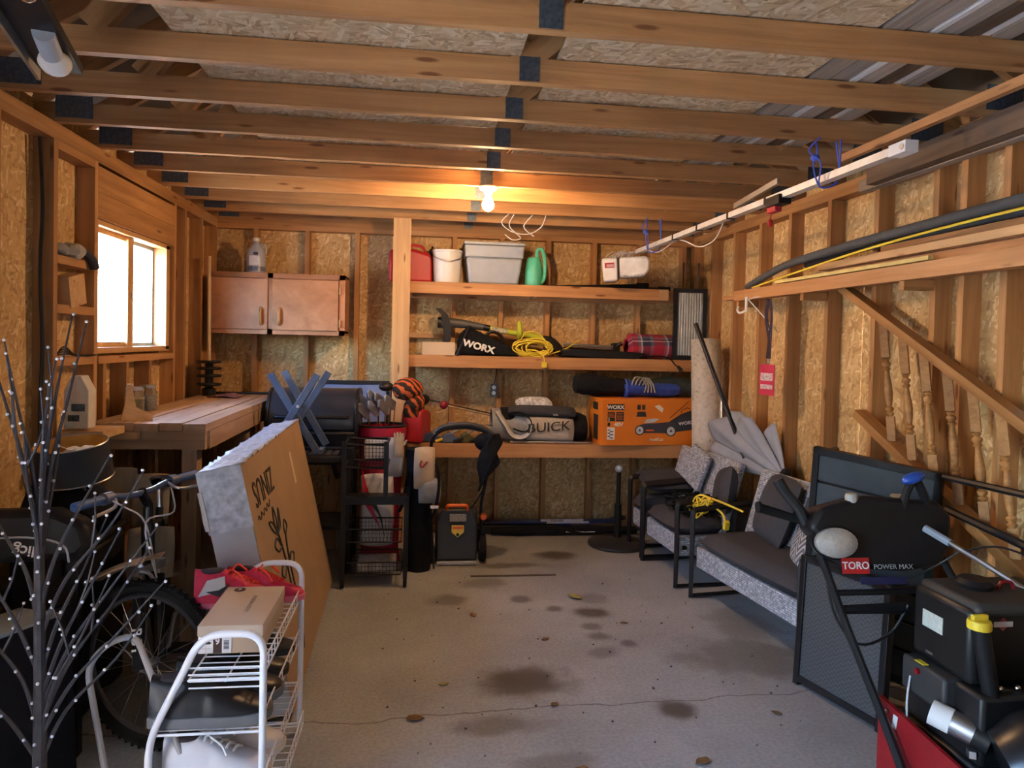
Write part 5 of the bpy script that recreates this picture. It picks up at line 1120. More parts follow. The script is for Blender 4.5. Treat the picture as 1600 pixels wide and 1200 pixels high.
cushion('throw_pillow', 'grey and white chevron throw pillow on the sofa', fr((2.16, 3.66, .57), (-.35, -1, .15), (.45, 0, 1)), .40, .36, .15, chev())
# netting and yellow cord on the armchair
t = thing('black_netting', 'heap of black netting on the armchair seat', 'netting', (1.95, 4.72, .45))
b = B()
for k in range(26):
    c = V((1.97+random.uniform(-.16, .16), 4.85+random.uniform(-.22, .2), .47+random.uniform(0, .07))); a0 = random.uniform(0, 6)
    b.tube(smooth_path([c+V((.09*math.cos(a0+j*1.1), .10*math.sin(a0+j*1.1), .025*math.sin(j*2+a0))) for j in range(6)], 3), .008, 5)
b.make('net_rope', BLACKF, t, True); roll2([(1.80, 4.85, .49), (1.95, 4.84, .50), (2.12, 4.86, .50)], [.03, .06, .06, .03], 40, .5).make('net_heap', BLACKF, t, True, smooth=60)
t = thing('extension_cord', 'yellow extension cord bundled on the armchair netting', 'cord', (1.90, 4.45, .50))
b = B()
for k in range(9):
    rr_ = .045+.006*k; b.tube(smooth_path([(1.86+.035*math.sin(k*2.3+a), 4.50+(.5+.13*k)*.09*math.cos(a+.2*k)+.03*math.sin(k*1.7), .57+(.05+.008*(k % 4))*math.sin(a)+.012*math.cos(k*3)) for a in [2*math.pi*i/10 for i in range(10)]], 3, True), .006, 6, closed=True)
b.tube(smooth_path([(1.87, 4.48, .60), (1.92, 4.40, .575), (1.94, 4.34, .55), (1.93, 4.28, .52)], 4), .0075, 6); b.tube(smooth_path([(1.87, 4.48, .64), (1.97, 4.38, .61), (2.05, 4.28, .58)], 4), .0075, 6)
b.make('cable', CORDY, t, True)
B().box((1.93, 4.26, .50), (.035, .03, .06), (R(15), 0, 0)).make('socket_end', YELLOW, t, True, bevel=.006); B().box((1.89, 4.46, .605), (.05, .05, .035)).make('binding', YELLOW, t, True, bevel=.006)
# ================================================================== rug roll, black pole, folded parasol in the right corner
def rugm():
    m, nt, b = newmat('faded_rug'); v = coords(nt, (1, 1, 1)); n = nd(nt, 'ShaderNodeTexNoise', Scale=38.0, Detail=5.0); lk(nt, v, n.inputs['Vector']); n2 = nd(nt, 'ShaderNodeTexNoise', Scale=5.0, Detail=3.0); lk(nt, v, n2.inputs['Vector'])
    r = ramp(nt, [(.32, (.22, .20, .16)), (.45, (.50, .48, .43)), (.7, (.62, .60, .56))]); mx = nd(nt, 'ShaderNodeMixRGB'); mx.inputs[0].default_value = .4; lk(nt, n.outputs['Fac'], mx.inputs[1]); lk(nt, n2.outputs['Fac'], mx.inputs[2]); lk(nt, mx.outputs[0], r.inputs[0])
    lk(nt, r.outputs[0], b.inputs['Base Color']); b.inputs['Roughness'].default_value = .95; return m
t = thing('rolled_rug', 'pale faded rug rolled up and leaning in the back right corner', 'rug', (2.26, 5.2, 0))
pa, pb = V((2.228, 5.24, .03)), V((2.225, 5.41, 1.68)); dz = (pb-pa).normalized(); M_ = fr(pa+dz*.02, (1, 0, 0), (0, 1, 0)); xr = dz.orthogonal().normalized(); M_ = fr(pa, xr, dz.cross(xr))
L_ = (pb-pa).length
sp = []
for i in range(64):
    a = i*2*math.pi*3.2/63; r = .05+.030*a/(2*math.pi); sp.append((r*math.cos(a), r*math.sin(a)*.9))
b = B(); n = len(sp)
th_ = .012
vs = []
for z in (.03, L_):
    for (x, y) in sp: vs.append((x, y, z))
b.add(vs, [(i, i+1, n+i+1, n+i) for i in range(n-1)], M_); o = b.make('rug', rugm(), t, True, smooth=60); sf = o.modifiers.new('thickness', 'SOLIDIFY'); sf.thickness = .012
t = thing('patio_parasol', 'folded grey patio parasol with black pole leaning in the right corner', 'parasol', (2.27, 4.75, .75))
AP = V((2.31, 4.25, .80))
for k, (E_, w, bl_) in enumerate((((2.21, 5.16, .86), .26, .03), ((2.20, 5.10, 1.05), .22, .05), ((2.25, 4.92, 1.13), .20, .045), ((2.24, 4.70, 1.10), .20, .05), ((2.33, 4.50, 1.09), .18, .035), ((2.27, 4.98, .95), .20, .03))):
    E_ = V(E_); dd = E_-AP; ac = dd.cross(V((1, 0, 0))).normalized()
    def lobe(u, v):
        q = .06+.94*v; s_ = 2*u-1
        return tuple(AP+dd*(q*(1-.10*s_*s_*v-.05*math.sin(5*u+k)*v))+ac*(w*.5*s_*q**.8)+V((-1, 0, 0))*(bl_*(1-s_*s_)*q+.012*math.sin(9*u+4*v+k)*q))
    o = B().grid(lobe, 14, 16).make('canopy_panel', TARP, t, True, smooth=60); o.modifiers.new('thickness', 'SOLIDIFY').thickness = .005
B().tube([(2.06, 5.20, 1.80), (2.205, 4.86, 1.12), (2.26, 4.72, .85)], .017, 10).make('mast', BLACKM, t, True)
B().lathe([(.03, 0), (.035, .05), (.02, .08), (0, .085)], 14, fr(AP+V((0, .03, .01)), (1, 0, 0), (0, .5, .8))).make('finial', BLACK, t, True)
# ================================================================== right wall: lumber shelf, railing, hanging bits
t = thing('lumber_shelf', 'long plank shelf fixed along the right wall studs', 'shelf', (2.28, 3.0, 1.95))
board('deck_board', SHELFW, (2.285, .9, 1.985), (2.285, 5.05, 1.985), .17, .03, t)
board('front_edge', SHELFW, (2.21, .9, 1.992), (2.21, 4.85, 1.992), .022, .07, t)
for y in (1.4, 2.24, 3.07, 3.955, 4.82): board('bracket', STUD, (2.225, y+.02, 1.94), (2.374, y+.02, 1.94), .036, .05, t)
LUM = [((2.337, 1.0, 2.02), (2.337, 4.2, 2.02), .07, .036, SHELFW, 'reddish plank lying at the wall side of lumber shelf'), ((2.262, .9, 2.018), (2.262, 4.30, 2.018), .07, .032, PINE, 'long pale plank lying along the front of lumber shelf'),
       ((2.30, 1.0, 2.058), (2.33, 3.75, 2.058), .09, .038, SHELFW, 'brown plank stacked second up on lumber shelf'), ((2.25, 1.2, 2.10), (2.29, 3.85, 2.098), .085, .036, PINE, 'wide pale plank stacked on the brown plank'),
       ((2.30, .8, 2.14), (2.32, 3.35, 2.138), .06, .036, STUD, 'topmost narrow plank of the lumber shelf stack'), ((2.225, 2.9, 2.046), (2.222, 4.28, 2.046), .03, .018, mat('yellow_strip', (.72, .58, .22), .6), 'thin yellowish strip on the front of lumber shelf')]
for a, c, w, h, m, lab in LUM:
    o = board('plank', m, a, c, w, h); tag(o, lab, 'plank')
for pts, r, lab in (([(2.25, 4.74, 2.052), (2.225, 4.2, 2.14), (2.22, 3.6, 2.175), (2.24, 3.0, 2.20), (2.25, 2.0, 2.225), (2.25, 1.0, 2.22)], .024, 'long dark grey foam pipe sleeve sagging over the planks'), ([(2.33, 4.12, 2.145), (2.335, 3.6, 2.175), (2.34, 2.9, 2.19), (2.34, 1.5, 2.20)], .021, 'shorter dark grey foam pipe sleeve against the right wall')):
    single(B().tube(smooth_path(pts, 6), r, 12), 'pipe_insulation', FOAM, lab, 'pipe sleeve')
single(B().tube(smooth_path([(2.215, 4.6, 2.035), (2.195, 3.9, 2.09), (2.19, 3.2, 2.14), (2.2, 2.4, 2.17), (2.2, 1.2, 2.18)], 6), .006, 6), 'yellow_hose', CORDY, 'thin yellow line running along below the foam sleeve', 'line')
t = thing('wall_hook', 'white double hook under the end of lumber shelf', 'hook', (2.21, 4.62, 1.90))
B().box((2.195, 4.64, 1.925), (.006, .03, .10)).make('plate', WHITEP, t, True); B().tube(smooth_path([(2.195, 4.65, 1.88), (2.17, 4.68, 1.865), (2.165, 4.71, 1.885), (2.175, 4.72, 1.91)], 4), .008, 6).make('hook_arm', WHITEP, t, True)
single(B().tube(smooth_path([(2.20, 4.62, 1.955), (2.20, 4.5, 1.965), (2.205, 4.36, 1.962)], 3), .0035, 5).tube([(2.20, 4.62, 1.955), (2.30, 4.40, 1.735)], .0035, 5), 'white_string', WHITEP, 'thin white string stretched from the wall hook', 'string')
t = thing('lanyard', 'dark purple lanyard hanging from lumber shelf with red card', 'lanyard', (2.28, 4.36, 1.55))
LAN = mat('purple_black_webbing', (.035, .02, .04), .7, 0, .4, 60)
B().tube(smooth_path([(2.21, 4.355, 1.94), (2.215, 4.39, 1.86), (2.23, 4.40, 1.78), (2.24, 4.385, 1.68), (2.24, 4.40, 1.56)], 5), .022, 8, flat=.35).make('strap', LAN, t, True)
B().tube(smooth_path([(2.215, 4.345, 1.94), (2.225, 4.335, 1.85), (2.235, 4.36, 1.72), (2.24, 4.375, 1.56)], 5), .015, 8, flat=.35).make('strap', LAN, t, True)
B().tube([(2.24, 4.388, 1.57), (2.24, 4.39, 1.53)], .005, 6).make('clip', STEEL, t, True)
cm = fr((2.235, 4.39, 1.42), (0.35, -1, 0), (0, 0, 1))
b = B().box((0, 0, 0), (.125, .20, .006)); b.v = [cm @ p for p in b.v]; b.make('card', mat('crimson_card', (.55, .03, .08), .35), t, True)
for z, h in ((.02, .05), (-.045, .03)):
    b = B().box((0, z, .004), (.10, h, .002)); b.v = [cm @ p for p in b.v]; b.make('card_print', mat('pale_card_print', (.62, .5, .52), .4, 0, .4, 60), t, True)
# stair railing leaning on the wall
t = thing('stair_railing', 'oiled oak stair railing with turned balusters leaning on right wall', 'railing', (2.33, 2.4, 0))
RX_ = 2.325
hr = lambda y: 1.974-.500*(3.712-y); br_ = lambda y: 1.285-.47*(3.517-y)
board('handrail', OAK, (RX_, 1.0, hr(1.0)), (RX_, 3.73, hr(3.73)), .06, .042, t)
board('bottom_rail', OAK, (RX_, 1.0, br_(1.0)), (RX_, 3.53, br_(3.53)), .07, .045, t)
board('newel_foot', OAK, (RX_, 1.02, .0), (RX_, 1.02, hr(1.02)+.02), .07, .07, t, up=(1, 0, 0))
prof = [(.0085, .20), (.015, .212), (.018, .225), (.010, .24), (.017, .255), (.0185, .27), (.0095, .285), (.014, .32), (.0185, .40), (.0165, .46), (.011, .55), (.0095, .58), (.0175, .595), (.010, .61), (.0185, .63), (.0185, .645), (.009, .66), (.016, .675), (.0095, .69)]
bm_ = None
for k in range(15):
    y0 = 3.36-.152*k; yb = y0-.105; zt = hr(y0)-.02; zb = br_(yb)+.02; d = V((RX_, y0, zt))-V((RX_, yb, zb))
    if bm_ is None:
        bm_ = B().lathe([(r*1.08, z) for r, z in prof], 12).bx(-.0185, .0185, -.0185, .0185, 0, .20).bx(-.0185, .0185, -.0185, .0185, .69, 1.0).mesh('baluster', 35); bm_.materials.append(MATS['oiled_oak'])
    o = bpy.data.objects.new('baluster', bm_); COL.objects.link(o); o.parent = t
    z_ = d.normalized(); x_ = z_.orthogonal().normalized(); M_ = fr((0, 0, 0), x_, z_.cross(x_)) @ Matrix.Diagonal((1, 1, d.length, 1)); M_.translation = V((RX_, yb, zb))
    o.matrix_local = PM[t.name].inverted() @ M_; PM[o.name] = Matrix()
# boards and steel under the right joists, white boards laid on the trusses
for a, c, w, h, m, lab, nm in (((2.03, .2, ZC-.018), (2.03, 3.3, ZC-.018), .03, .036, SHELFW, 'reddish board fixed under the joists along the right side', 'ceiling_board'), ((2.20, .1, ZC-.05), (2.30, 3.45, ZC-.05), .07, .10, DARKW, 'dark old board under the joists next to the right wall plate', 'ceiling_board'), ((2.315, .1, ZC-.075), (2.345, 3.6, ZC-.075), .05, .06, GREYW, 'grey weathered board along the right wall top plate', 'ceiling_board')):
    tag(board(nm, m, a, c, w, h), lab, 'board')
for k, (x, w, m) in enumerate(((1.50, .07, GREYW), (1.585, .07, GREYW), (1.645, .022, WHITEP), (1.70, .07, GREYW), (1.775, .05, DARKW), (1.825, .026, WHITEP), (1.885, .07, GREYW))):
    lab = ['weathered trim board at the panel edge on the trusses', 'second weathered trim board on the trusses', 'narrow white trim strip between the weathered boards on the trusses', 'weathered trim board between two white strips on the trusses', 'dark trim board beside the outer white strip on the trusses', 'outer narrow white trim strip on the trusses', 'outermost weathered trim board on the trusses'][k]
    tag(board('trim_board', m, (x, .8, ZC+D+.012+.004*(k % 2)), (x+.01, 4.1-.04*k, ZC+D+.012+.004*(k % 2)), w, .018), lab, 'trim board')
# ================================================================== tipped patio tables on the right
t = thing('slatted_table', 'charcoal slatted patio table tipped on its side against the right wall', 'table', (2.2, 3.1, .0))
SL = mat('charcoal_slat', (.040, .052, .064), .5, 0, .1, 20)
Pa, Pb = V((1.918, 3.265, 1.15)), V((2.245, 2.80, 1.10)); ux = (Pb-Pa).normalized(); dn_ = V((.20, -.12, -1)).normalized(); dn_ = (dn_-ux*dn_.dot(ux)).normalized(); nn = ux.cross(dn_).normalized()
TL = (Pb-Pa).length; HT = 1.03
if nn.x > 0: nn = -nn
Mt = Matrix((ux, dn_, nn)).transposed().to_4x4(); Mt.translation = Pa
for k in range(7):
    b = B().bx(.03, TL-.03, .035+k*.139, .035+k*.139+.128, -.018, 0); b.v = [Mt @ p for p in b.v]; b.make('slat', SL, t, True, bevel=.003)
b = B().bx(.03, TL-.03, .032, HT-.03, -.026, -.019); b.v = [Mt @ p for p in b.v]; b.make('gap_darkener', BLACKM, t, True)  # added black sheet, keeps the gaps between the slats dark
for c in ((0, .03, 0, HT), (TL-.03, TL, 0, HT)):
    b = B().bx(c[0], c[1], c[2], c[3], -.03, .006); b.v = [Mt @ p for p in b.v]; b.make('rim', BLACKM, t, True)
for c in ((0, .032), (HT-.03, HT)):
    b = B().bx(0, TL, c[0], c[1], -.03, .006); b.v = [Mt @ p for p in b.v]; b.make('rim', BLACKM, t, True)
for u in (.02, TL-.02):
    b = B().sq([Mt @ V((u, .04, -.02)), Mt @ V((u, .04, -.20 if u < .1 else -.035)), Mt @ V((u, .55, -.20 if u < .1 else -.035)), Mt @ V((u, .55, -.02))], .026); b.make('leg_frame', BLACKM, t, True)
b = B().tube([(2.25, 2.80, 1.09), (2.27, 2.25, 1.10)], .015, 8); b.make('stretcher', BLACKM, t, True)
b = B().tube([(2.26, 2.79, .95), (2.28, 2.2, .88)], .018, 8); b.make('stretcher', BLACKM, t, True)
b = B().prism([(0, 0), (.05, -.012), (.035, .01), (.06, .012), (.04, .022), (-.005, .012)], .003, Mt @ fr((TL-.20, .14, .001), (1, 0, 0), (0, 1, 0))); b.make('scratch_mark', PINE, t, True)
t = thing('woven_side_table', 'low table with dark woven panel and black frame tipped beside snowblower', 'table', (1.86, 3.0, 0))
Qa, Qb = V((1.835, 3.215, .0)), V((1.965, 2.76, 0)); qx = (Qb-Qa).normalized(); QL = (Qb-Qa).length
Mq = fr(Qa, qx, (.05, 0, 1)); 
def wov():
    m, nt, b = newmat('dark_woven_panel'); v = coords(nt); br = nd(nt, 'ShaderNodeTexChecker', Scale=90.0); lk(nt, v, br.inputs['Vector']); br.inputs['Color1'].default_value = (.075, .08, .09, 1); br.inputs['Color2'].default_value = (.045, .048, .055, 1)
    lk(nt, br.outputs[0], b.inputs['Base Color']); b.inputs['Roughness'].default_value = .55; return m
b = B().bx(.02, QL-.02, .04, .60, -.015, .0); b.v = [Mq @ p for p in b.v]; b.make('woven_panel', wov(), t, True)
for c in ((-.012, .02, 0, .63), (QL-.02, QL+.012, 0, .63)):
    b = B().bx(c[0], c[1], c[2], c[3], -.026, .01); b.v = [Mq @ p for p in b.v]; b.make('frame_post', BLACKM, t, True, bevel=.003)
for c in ((.02, .05), (.60, .63)):
    b = B().bx(.02, QL-.02, c[0], c[1], -.026, .01); b.v = [Mq @ p for p in b.v]; b.make('frame_rail', BLACKM, t, True)
for hh in (.02, .60):
    for u in (0, QL):
        b = B().tube([Mq @ V((u, hh+.012, -.01)), Mq @ V((u, hh+.012, -.15))], .012, 6); b.make('leg', BLACKM, t, True)
# ================================================================== snowblower
t = thing('snowblower', 'red and black walk behind snowblower facing the garage door', 'snowblower', (1.95, 2.3, 0))
SB = mat('snow_black', (.012, .012, .014), .42, spec=.35)
for x0_, x1_ in ((1.615, 1.715), (2.14, 2.33)):
    B().tube(smooth_path([(x0_, 2.78, .90), (x0_+.01, 2.70, .80), (x0_*.5+x1_*.5, 2.56, .55), (x1_-.01, 2.40, .30), (x1_+.01, 2.26, .10)], 5), .016, 10).make('handle_tube', BLACKM, t, True)
B().tube([(1.64, 2.62, .66), (2.13, 2.62, .66)], .013, 8).make('cross_brace', BLACKM, t, True); B().tube([(1.65, 2.60, .60), (1.95, 2.60, .60)], [.018, .024], 8).make('cross_brace', BLACKM, t, True)
B().tube([(1.66, 2.74, .74), (1.73, 2.34, .22)], .005, 6).make('control_rod', GREYP, t, True)
pn = [(-.35, .04), (-.30, .12), (-.1, .17), (.22, .15), (.27, .09), (.26, -.03), (.2, -.11), (.05, -.135), (-.18, -.12), (-.26, -.06)]
B().prism(pn, .12, fr((1.925, 2.78, .84), (1, -.03, 0), (0, .22, 1))).make('control_panel', SB, t, True, bevel=.02)
PF = lambda x, z: fr((x, 2.655+.225*(z-.866)-.03*(x-1.925), z), (1, -.03, 0), (0, .22, 1))
B().box((0, 0, 0), (.115, .062, .004)).make('brand_plate', mat('brand_red', (.50, .02, .02), .4), t).matrix_local = PM[t.name].inverted() @ PF(1.745, .762)
text('TORO', .040, PF(1.745, .762) @ Matrix.Translation((0, 0, .003)), WHITEINK, t, bold=.0006)
text('POWER MAX', .026, PF(1.905, .757) @ Matrix.Translation((.0, 0, .001)), mat('grey_print', (.38, .38, .38), .5), t, sx=1.1)
B().box((0, 0, 0), (.20, .028, .003)).make('decal_band', mat('dark_blue_decal', (.02, .02, .07), .4), t).matrix_local = PM[t.name].inverted() @ PF(1.86, .705)
hm = fr((1.668, 2.645, .853), (1, -.15, 0), (0, .2, 1)) @ Matrix.Diagonal((1.18, 1.18, 1.0, 1))
hl = B().lathe([(0, .02), (.03, .02), (.055, .012), (.07, 0), (.072, -.02), (.06, -.06), (0, -.07)], 24, hm, sx=1.0, sy=.72).make('headlight', mat('headlight_lens', (.50, .48, .45), .15, .3, .1, 90), t, True)
B().lathe([(.073, -.02), (.078, -.015), (.074, -.05), (.05, -.08), (0, -.08)], 24, hm @ Matrix.Translation((0, 0, -.004)), sx=1.02, sy=.75).make('headlight_housing', SB, t, True)
B().tube(smooth_path([(1.60, 2.76, .90), (1.575, 2.78, .96), (1.535, 2.82, 1.02), (1.51, 2.84, 1.07)], 4), [.025]*4+[.022]*5+[.024]*4, 10).make('drive_lever', SB, t, True)
B().tube([(1.60, 2.79, .905), (1.50, 2.80, .935), (1.405, 2.80, .962)], [.016, .019, .02], 10).make('hand_grip', RUBBER, t, True); B().lathe([(0, 0), (.024, 0), (.024, .012), (0, .014)], 12, fr((1.402, 2.80, .963), (0, 1, 0), (0, 0, 1))).make('grip_end', RUBBER, t, True)
B().tube([(1.77, 2.72, .95), (1.77, 2.72, 1.0)], .012, 8).make('gear_lever', BLACKM, t, True); B().lathe([(0, 0), (.018, 0), (.026, .035), (.022, .05), (0, .052)], 12, Matrix.Translation((1.77, 2.72, .985))).make('gear_knob', mat('pale_knob', (.45, .45, .42), .5), t, True)
B().tube(smooth_path([(1.99, 2.70, .98), (2.0, 2.70, 1.04), (2.02, 2.70, 1.085)], 4), .016, 8).tube(smooth_path([(2.10, 2.70, .97), (2.08, 2.70, 1.03), (2.05, 2.70, 1.085)], 4), .018, 8).make('chute_lever', SB, t, True)
B().ball((2.025, 2.695, 1.105), (.052, .03, .022), 14, 9, Matrix.Rotation(R(-18), 4, 'Y')).make('lever_cap', mat('bright_blue_cap', (.02, .09, .48), .35), t, True)
B().tube([(2.06, 2.66, .905), (2.13, 2.45, .835), (2.25, 2.0, .68)], .011, 8).make('chute_rod', STEEL, t, True); B().tube([(2.06, 2.66, .905), (2.095, 2.56, .871)], .016, 8).make('rod_sleeve', GREYP, t, True)
B().tube(smooth_path([(2.11, 2.50, .86), (2.18, 2.40, .90), (2.25, 2.25, .86), (2.27, 2.15, .78)], 5), .004, 5).tube(smooth_path([(2.11, 2.52, .855), (2.06, 2.58, .78), (1.95, 2.62, .70)], 4), .004, 5).make('control_cable', BLACK, t, True)
B().tube(smooth_path([(1.66, 2.70, .70), (1.68, 2.66, .55), (1.76, 2.62, .45), (1.88, 2.60, .5), (1.94, 2.58, .62)], 5), .006, 6).make('hanging_cable', BLACK, t, True)
# engine: its left side faces the floor, its front the garage door
EN = mat('engine_black', (.011, .011, .012), .4, spec=.4)
B().bx(1.85, 2.28, 2.15, 2.44, .50, .765).make('engine_shroud', EN, t, True, bevel=.025)
B().bx(1.865, 2.27, 2.14, 2.43, .735, .785).make('shroud_top', mat('dusty_black', (.035, .033, .032), .6), t, True, bevel=.02)
B().lathe([(.0, 0), (.06, 0), (.065, .015), (.05, .03), (0, .032)], 20, Matrix.Translation((2.0, 2.32, .785))).make('fuel_cap', SB, t, True); B().tube(smooth_path([(2.06, 2.28, .785), (2.07, 2.28, .81), (2.11, 2.28, .81), (2.12, 2.28, .785)], 3), .006, 6).make('primer_loop', RED, t, True)
B().box((1.849, 2.33, .655), (.003, .10, .06), (R(0), 0, 0)).make('spec_label', mat('pale_green_label', (.55, .60, .55), .5, 0, .12, 70), t, True)
B().box((1.849, 2.34, .538), (.003, .035, .01)).make('small_label', STEEL, t, True)
B().box((1.965, 2.149, .715), (.034, .003, .034), (0, R(45), 0)).make('engine_badge', mat('badge_red', (.35, .06, .08), .4), t, True); B().box((1.965, 2.1475, .715), (.07, .003, .018)).make('badge_bar', mat('badge_white', (.55, .56, .6), .4), t, True)
B().bx(1.80, 1.95, 2.20, 2.42, .38, .505).make('starter_box', mat('engine_grey', (.035, .036, .038), .5), t, True, bevel=.012)
B().box((1.812, 2.33, .507), (.022, .045, .003)).make('warning_sticker', YELLOW, t, True); B().lathe([(0, 0), (.011, 0), (.011, .01), (0, .01)], 12, fr((1.80, 2.33, .475), (0, -1, 0), (0, 0, 1))).make('starter_button', RED, t, True)
B().tube([(1.775, 2.22, .385), (1.865, 2.11, .355)], .042, 18).make('starter_motor', STEEL, t, True); B().tube([(1.772, 2.224, .386), (1.812, 2.176, .373)], .0435, 18).make('motor_label', WHITEINK, t, True); B().tube([(1.855, 2.125, .36), (1.885, 2.09, .347)], .048, 18).make('motor_end', EN, t, True)
B().tube([(1.92, 2.10, .40), (1.895, 2.11, .50), (1.855, 2.12, .72)], [.024, .026, .028], 14).make('oil_filler_tube', EN, t, True)
c = B().lathe([(0, 0), (.036, 0), (.037, .02), (.034, .028), (0, .03)], 18, Matrix.Translation((1.852, 2.12, .715))).make('oil_cap', YELLOW, t, True); B().box((1.852, 2.12, .752), (.055, .016, .02)).make('oil_cap_grip', YELLOW, t, True, bevel=.003)
B().box((1.97, 2.13, .49), (.09, .02, .03), (0, R(8), 0)).make('choke_bracket', STEEL, t, True)
for x in (1.935, 2.0): B().ball((x, 2.118, .51), .011, 10, 7).make('bolt', CHROME, t, True)
B().tube([(1.93, 2.09, .36), (1.92, 2.10, .40)], .03, 12).make('oil_elbow', CHROME, t, True)
B().box((1.845, 2.13, .295), (.02, .09, .022), (R(-12), 0, R(-30))).make('mount_plate', STEEL, t, True)
B().bx(1.84, 2.26, 2.08, 2.44, .26, .50).make('engine_block', EN, t, True, bevel=.015)
B().tube(smooth_path([(1.80, 2.37, .44), (1.785, 2.36, .39), (1.775, 2.35, .34), (1.775, 2.345, .29)], 4), .004, 5).make('pull_cord', WIRE, t, True); B().box((1.775, 2.345, .275), (.012, .012, .035)).make('cord_tag', WHITEP, t, True)
B().add([(1.735, 2.45, .33), (1.735, 2.45, .04), (1.80, 1.98, .04), (1.80, 1.98, .235), (1.75, 2.45, .33), (1.75, 2.45, .04), (1.815, 1.98, .04), (1.815, 1.98, .235)], [(0, 1, 2, 3), (7, 6, 5, 4), (0, 4, 5, 1), (1, 5, 6, 2), (2, 6, 7, 3), (3, 7, 4, 0)]).make('chassis_side', RED, t, True)
B().box((1.746, 2.37, .27), (.004, .02, .05), (R(8), 0, R(8))).make('chassis_tag', WHITEP, t, True)
for y, z in ((2.41, .29), (2.30, .13), (2.20, .14), (2.12, .21)): B().ball((1.735+.138*(2.45-y)-.001, y, z), .007, 8, 6).make('bolt', STEEL, t, True)
B().bx(1.82, 2.30, 1.98, 2.46, .08, .27).make('chassis', EN, t, True, bevel=.01)
B().lathe([(.0, -.20), (.13, -.20), (.165, -.12), (.175, .0), (.16, .12), (.11, .2), (0, .21)], 26, Matrix.Translation((2.04, 1.93, .37)) @ Matrix.Rotation(R(65), 4, 'Y') @ Matrix.Rotation(R(20), 4, 'X')).make('chute_shroud', mat('gloss_black_shroud', (.011, .012, .014), .3), t, True)
c = B().lathe([(0, -.05), (.14, -.05), (.19, -.04), (.20, 0), (.19, .04), (.14, .05), (0, .05)], 26, fr((2.32, 2.22, .20), (0, 1, 0), (0, 0, 1))).make('wheel', RUBBER, t, True)
B().bx(1.70, 2.38, 1.40, 1.62, .02, .50).make('auger_housing', RED, t, True, bevel=.02); B().bx(1.95, 2.15, 1.62, 1.98, .10, .30).make('impeller_housing', RED, t, True, bevel=.02)
for x in (1.71, 2.37): B().bx(x-.012, x+.012, 1.36, 1.66, .0, .06).make('skid_shoe', BLACKM, t, True)
# ================================================================== left foreground: shoe rack and shoes
t = thing('shoe_rack', 'white metal shoe rack with wire shelves', 'shoe rack', (-.64, 2.62, 0))
RY0, RY1 = 2.28, 2.99
fp = [(-.475, .0), (-.475, .70), (-.66, .70), (-.815, .37), (-.815, 0)]
for y in (RY0, RY1): B().tube(round_path([(x, y, z) for x, z in fp], .07, 6), .0115, 12).make('end_frame', WHITEM, t, True)
def tier(x0_, x1_, z, lip=.045):
    for y in (RY0+.005, RY1-.005): B().tube([(x0_, y, z), (x1_, y, z)], .0045, 6).make('end_wire', WHITEM, t, True)
    for k in range(15):
        y = RY0+.03+(RY1-RY0-.06)*k/14; B().tube([(x0_, y, z), (x1_, y, z)], .0022, 5).make('cross_wire', WHITEM, t, True)
    for x, zz in ((x0_, z), (x1_, z), (x1_, z+lip), ((x0_+x1_)/2, z-.004)): B().tube([(x, RY0, zz), (x, RY1, zz)], .0032, 6).make('long_wire', WHITEM, t, True)
    n = 16
    for k in range(n): y = RY0+(RY1-RY0)*k/(n-1); B().tube([(x1_, y, z-.002), (x1_, y, z+lip)], .002, 4).make('lip_wire', WHITEM, t, True)
tier(-.70, -.478, .555); tier(-.80, -.478, .385); tier(-.812, -.47, .20); tier(-.812, -.46, .03, .05)
for k in range(4): B().tube([(-.70+.02*(k == 0)*-1, RY0-.0+.002*k, .565-.022*k+.03), (-.48, RY0+.002*k, .565-.022*k+.03)], .0028, 5).make('front_wire', WHITEM, t, True)
# ---- shoe box
t = thing('shoe_box', 'tan shoe box with white size label on top of rack', 'shoe box', (-.62, 2.65, .56))
sx0, sx1, sy0, sy1, sz0, sz1 = -.728, -.515, 2.46, 2.84, .5595, .655
KB = mat('tan_shoebox', (.52, .39, .27), .7, 0, .04, 4); KL = mat('tan_shoebox_lid', (.55, .44, .33), .7, 0, .03, 4)
B().bx(sx0+.003, sx1-.003, sy0+.003, sy1-.003, sz0, sz1-.03).make('box', KB, t, True); B().bx(sx0, sx1, sy0, sy1, sz1-.036, sz1).make('lid', KL, t, True, bevel=.002)
B().bx(sx0+.004, sx0+.110, sy0-.0015, sy0+.003, sz0+.003, sz0+.058).make('size_label', WHITEINK, t, True)
B().bx(sx0+.052, sx0+.080, sy0-.002, sy0+.003, sz0+.003, sz0+.064).make('size_block', mat('dark_brown_print', (.06, .03, .02), .6), t, True)
text('9', .030, fr((sx0+.066, sy0-.0025, sz0+.043), (1, 0, 0), (0, 0, 1)), WHITEINK, t, bold=.0006)
for k in range(7): B().bx(sx0+.086, sx0+.103, sy0-.002, sy0, sz0+.016+k*.0045, sz0+.0185+k*.0045).make('barcode_line', BLACKINK, t, True)
B().prism([(-.018, 0), (-.01, .006), (.0, .008), (.012, .004), (.02, 0), (.012, -.004), (-.016, -.004)], .001, fr((sx0+.028, sy0-.0016, sz0+.038), (1, 0, 0), (0, 0, 1))).make('shoe_print', BLACKINK, t, True)
B().bx(sx0+.012, sx0+.044, sy0-.002, sy0, sz0+.018, sz0+.0195).bx(sx0+.027, sx0+.0285, sy0-.002, sy0, sz0+.006, sz0+.030).make('size_chart', mat('pale_grey_ink', (.5, .5, .5), .6), t, True)
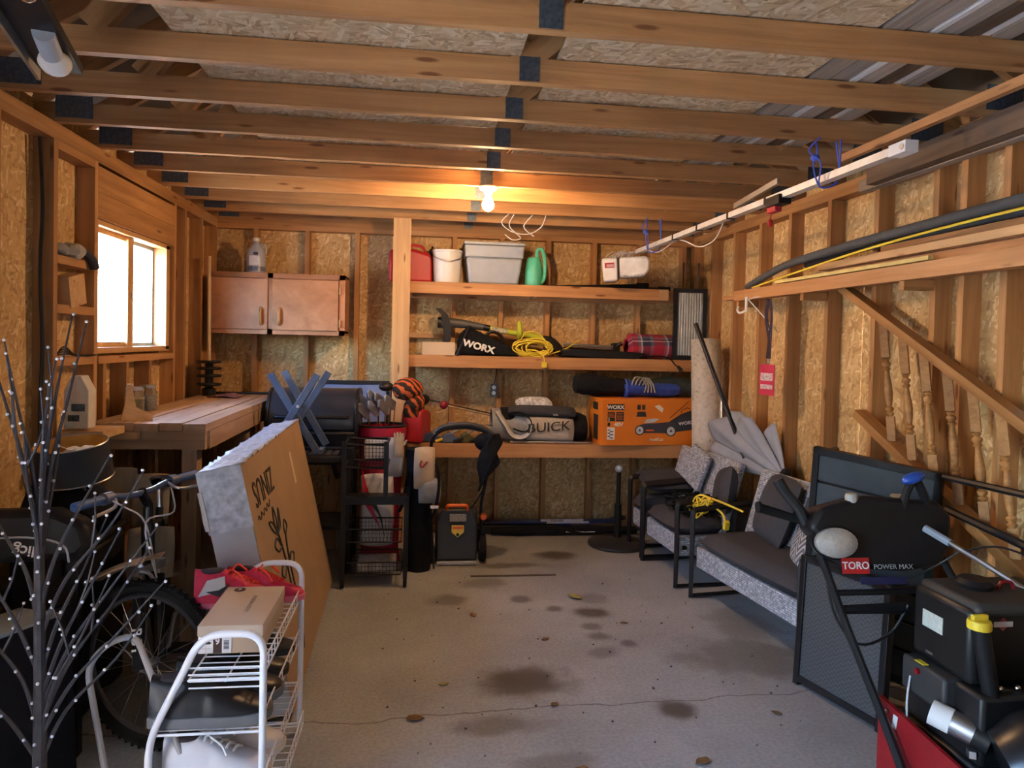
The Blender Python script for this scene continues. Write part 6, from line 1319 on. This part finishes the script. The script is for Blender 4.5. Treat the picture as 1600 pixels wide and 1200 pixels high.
B().lathe([(0, 0), (.021, 0), (.021, .0012), (0, .0012)], 24, Matrix.Translation((-.675, 2.805, sz1))).make('lid_sticker', mat('dark_brown_print', (.06, .03, .02)), t, True); text('9', .03, fr((-.675, 2.805, sz1+.0016), (1, 0, 0), (0, 1, 0)), WHITEINK, t)
text('STEVE MADDEN', .022, fr((-.60, 2.66, sz1+.0008), (0, 1, 0), (-1, 0, 0)), mat('faded_print', (.42, .33, .25), .7), t, spacing=1.0)
# ---- shoes
def shoe(name, label, loc, rz, L, W, H, up, so, lace=None, collar=.62, st=.025, style='sneaker'):
    """toe along local +X, heel at the origin"""
    t = thing(name, label, 'shoe', loc, rz)
    def wid(v): return W*(.34+.16*math.sin(math.pi*min(1, v*1.0))**.6+.06*math.sin(math.pi*max(0, (v-.45)/.55)))*(1 if v < .93 else max(.35, 1-((v-.93)/.07)**2*.6))
    def top(v):
        if v < collar*.5: return H*(1-.06*math.sin(v*9))
        q = (v-collar*.5)/(1-collar*.5); return H*(1-q)**1.25*.62+H*.30+.08*H*(1-q) if v < .97 else H*.24
    n = 18
    def ol(s_):
        return [(L*v, s_*wid(v)) for v in [i/(n-1) for i in range(n)]]
    outline = [(x, y) for x, y in ol(1)]+[(x, y) for x, y in ol(-1)][::-1]
    B().prism([(x*1.03-.015*L, y*1.06) for x, y in outline], st, Matrix()).make('sole', so, t, bevel=.004)
    def g(u, v):
        a = math.pi*u; w = wid(v); h = top(v)-st*.6; c = math.cos(a); s_ = math.sin(a)
        return (L*v-.006*L*s_, w*math.copysign(abs(c)**.75, c)*(1-.22*s_*(v < .5)), st*.6+h*s_**.75)
    b = B().grid(g, 15, 22); b.make('upper', up, t, smooth=60)
    b = B().ball((L*.20, 0, H*.93), (L*.15, W*.26, H*.08), 14, 8); b.make('opening', mat('shoe_lining', (.04, .03, .035), .9), t)
    if lace:
        b = B()
        for k in range(5):
            x = L*(.40+.07*k); z = top(x/L); b.tube(smooth_path([(x-.012, -W*.20, z*.93), (x, 0, z+.008), (x+.012, W*.20, z*.93)], 3), .0045, 5)
        b.make('laces', lace, t); b = B()
        for s_ in (-1, 1): b.tube(smooth_path([(L*.42, 0, top(.42)+.008), (L*.46, s_*.04, top(.46)+.028), (L*.56, s_*.045, top(.5)+.01), (L*.62, s_*.06, top(.6))], 4), .004, 5)
        b.make('bow', lace, t)
    return t
PK_ = mat('crimson_knit', (.62, .015, .07), .6, 0, .15, 50); ORL = mat('fluo_red_lace', (.85, .06, .03), .6)
t = shoe('running_shoe', 'crimson running shoe with white heel nearest the shoe box', (-.862, 2.890, .562), R(3), .32, .095, .15, PK_, mat('pink_sole', (.70, .16, .25), .5), ORL)
b = B().prism([(0, 0), (.10, .02), (.095, .075), (.03, .06)], .006, fr((.02, -.047, .055), (1, 0, 0), (0, .15, 1))); b.make('white_flash', WHITEF, t)
b = B().prism([(0, 0), (.05, -.02), (.09, .03), (.045, .005)], .003, fr((.05, -.055, .075), (1, 0, 0), (0, .15, 1))); b.make('swoosh', BLACKINK, t)
shoe('running_shoe', 'crimson running shoe standing behind its mate at the far end of rack', (-.76, 2.965, .562), R(-2), .30, .08, .135, PK_, mat('pink_sole', (.7, .16, .25)), ORL)
BS = mat('black_leather', (.010, .010, .012), .36, 0, .1, 20, spec=.35)
shoe('rain_boot', 'black rubber shoe with grey sole at the near end of rack', (-.83, 2.36, .392), R(2), .36, .13, .15, BS, mat('grey_sole', (.12, .125, .13), .6), None, .6, .035)
shoe('rain_boot', 'black rubber shoe beside its mate on the middle tier of rack', (-.80, 2.505, .392), R(2), .34, .125, .145, BS, mat('grey_sole', (.12, .125, .13)), None, .6, .03)
shoe('dress_shoe', 'black loafer on the middle tier beneath the shoe box', (-.78, 2.66, .392), R(3), .31, .11, .12, BS, BLACK, None)
shoe('slip_on_shoe', 'dark grey slip on shoe at the far end of middle tier', (-.77, 2.84, .392), R(4), .29, .105, .11, mat('dark_grey_suede', (.05, .05, .052), .85), BLACK, None)
WS = mat('white_leather', (.62, .64, .70), .4, 0, .04)
shoe('white_sneaker', 'white low sneaker at the near end of lowest tier', (-.79, 2.36, .207), R(2), .32, .12, .14, WS, mat('cream_sole', (.60, .55, .48), .5), WHITEP)
shoe('white_sneaker', 'white low sneaker beside its mate on lowest tier', (-.76, 2.50, .207), R(2), .31, .12, .13, WS, mat('cream_sole', (.6, .55, .48)), WHITEP)
# grey bent hose / bag frame loop in front of the bike
single(B().tube(round_path([(-.735, 2.33, .30), (-.90, 2.40, .66), (-1.00, 2.42, .62), (-1.055, 2.42, .545), (-.98, 2.38, .22), (-.86, 2.24, .02), (-.70, 2.20, .014)], .05, 6), .010, 10), 'bent_tube', mat('pale_grey_tube', (.36, .35, .35), .45), 'pale grey bent tube loop standing between bike and shoe rack', 'tube')
# ================================================================== bicycle
t = thing('bicycle', 'black mountain bike with front wheel turned and blue lit grips', 'bicycle', (-1.12, 3.3, 0))
FRM = mat('black_bike_frame', (.018, .019, .022), .25, 0, .1)
WC = V((-1.035, 2.90, .335)); wd = V((.93, -.36, 0)).normalized(); wa = V((.36, .93, 0)).normalized()      # wheel plane and axle directions
def wheel(c, d, a, r=.33):
    N = 40; T_ = B().tube([c+d*(r-.025)*math.cos(2*math.pi*i/N)+V((0, 0, 1))*(r-.025)*math.sin(2*math.pi*i/N) for i in range(N)], .025, 8, True).make('tyre', RUBBER, t, True)
    kn = B()
    for i in range(64):
        q = 2*math.pi*i/64
        for s_ in (-1, 1): kn.box(c+(d*math.cos(q)+V((0, 0, 1))*math.sin(q))*(r-.003)+a*.012*s_, (.014, .010, .010), (0, 0, q*s_))
    kn.v = [PM[t.name].inverted() @ p for p in kn.v]; kn.make('tread', RUBBER, T_, kind='stuff')
    rm = B().tube([c+d*(r-.058)*math.cos(2*math.pi*i/N)+V((0, 0, 1))*(r-.058)*math.sin(2*math.pi*i/N) for i in range(N)], .011, 6, True).make('rim', mat('dark_rim', (.10, .10, .105), .4, .6), t, True)
    hb = B().tube([c-a*.045, c-a*.03, c+a*.03, c+a*.045], [.012, .02, .02, .012], 12).make('hub', STEEL, t, True)
    for i in range(24):
        q = 2*math.pi*i/24; s_ = 1 if i % 2 else -1; q2 = q+.5*(1 if (i//2) % 2 else -1)
        B().tube([c+a*.028*s_+(d*math.cos(q2)+V((0, 0, 1))*math.sin(q2))*.018, c+(d*math.cos(q)+V((0, 0, 1))*math.sin(q))*(r-.06)], .0012, 4).make('spoke', STEEL, t, True)
wheel(WC, wd, wa)
RWc = V((-1.40, 4.06, .335)); rdv = V((.27, -1, 0)).normalized(); rav = V((1, .27, 0)).normalized(); wheel(RWc, rdv, rav)
hd0, hd1 = V((-1.10, 3.06, .70)), V((-1.115, 3.09, .84))
B().tube([hd0, hd1], .026, 12).make('head_tube', FRM, t, True)
for s_ in (-1, 1):
    p0 = hd0-V((0, 0, .04))+wa*.055*s_; p1 = WC+wa*.055*s_
    fk = B().tube([p0, p0.lerp(p1, .45)], .016, 10).make('fork_stanchion', CHROME, t, True); B().tube([p0.lerp(p1, .4), p1], .022, 10).make('fork_leg', FRM, t, True)
    B().tube([p0.lerp(p1, .10), p0.lerp(p1, .42)], .024, 10).make('fork_boot', RUBBER, t, True)
B().bar(hd0-V((0, 0, .03))-wa*.075, hd0-V((0, 0, .03))+wa*.075, .04, .035).make('fork_crown', STEEL, t, True)
lp = (hd0-V((0, 0, .04))-wa*.055).lerp(WC-wa*.055, .55); dvec = (WC-hd0).normalized()
text('RST', .05, fr(lp+(wd*.4-wa).normalized()*.026+dvec*.05, dvec, V((0, 0, 1)).cross(dvec)) , WHITEINK, t, sx=1.2, bold=.001)
st0 = V((-1.26, 3.62, .72)); bb = V((-1.225, 3.50, .30))
for a, b_, r in ((hd1-V((0, 0, .02)), st0, .019), (hd0+V((0, 0, .02)), bb, .023), (bb, st0+V((0, .02, .06)), .017)): B().tube([a, b_], r, 12).make('frame_tube', FRM, t, True)
for s_ in (-1, 1):
    B().tube([bb+rav*.03*s_, RWc+rav*.055*s_], .009, 8).make('chain_stay', FRM, t, True); B().tube([st0+rav*.02*s_, RWc+rav*.055*s_], .008, 8).make('seat_stay', FRM, t, True)
B().tube([st0+V((0, .02, .04)), V((-1.275, 3.67, .90))], .013, 10).make('seat_post', CHROME, t, True)
def sad(u, v):
    a = 2*math.pi*u; w = .028+.052*max(0, v-.35)**.8*1.5; return (-1.23-.06*v+w*math.cos(a), 3.52+.27*v, .91+.022*math.sin(a)*(1 if math.sin(a) > 0 else .8)+.015*math.cos(v*3))
B().grid(sad, 18, 12, cu=True).make('saddle', BLACK, t, True)
B().lathe([(0, -.006), (.085, -.006), (.09, 0), (.085, .006), (0, .006)], 30, fr(bb+rav*.05, (0, 1, 0), (0, 0, 1))).make('chainring', BLACKM, t, True)
for s_ in (-1, 1):
    e = bb+rav*.09*s_+V((0, -.10*s_, -.13*s_)); B().tube([bb+rav*.08*s_, e], .011, 8).make('crank_arm', STEEL, t, True); B().box(e+rav*.05*s_, (.09, .08, .02)).make('pedal', BLACK, t, True)
stm = hd1+V((0, 0, .03)); bc = V((-1.115, 3.02, .99)); B().tube([hd1, stm+V((0, 0, .05)), bc], .019, 10).make('stem', FRM, t, True)
bl, br2 = V((-1.225, 2.70, 1.0)), V((-1.005, 3.34, 1.0)); bd = (br2-bl).normalized()
B().tube(smooth_path([bl, bl+bd*.18, bc-bd*.06+V((0, 0, -.005)), bc+bd*.06+V((0, 0, -.005)), br2-bd*.18, br2], 4), .012, 10).make('handlebar', mat('skylit_black_bar', (.04, .08, .18), .35), t, True)  # bar colour carries the blue of reflected sky
GRP = mat('skylit_rubber_grip', (.045, .11, .28), .5)  # blue sky reflection put into the grip colour
for e, s_ in ((bl, 1), (br2, -1)):
    B().tube([e, e+bd*.13*s_], .0175, 12).make('grip', GRP, t, True); B().tube([e+bd*.135*s_, e+bd*.175*s_], .024, 12).make('shifter', mat('blue_grey_tool', (.09, .12, .2)), t, True)
    B().tube(smooth_path([e+bd*.19*s_, e+bd*.16*s_+V((.05, -.06, -.02)), e+bd*.05*s_+V((.06, -.07, -.03))], 4), .007, 8).make('brake_lever', STEEL, t, True)
for e, s_, k in ((bl, 1, 0), (br2, -1, 1)):
    B().tube(smooth_path([e+bd*.17*s_+V((0, 0, -.01)), e+bd*.2*s_+V((.07, -.10, -.02-.08*k)), bc+V((.06, -.12, -.10)), hd0+V((.05, -.05, -.06))], 5), .0035, 6).make('brake_cable', WIRE, t, True)
B().tube(smooth_path([hd0+V((-.05, -.04, -.10)), hd0+V((-.04, -.06, -.04)), hd0+V((.02, -.07, -.03)), hd0+V((.055, -.05, -.1)), hd0+V((.055, -.04, -.17))], 4), .008, 8).make('brake_arm', STEEL, t, True)
# ================================================================== twig tree with white lights
t = thing('twig_tree', 'black artificial twig tree with small white lights', 'decorative tree', (-1.10, 2.22, 0))
TW = mat('black_twig', (.036, .030, .032), .6, 0, .3, 40); TX, TY = -1.10, 2.22
B().box((0, 0, .011), (.22, .22, .022)).make('base_plate', BLACKM, t, bevel=.004)
B().tube([(TX, TY, .02), (TX+.004, TY, .5), (TX-.002, TY, 1.0)], [.021, .018, .013], 10).make('trunk', TW, t, True)
led = B()
tips = [(-.165, 0, 1.66, .98), (-.11, .02, 1.60, 1.0), (.085, 0, 1.68, 1.0), (.11, .03, 1.66, 1.0), (.06, -.04, 1.55, .95), (.0, .04, 1.48, .95), (-.06, -.03, 1.45, .95), (.20, -.02, 1.27, .80), (.28, .02, 1.22, .72), (-.2, .05, 1.22, .75), (-.18, -.06, 1.05, .62), (.17, .04, 1.08, .60), (.24, -.04, 1.06, .52), (.33, .0, 1.06, .50), (.29, .04, .98, .45), (.36, -.03, .90, .42), (-.22, .02, .88, .45), (-.25, -.04, .72, .36), (.22, -.06, .93, .40), (.30, .05, .80, .34), (.035, .05, 1.38, .9), (-.02, -.05, 1.34, .88)]
for i, (dx, dy, z1, z0) in enumerate(tips):
    p0 = V((TX, TY, z0)); p3 = V((TX+dx, TY+dy, z1)); h = z1-z0
    mid = [p0+V((dx*.25+random.uniform(-.01, .01), dy*.3, h*.35)), p0+V((dx*.62+random.uniform(-.015, .015), dy*.7, h*.66))]
    P = smooth_path([p0, *mid, p3], 5); m_ = len(P)
    br_o = B().tube(P, [.0075*(1-.72*k/(m_-1)) for k in range(m_)], 6).make('branch', TW, t, True)
    for k in range(3, m_, 3): led.ball(P[k]+V((random.uniform(-.006, .006), -.005, 0)), .0048, 8, 6)
    if i % 2 == 0:
        q = P[m_//2]; e = q+V((random.uniform(-.05, .07), random.uniform(-.03, .03), h*.32)); bb2 = B().tube([q, q.lerp(e, .5)+V((.006, 0, 0)), e], [.0045, .0035, .002], 5); bb2.v = [PM[t.name].inverted() @ p for p in bb2.v]; bb2.make('twig', TW, br_o); led.ball(e, .0045, 8, 6); led.ball(q.lerp(e, .5), .0045, 8, 6)
for z in (.35, .42, .5, .6, .68, .78, .86, .93): led.ball((TX+random.uniform(-.012, .012), TY-.02, z), .0048, 8, 6)
led.make('bud_lights', mat('white_bud', (.72, .73, .78), .35), t, True, kind='stuff')
B().tube(smooth_path([(TX-.02, TY-.02, .30), (TX-.06, TY-.02, .285), (TX-.10, TY-.02, .30)], 3), .003, 5).tube(smooth_path([(TX+.01, TY-.02, .31), (TX+.035, TY-.02, .26), (TX+.02, TY-.03, .21), (TX+.0, TY-.03, .18)], 4), .003, 5).make('power_wire', WIRE, t, True)
# ================================================================== dark clutter behind the bike
t = thing('storage_chest', 'low black storage chest against the left wall', 'chest', (-1.50, 3.25, 0))
B().bx(-1.672, -1.385, 3.12, 3.56, 0, .70).make('body', BLACK, t, True, bevel=.02); B().bx(-1.678, -1.38, 3.11, 3.57, .70, .745).make('lid', BLACK, t, True, bevel=.015); B().bx(-1.55, -1.45, 3.095, 3.115, .62, .70).make('latch', BLACKM, t, True)
t = thing('duffel_bag', 'slumped black duffel bag on the storage chest', 'bag', (-1.5, 3.3, .745))
roll2([(-1.62, 3.22, .88), (-1.56, 3.2, .88), (-1.42, 3.2, .88), (-1.28, 3.2, .86)], [.06, .14, .14, .13, .05], 51, .3, sq=.9).make('bag', BLACKF, t, True, smooth=60)
B().tube(smooth_path([(-1.55, 3.18, .93), (-1.50, 3.14, 1.0), (-1.40, 3.14, .99), (-1.34, 3.17, .92)], 5), .012, 8).make('handle', NAVY, t, True)
b = B()
for k in range(3): b.tube(smooth_path([(-1.52+.02*k, 3.13, .93+.02*k), (-1.45, 3.12, .965+.015*k), (-1.37, 3.12, .975+.01*k)], 4), .004, 5)
b.make('piping', mat('pale_piping', (.4, .42, .48), .6), t, True)
t = thing('lamp_shade', 'black drum lamp shade with golden lining on the duffel bag', 'lamp shade', (-1.425, 3.13, 1.02))
SHM = Matrix.Translation((-1.425, 3.13, 1.10)) @ Matrix.Rotation(R(-3), 4, 'Y') @ Matrix.Rotation(R(9), 4, 'X')
GOLD = mat('gold_lining', (.70, .40, .10), .45, .2)
B().lathe([(.142, -.08), (.136, .07)], 36, SHM, cap=False).make('outer_fabric', mat('black_shade_fabric', (.012, .013, .017), .7), t, True)
B().lathe([(.139, -.08), (.133, .07)], 36, SHM, cap=False).make('lining', GOLD, t, True)
for z, r in ((.07, .135), (-.08, .141)): B().tube([SHM @ V((r*math.cos(2*math.pi*i/36), r*math.sin(2*math.pi*i/36), z)) for i in range(36)], .003, 5, True).make('rim_wire', STEEL, t, True)
for k in range(3): B().tube([SHM @ V((0, 0, .04)), SHM @ V((.134*math.cos(2.1*k+.4), .134*math.sin(2.1*k+.4), .045))], .0022, 5).make('spider_arm', WHITEM, t, True)
B().lathe([(.012, .03), (.02, .035), (.02, .05), (.012, .05)], 12, SHM).make('fitter_ring', WHITEM, t, True)
b = B().grid(lambda u, v: tuple(SHM @ V((-.02+.09*u, -.03+.07*v, .045+.015*mnoise.noise(V((u*4, v*4, 0)))))), 6, 5); o = b.make('tissue', WHITEP, t, True); o.modifiers.new('thickness', 'SOLIDIFY').thickness = .002
B().lathe([(.134, -.079), (0, -.079)], 36, SHM).make('diffuser', GOLD, t, True)
# black push-cart case with lettering, panel with emblem, pale sheet
t = thing('push_cart_case', 'black rounded golf cart case with white lettering', 'case', (-1.40, 2.95, 0))
B().prism([(-.24, .11), (.20, .11), (.24, .16), (.21, .25), (.10, .30), (-.20, .30), (-.24, .25)], .14, fr((-1.45, 2.86, .66), (.9, .1, 0), (0, .15, 1))).make('case', mat('satin_black_case', (.010, .011, .014), .5, spec=.3), t, True, bevel=.03)
for x in (-1.60, -1.30): B().bx(x-.02, x+.02, 2.86, 2.90, .0, .80).make('stand_leg', BLACKM, t, True)
text('clicg', .055, fr((-1.385, 2.714, .842), (-.9, -.1, .10), (0, -.15, -1)), WHITEINK, t, bold=.0008)
text('s', .04, fr((-1.36, 2.724, .908), (-.9, -.1, .1), (0, -.15, -1)), WHITEINK, t)
B().tube(smooth_path([(-1.60, 2.74, .875), (-1.4, 2.725, .888), (-1.27, 2.71, .865), (-1.245, 2.71, .80)], 4), .004, 5).make('seam', mat('pale_piping', (.4, .42, .48)), t, True)
t = thing('emblem_board', 'black panel with white stripes and leaf emblem leaning at far left', 'panel', (-1.36, 2.45, 0))
EMx = V((.30, .62, .0)).normalized(); EM = fr((-1.47, 2.20, .0), EMx, (-.06, .02, 1))
b = B().bx(0, .58, .003, .64, -.03, 0); b.v = [EM @ p for p in b.v]; b.make('board', mat('glossy_black_board', (.008, .008, .012), .4, spec=.3), t, True)
EI = mat('pale_emblem_ink', (.42, .42, .43), .6, 0, .04)
for k in range(7):
    b = B().prism([(.02, .40+k*.038), (.30, .60+k*.038), (.30, .618+k*.038), (.02, .418+k*.038)], .0015, EM @ Matrix.Translation((0, -.03, 0)))
    b.v = [p for p in b.v]; b.make('stripe', EI, t, True) if k < 3 else None
leaf = [(.0, .0), (.0, .34), (.06, .33), (.12, .355), (.10, .21), (.17, .28), (.25, .32), (.235, .15), (.255, .135), (.22, .06), (.12, .0)]
b = B().prism(leaf, .0015, EM @ Matrix.Translation((.0, .02, 0))); b.make('leaf_emblem', EI, t, True)
text('TO', .085, EM @ fr((.085, .13, .002), (1, .12, 0), (-.1, 1, 0)), BLACKINK, t)
single(B().box((-1.40, 2.42, .655), (.20, .46, .008), (0, R(-3), R(-26))), 'pale_sheet', mat('pale_blue_sheet', (.25, .32, .40), .3), 'pale blue sheet resting on top of the black emblem panel', 'sheet')
for k, (x, y, z, r1, r2, lab) in enumerate(((-1.33, 3.72, .80, .085, .13, 'tan rounded pad standing behind the handlebar, nearer the bench leg'), (-1.50, 3.78, .82, .08, .13, 'tan rounded pad standing behind the handlebar, nearer the wall'), (-1.22, 3.42, .62, .10, .12, 'tan rounded pad below the handlebar grips'))):
    o = single(B().pillow(fr((x, y, z), (1, .2, 0), (0, .2, 1)), r1*2, r2*2, .05, 12, 5), 'rounded_pad', mat('dull_tan', (.36, .30, .22), .8, 0, .15, 12), lab, 'pad', smooth=60)
# ================================================================== dry leaves and grit on the floor
LF = mat('dry_leaf', (.17, .10, .04), .85, 0, .3, 60); LY = mat('olive_leaf', (.30, .26, .08), .85, 0, .2, 60)
leaves = [(.64, 2.60, .05, LF, 'crumpled brown dry leaf in the middle of the floor'), (1.12, 2.62, .045, LF, 'dark curled dry leaf near the front of the floor'), (.62, 3.10, .03, LF, 'small dark curled leaf by the big oil stain'), (.33, 4.17, .035, LF, 'reddish dry leaf left of the oil spots'), (1.20, 3.99, .03, LF, 'small dark leaf in front of the sofa'), (.13, 3.33, .03, LY, 'pale crumpled leaf at the edge of the big stain'), (.17, 2.55, .035, LY, 'olive curled leaf near the carton'), (.70, 3.8, .03, LF, 'thin dark leaf among the small oil spots'), (1.60, 2.95, .03, LF, 'small dry leaf near the woven table'), (.0, 3.03, .05, LF, 'flat dark dry leaf scrap near the crack'), (1.0, 4.42, .07, LY, 'yellowish flat leaf scrap between the oil stains')]
for i, (x, y, s_, m, lab) in enumerate(leaves):
    a0 = random.uniform(0, 6); n = 9
    b = B().grid(lambda u, v: (x+s_*((u-.5)*1.6*math.cos(a0)-(v-.5)*math.sin(a0)*math.sin(math.pi*u)), y+s_*((u-.5)*1.6*math.sin(a0)+(v-.5)*math.cos(a0)*math.sin(math.pi*u)), .002+s_*.3*abs(mnoise.noise(V((u*3+i, v*3, 0))))+.10*s_*(2*v-1)**2), 8, 6)
    o = single(b, 'dry_leaf', m, lab, 'leaf', smooth=60); o.modifiers.new('thickness', 'SOLIDIFY').thickness = .001
g = B()
for k in range(90):
    x, y = random.uniform(-.2, 1.8), random.uniform(2.2, 5.0); s_ = random.uniform(.003, .008); g.box((x, y, s_*.4), (s_, s_*random.uniform(.5, 1.5), s_*.8), (0, 0, random.uniform(0, 3)))
o = single(g, 'floor_grit', mat('dark_grit', (.08, .065, .05), .9), 'fine dark grit scattered over the floor', 'grit', kind='stuff', smooth=0)
single(B().bx(.36, .96, 4.85, 4.875, .0, .006), 'floor_strip', mat('rusty_strip', (.10, .085, .07), .6), 'thin dark metal strip lying on the floor before the mower', 'strip')

b = B().grid(lambda u, v: (-1.30+.26*u+.03*v, 2.92-.10*u+.16*v, .64+.17*u-.05*u*u+.015*math.sin(6*v)), 10, 6)
o = single(b, 'cardboard_sheet', CARD, 'bent brown cardboard sheet sticking up behind the twig tree', 'cardboard', smooth=60); o.modifiers.new('thickness', 'SOLIDIFY').thickness = .005
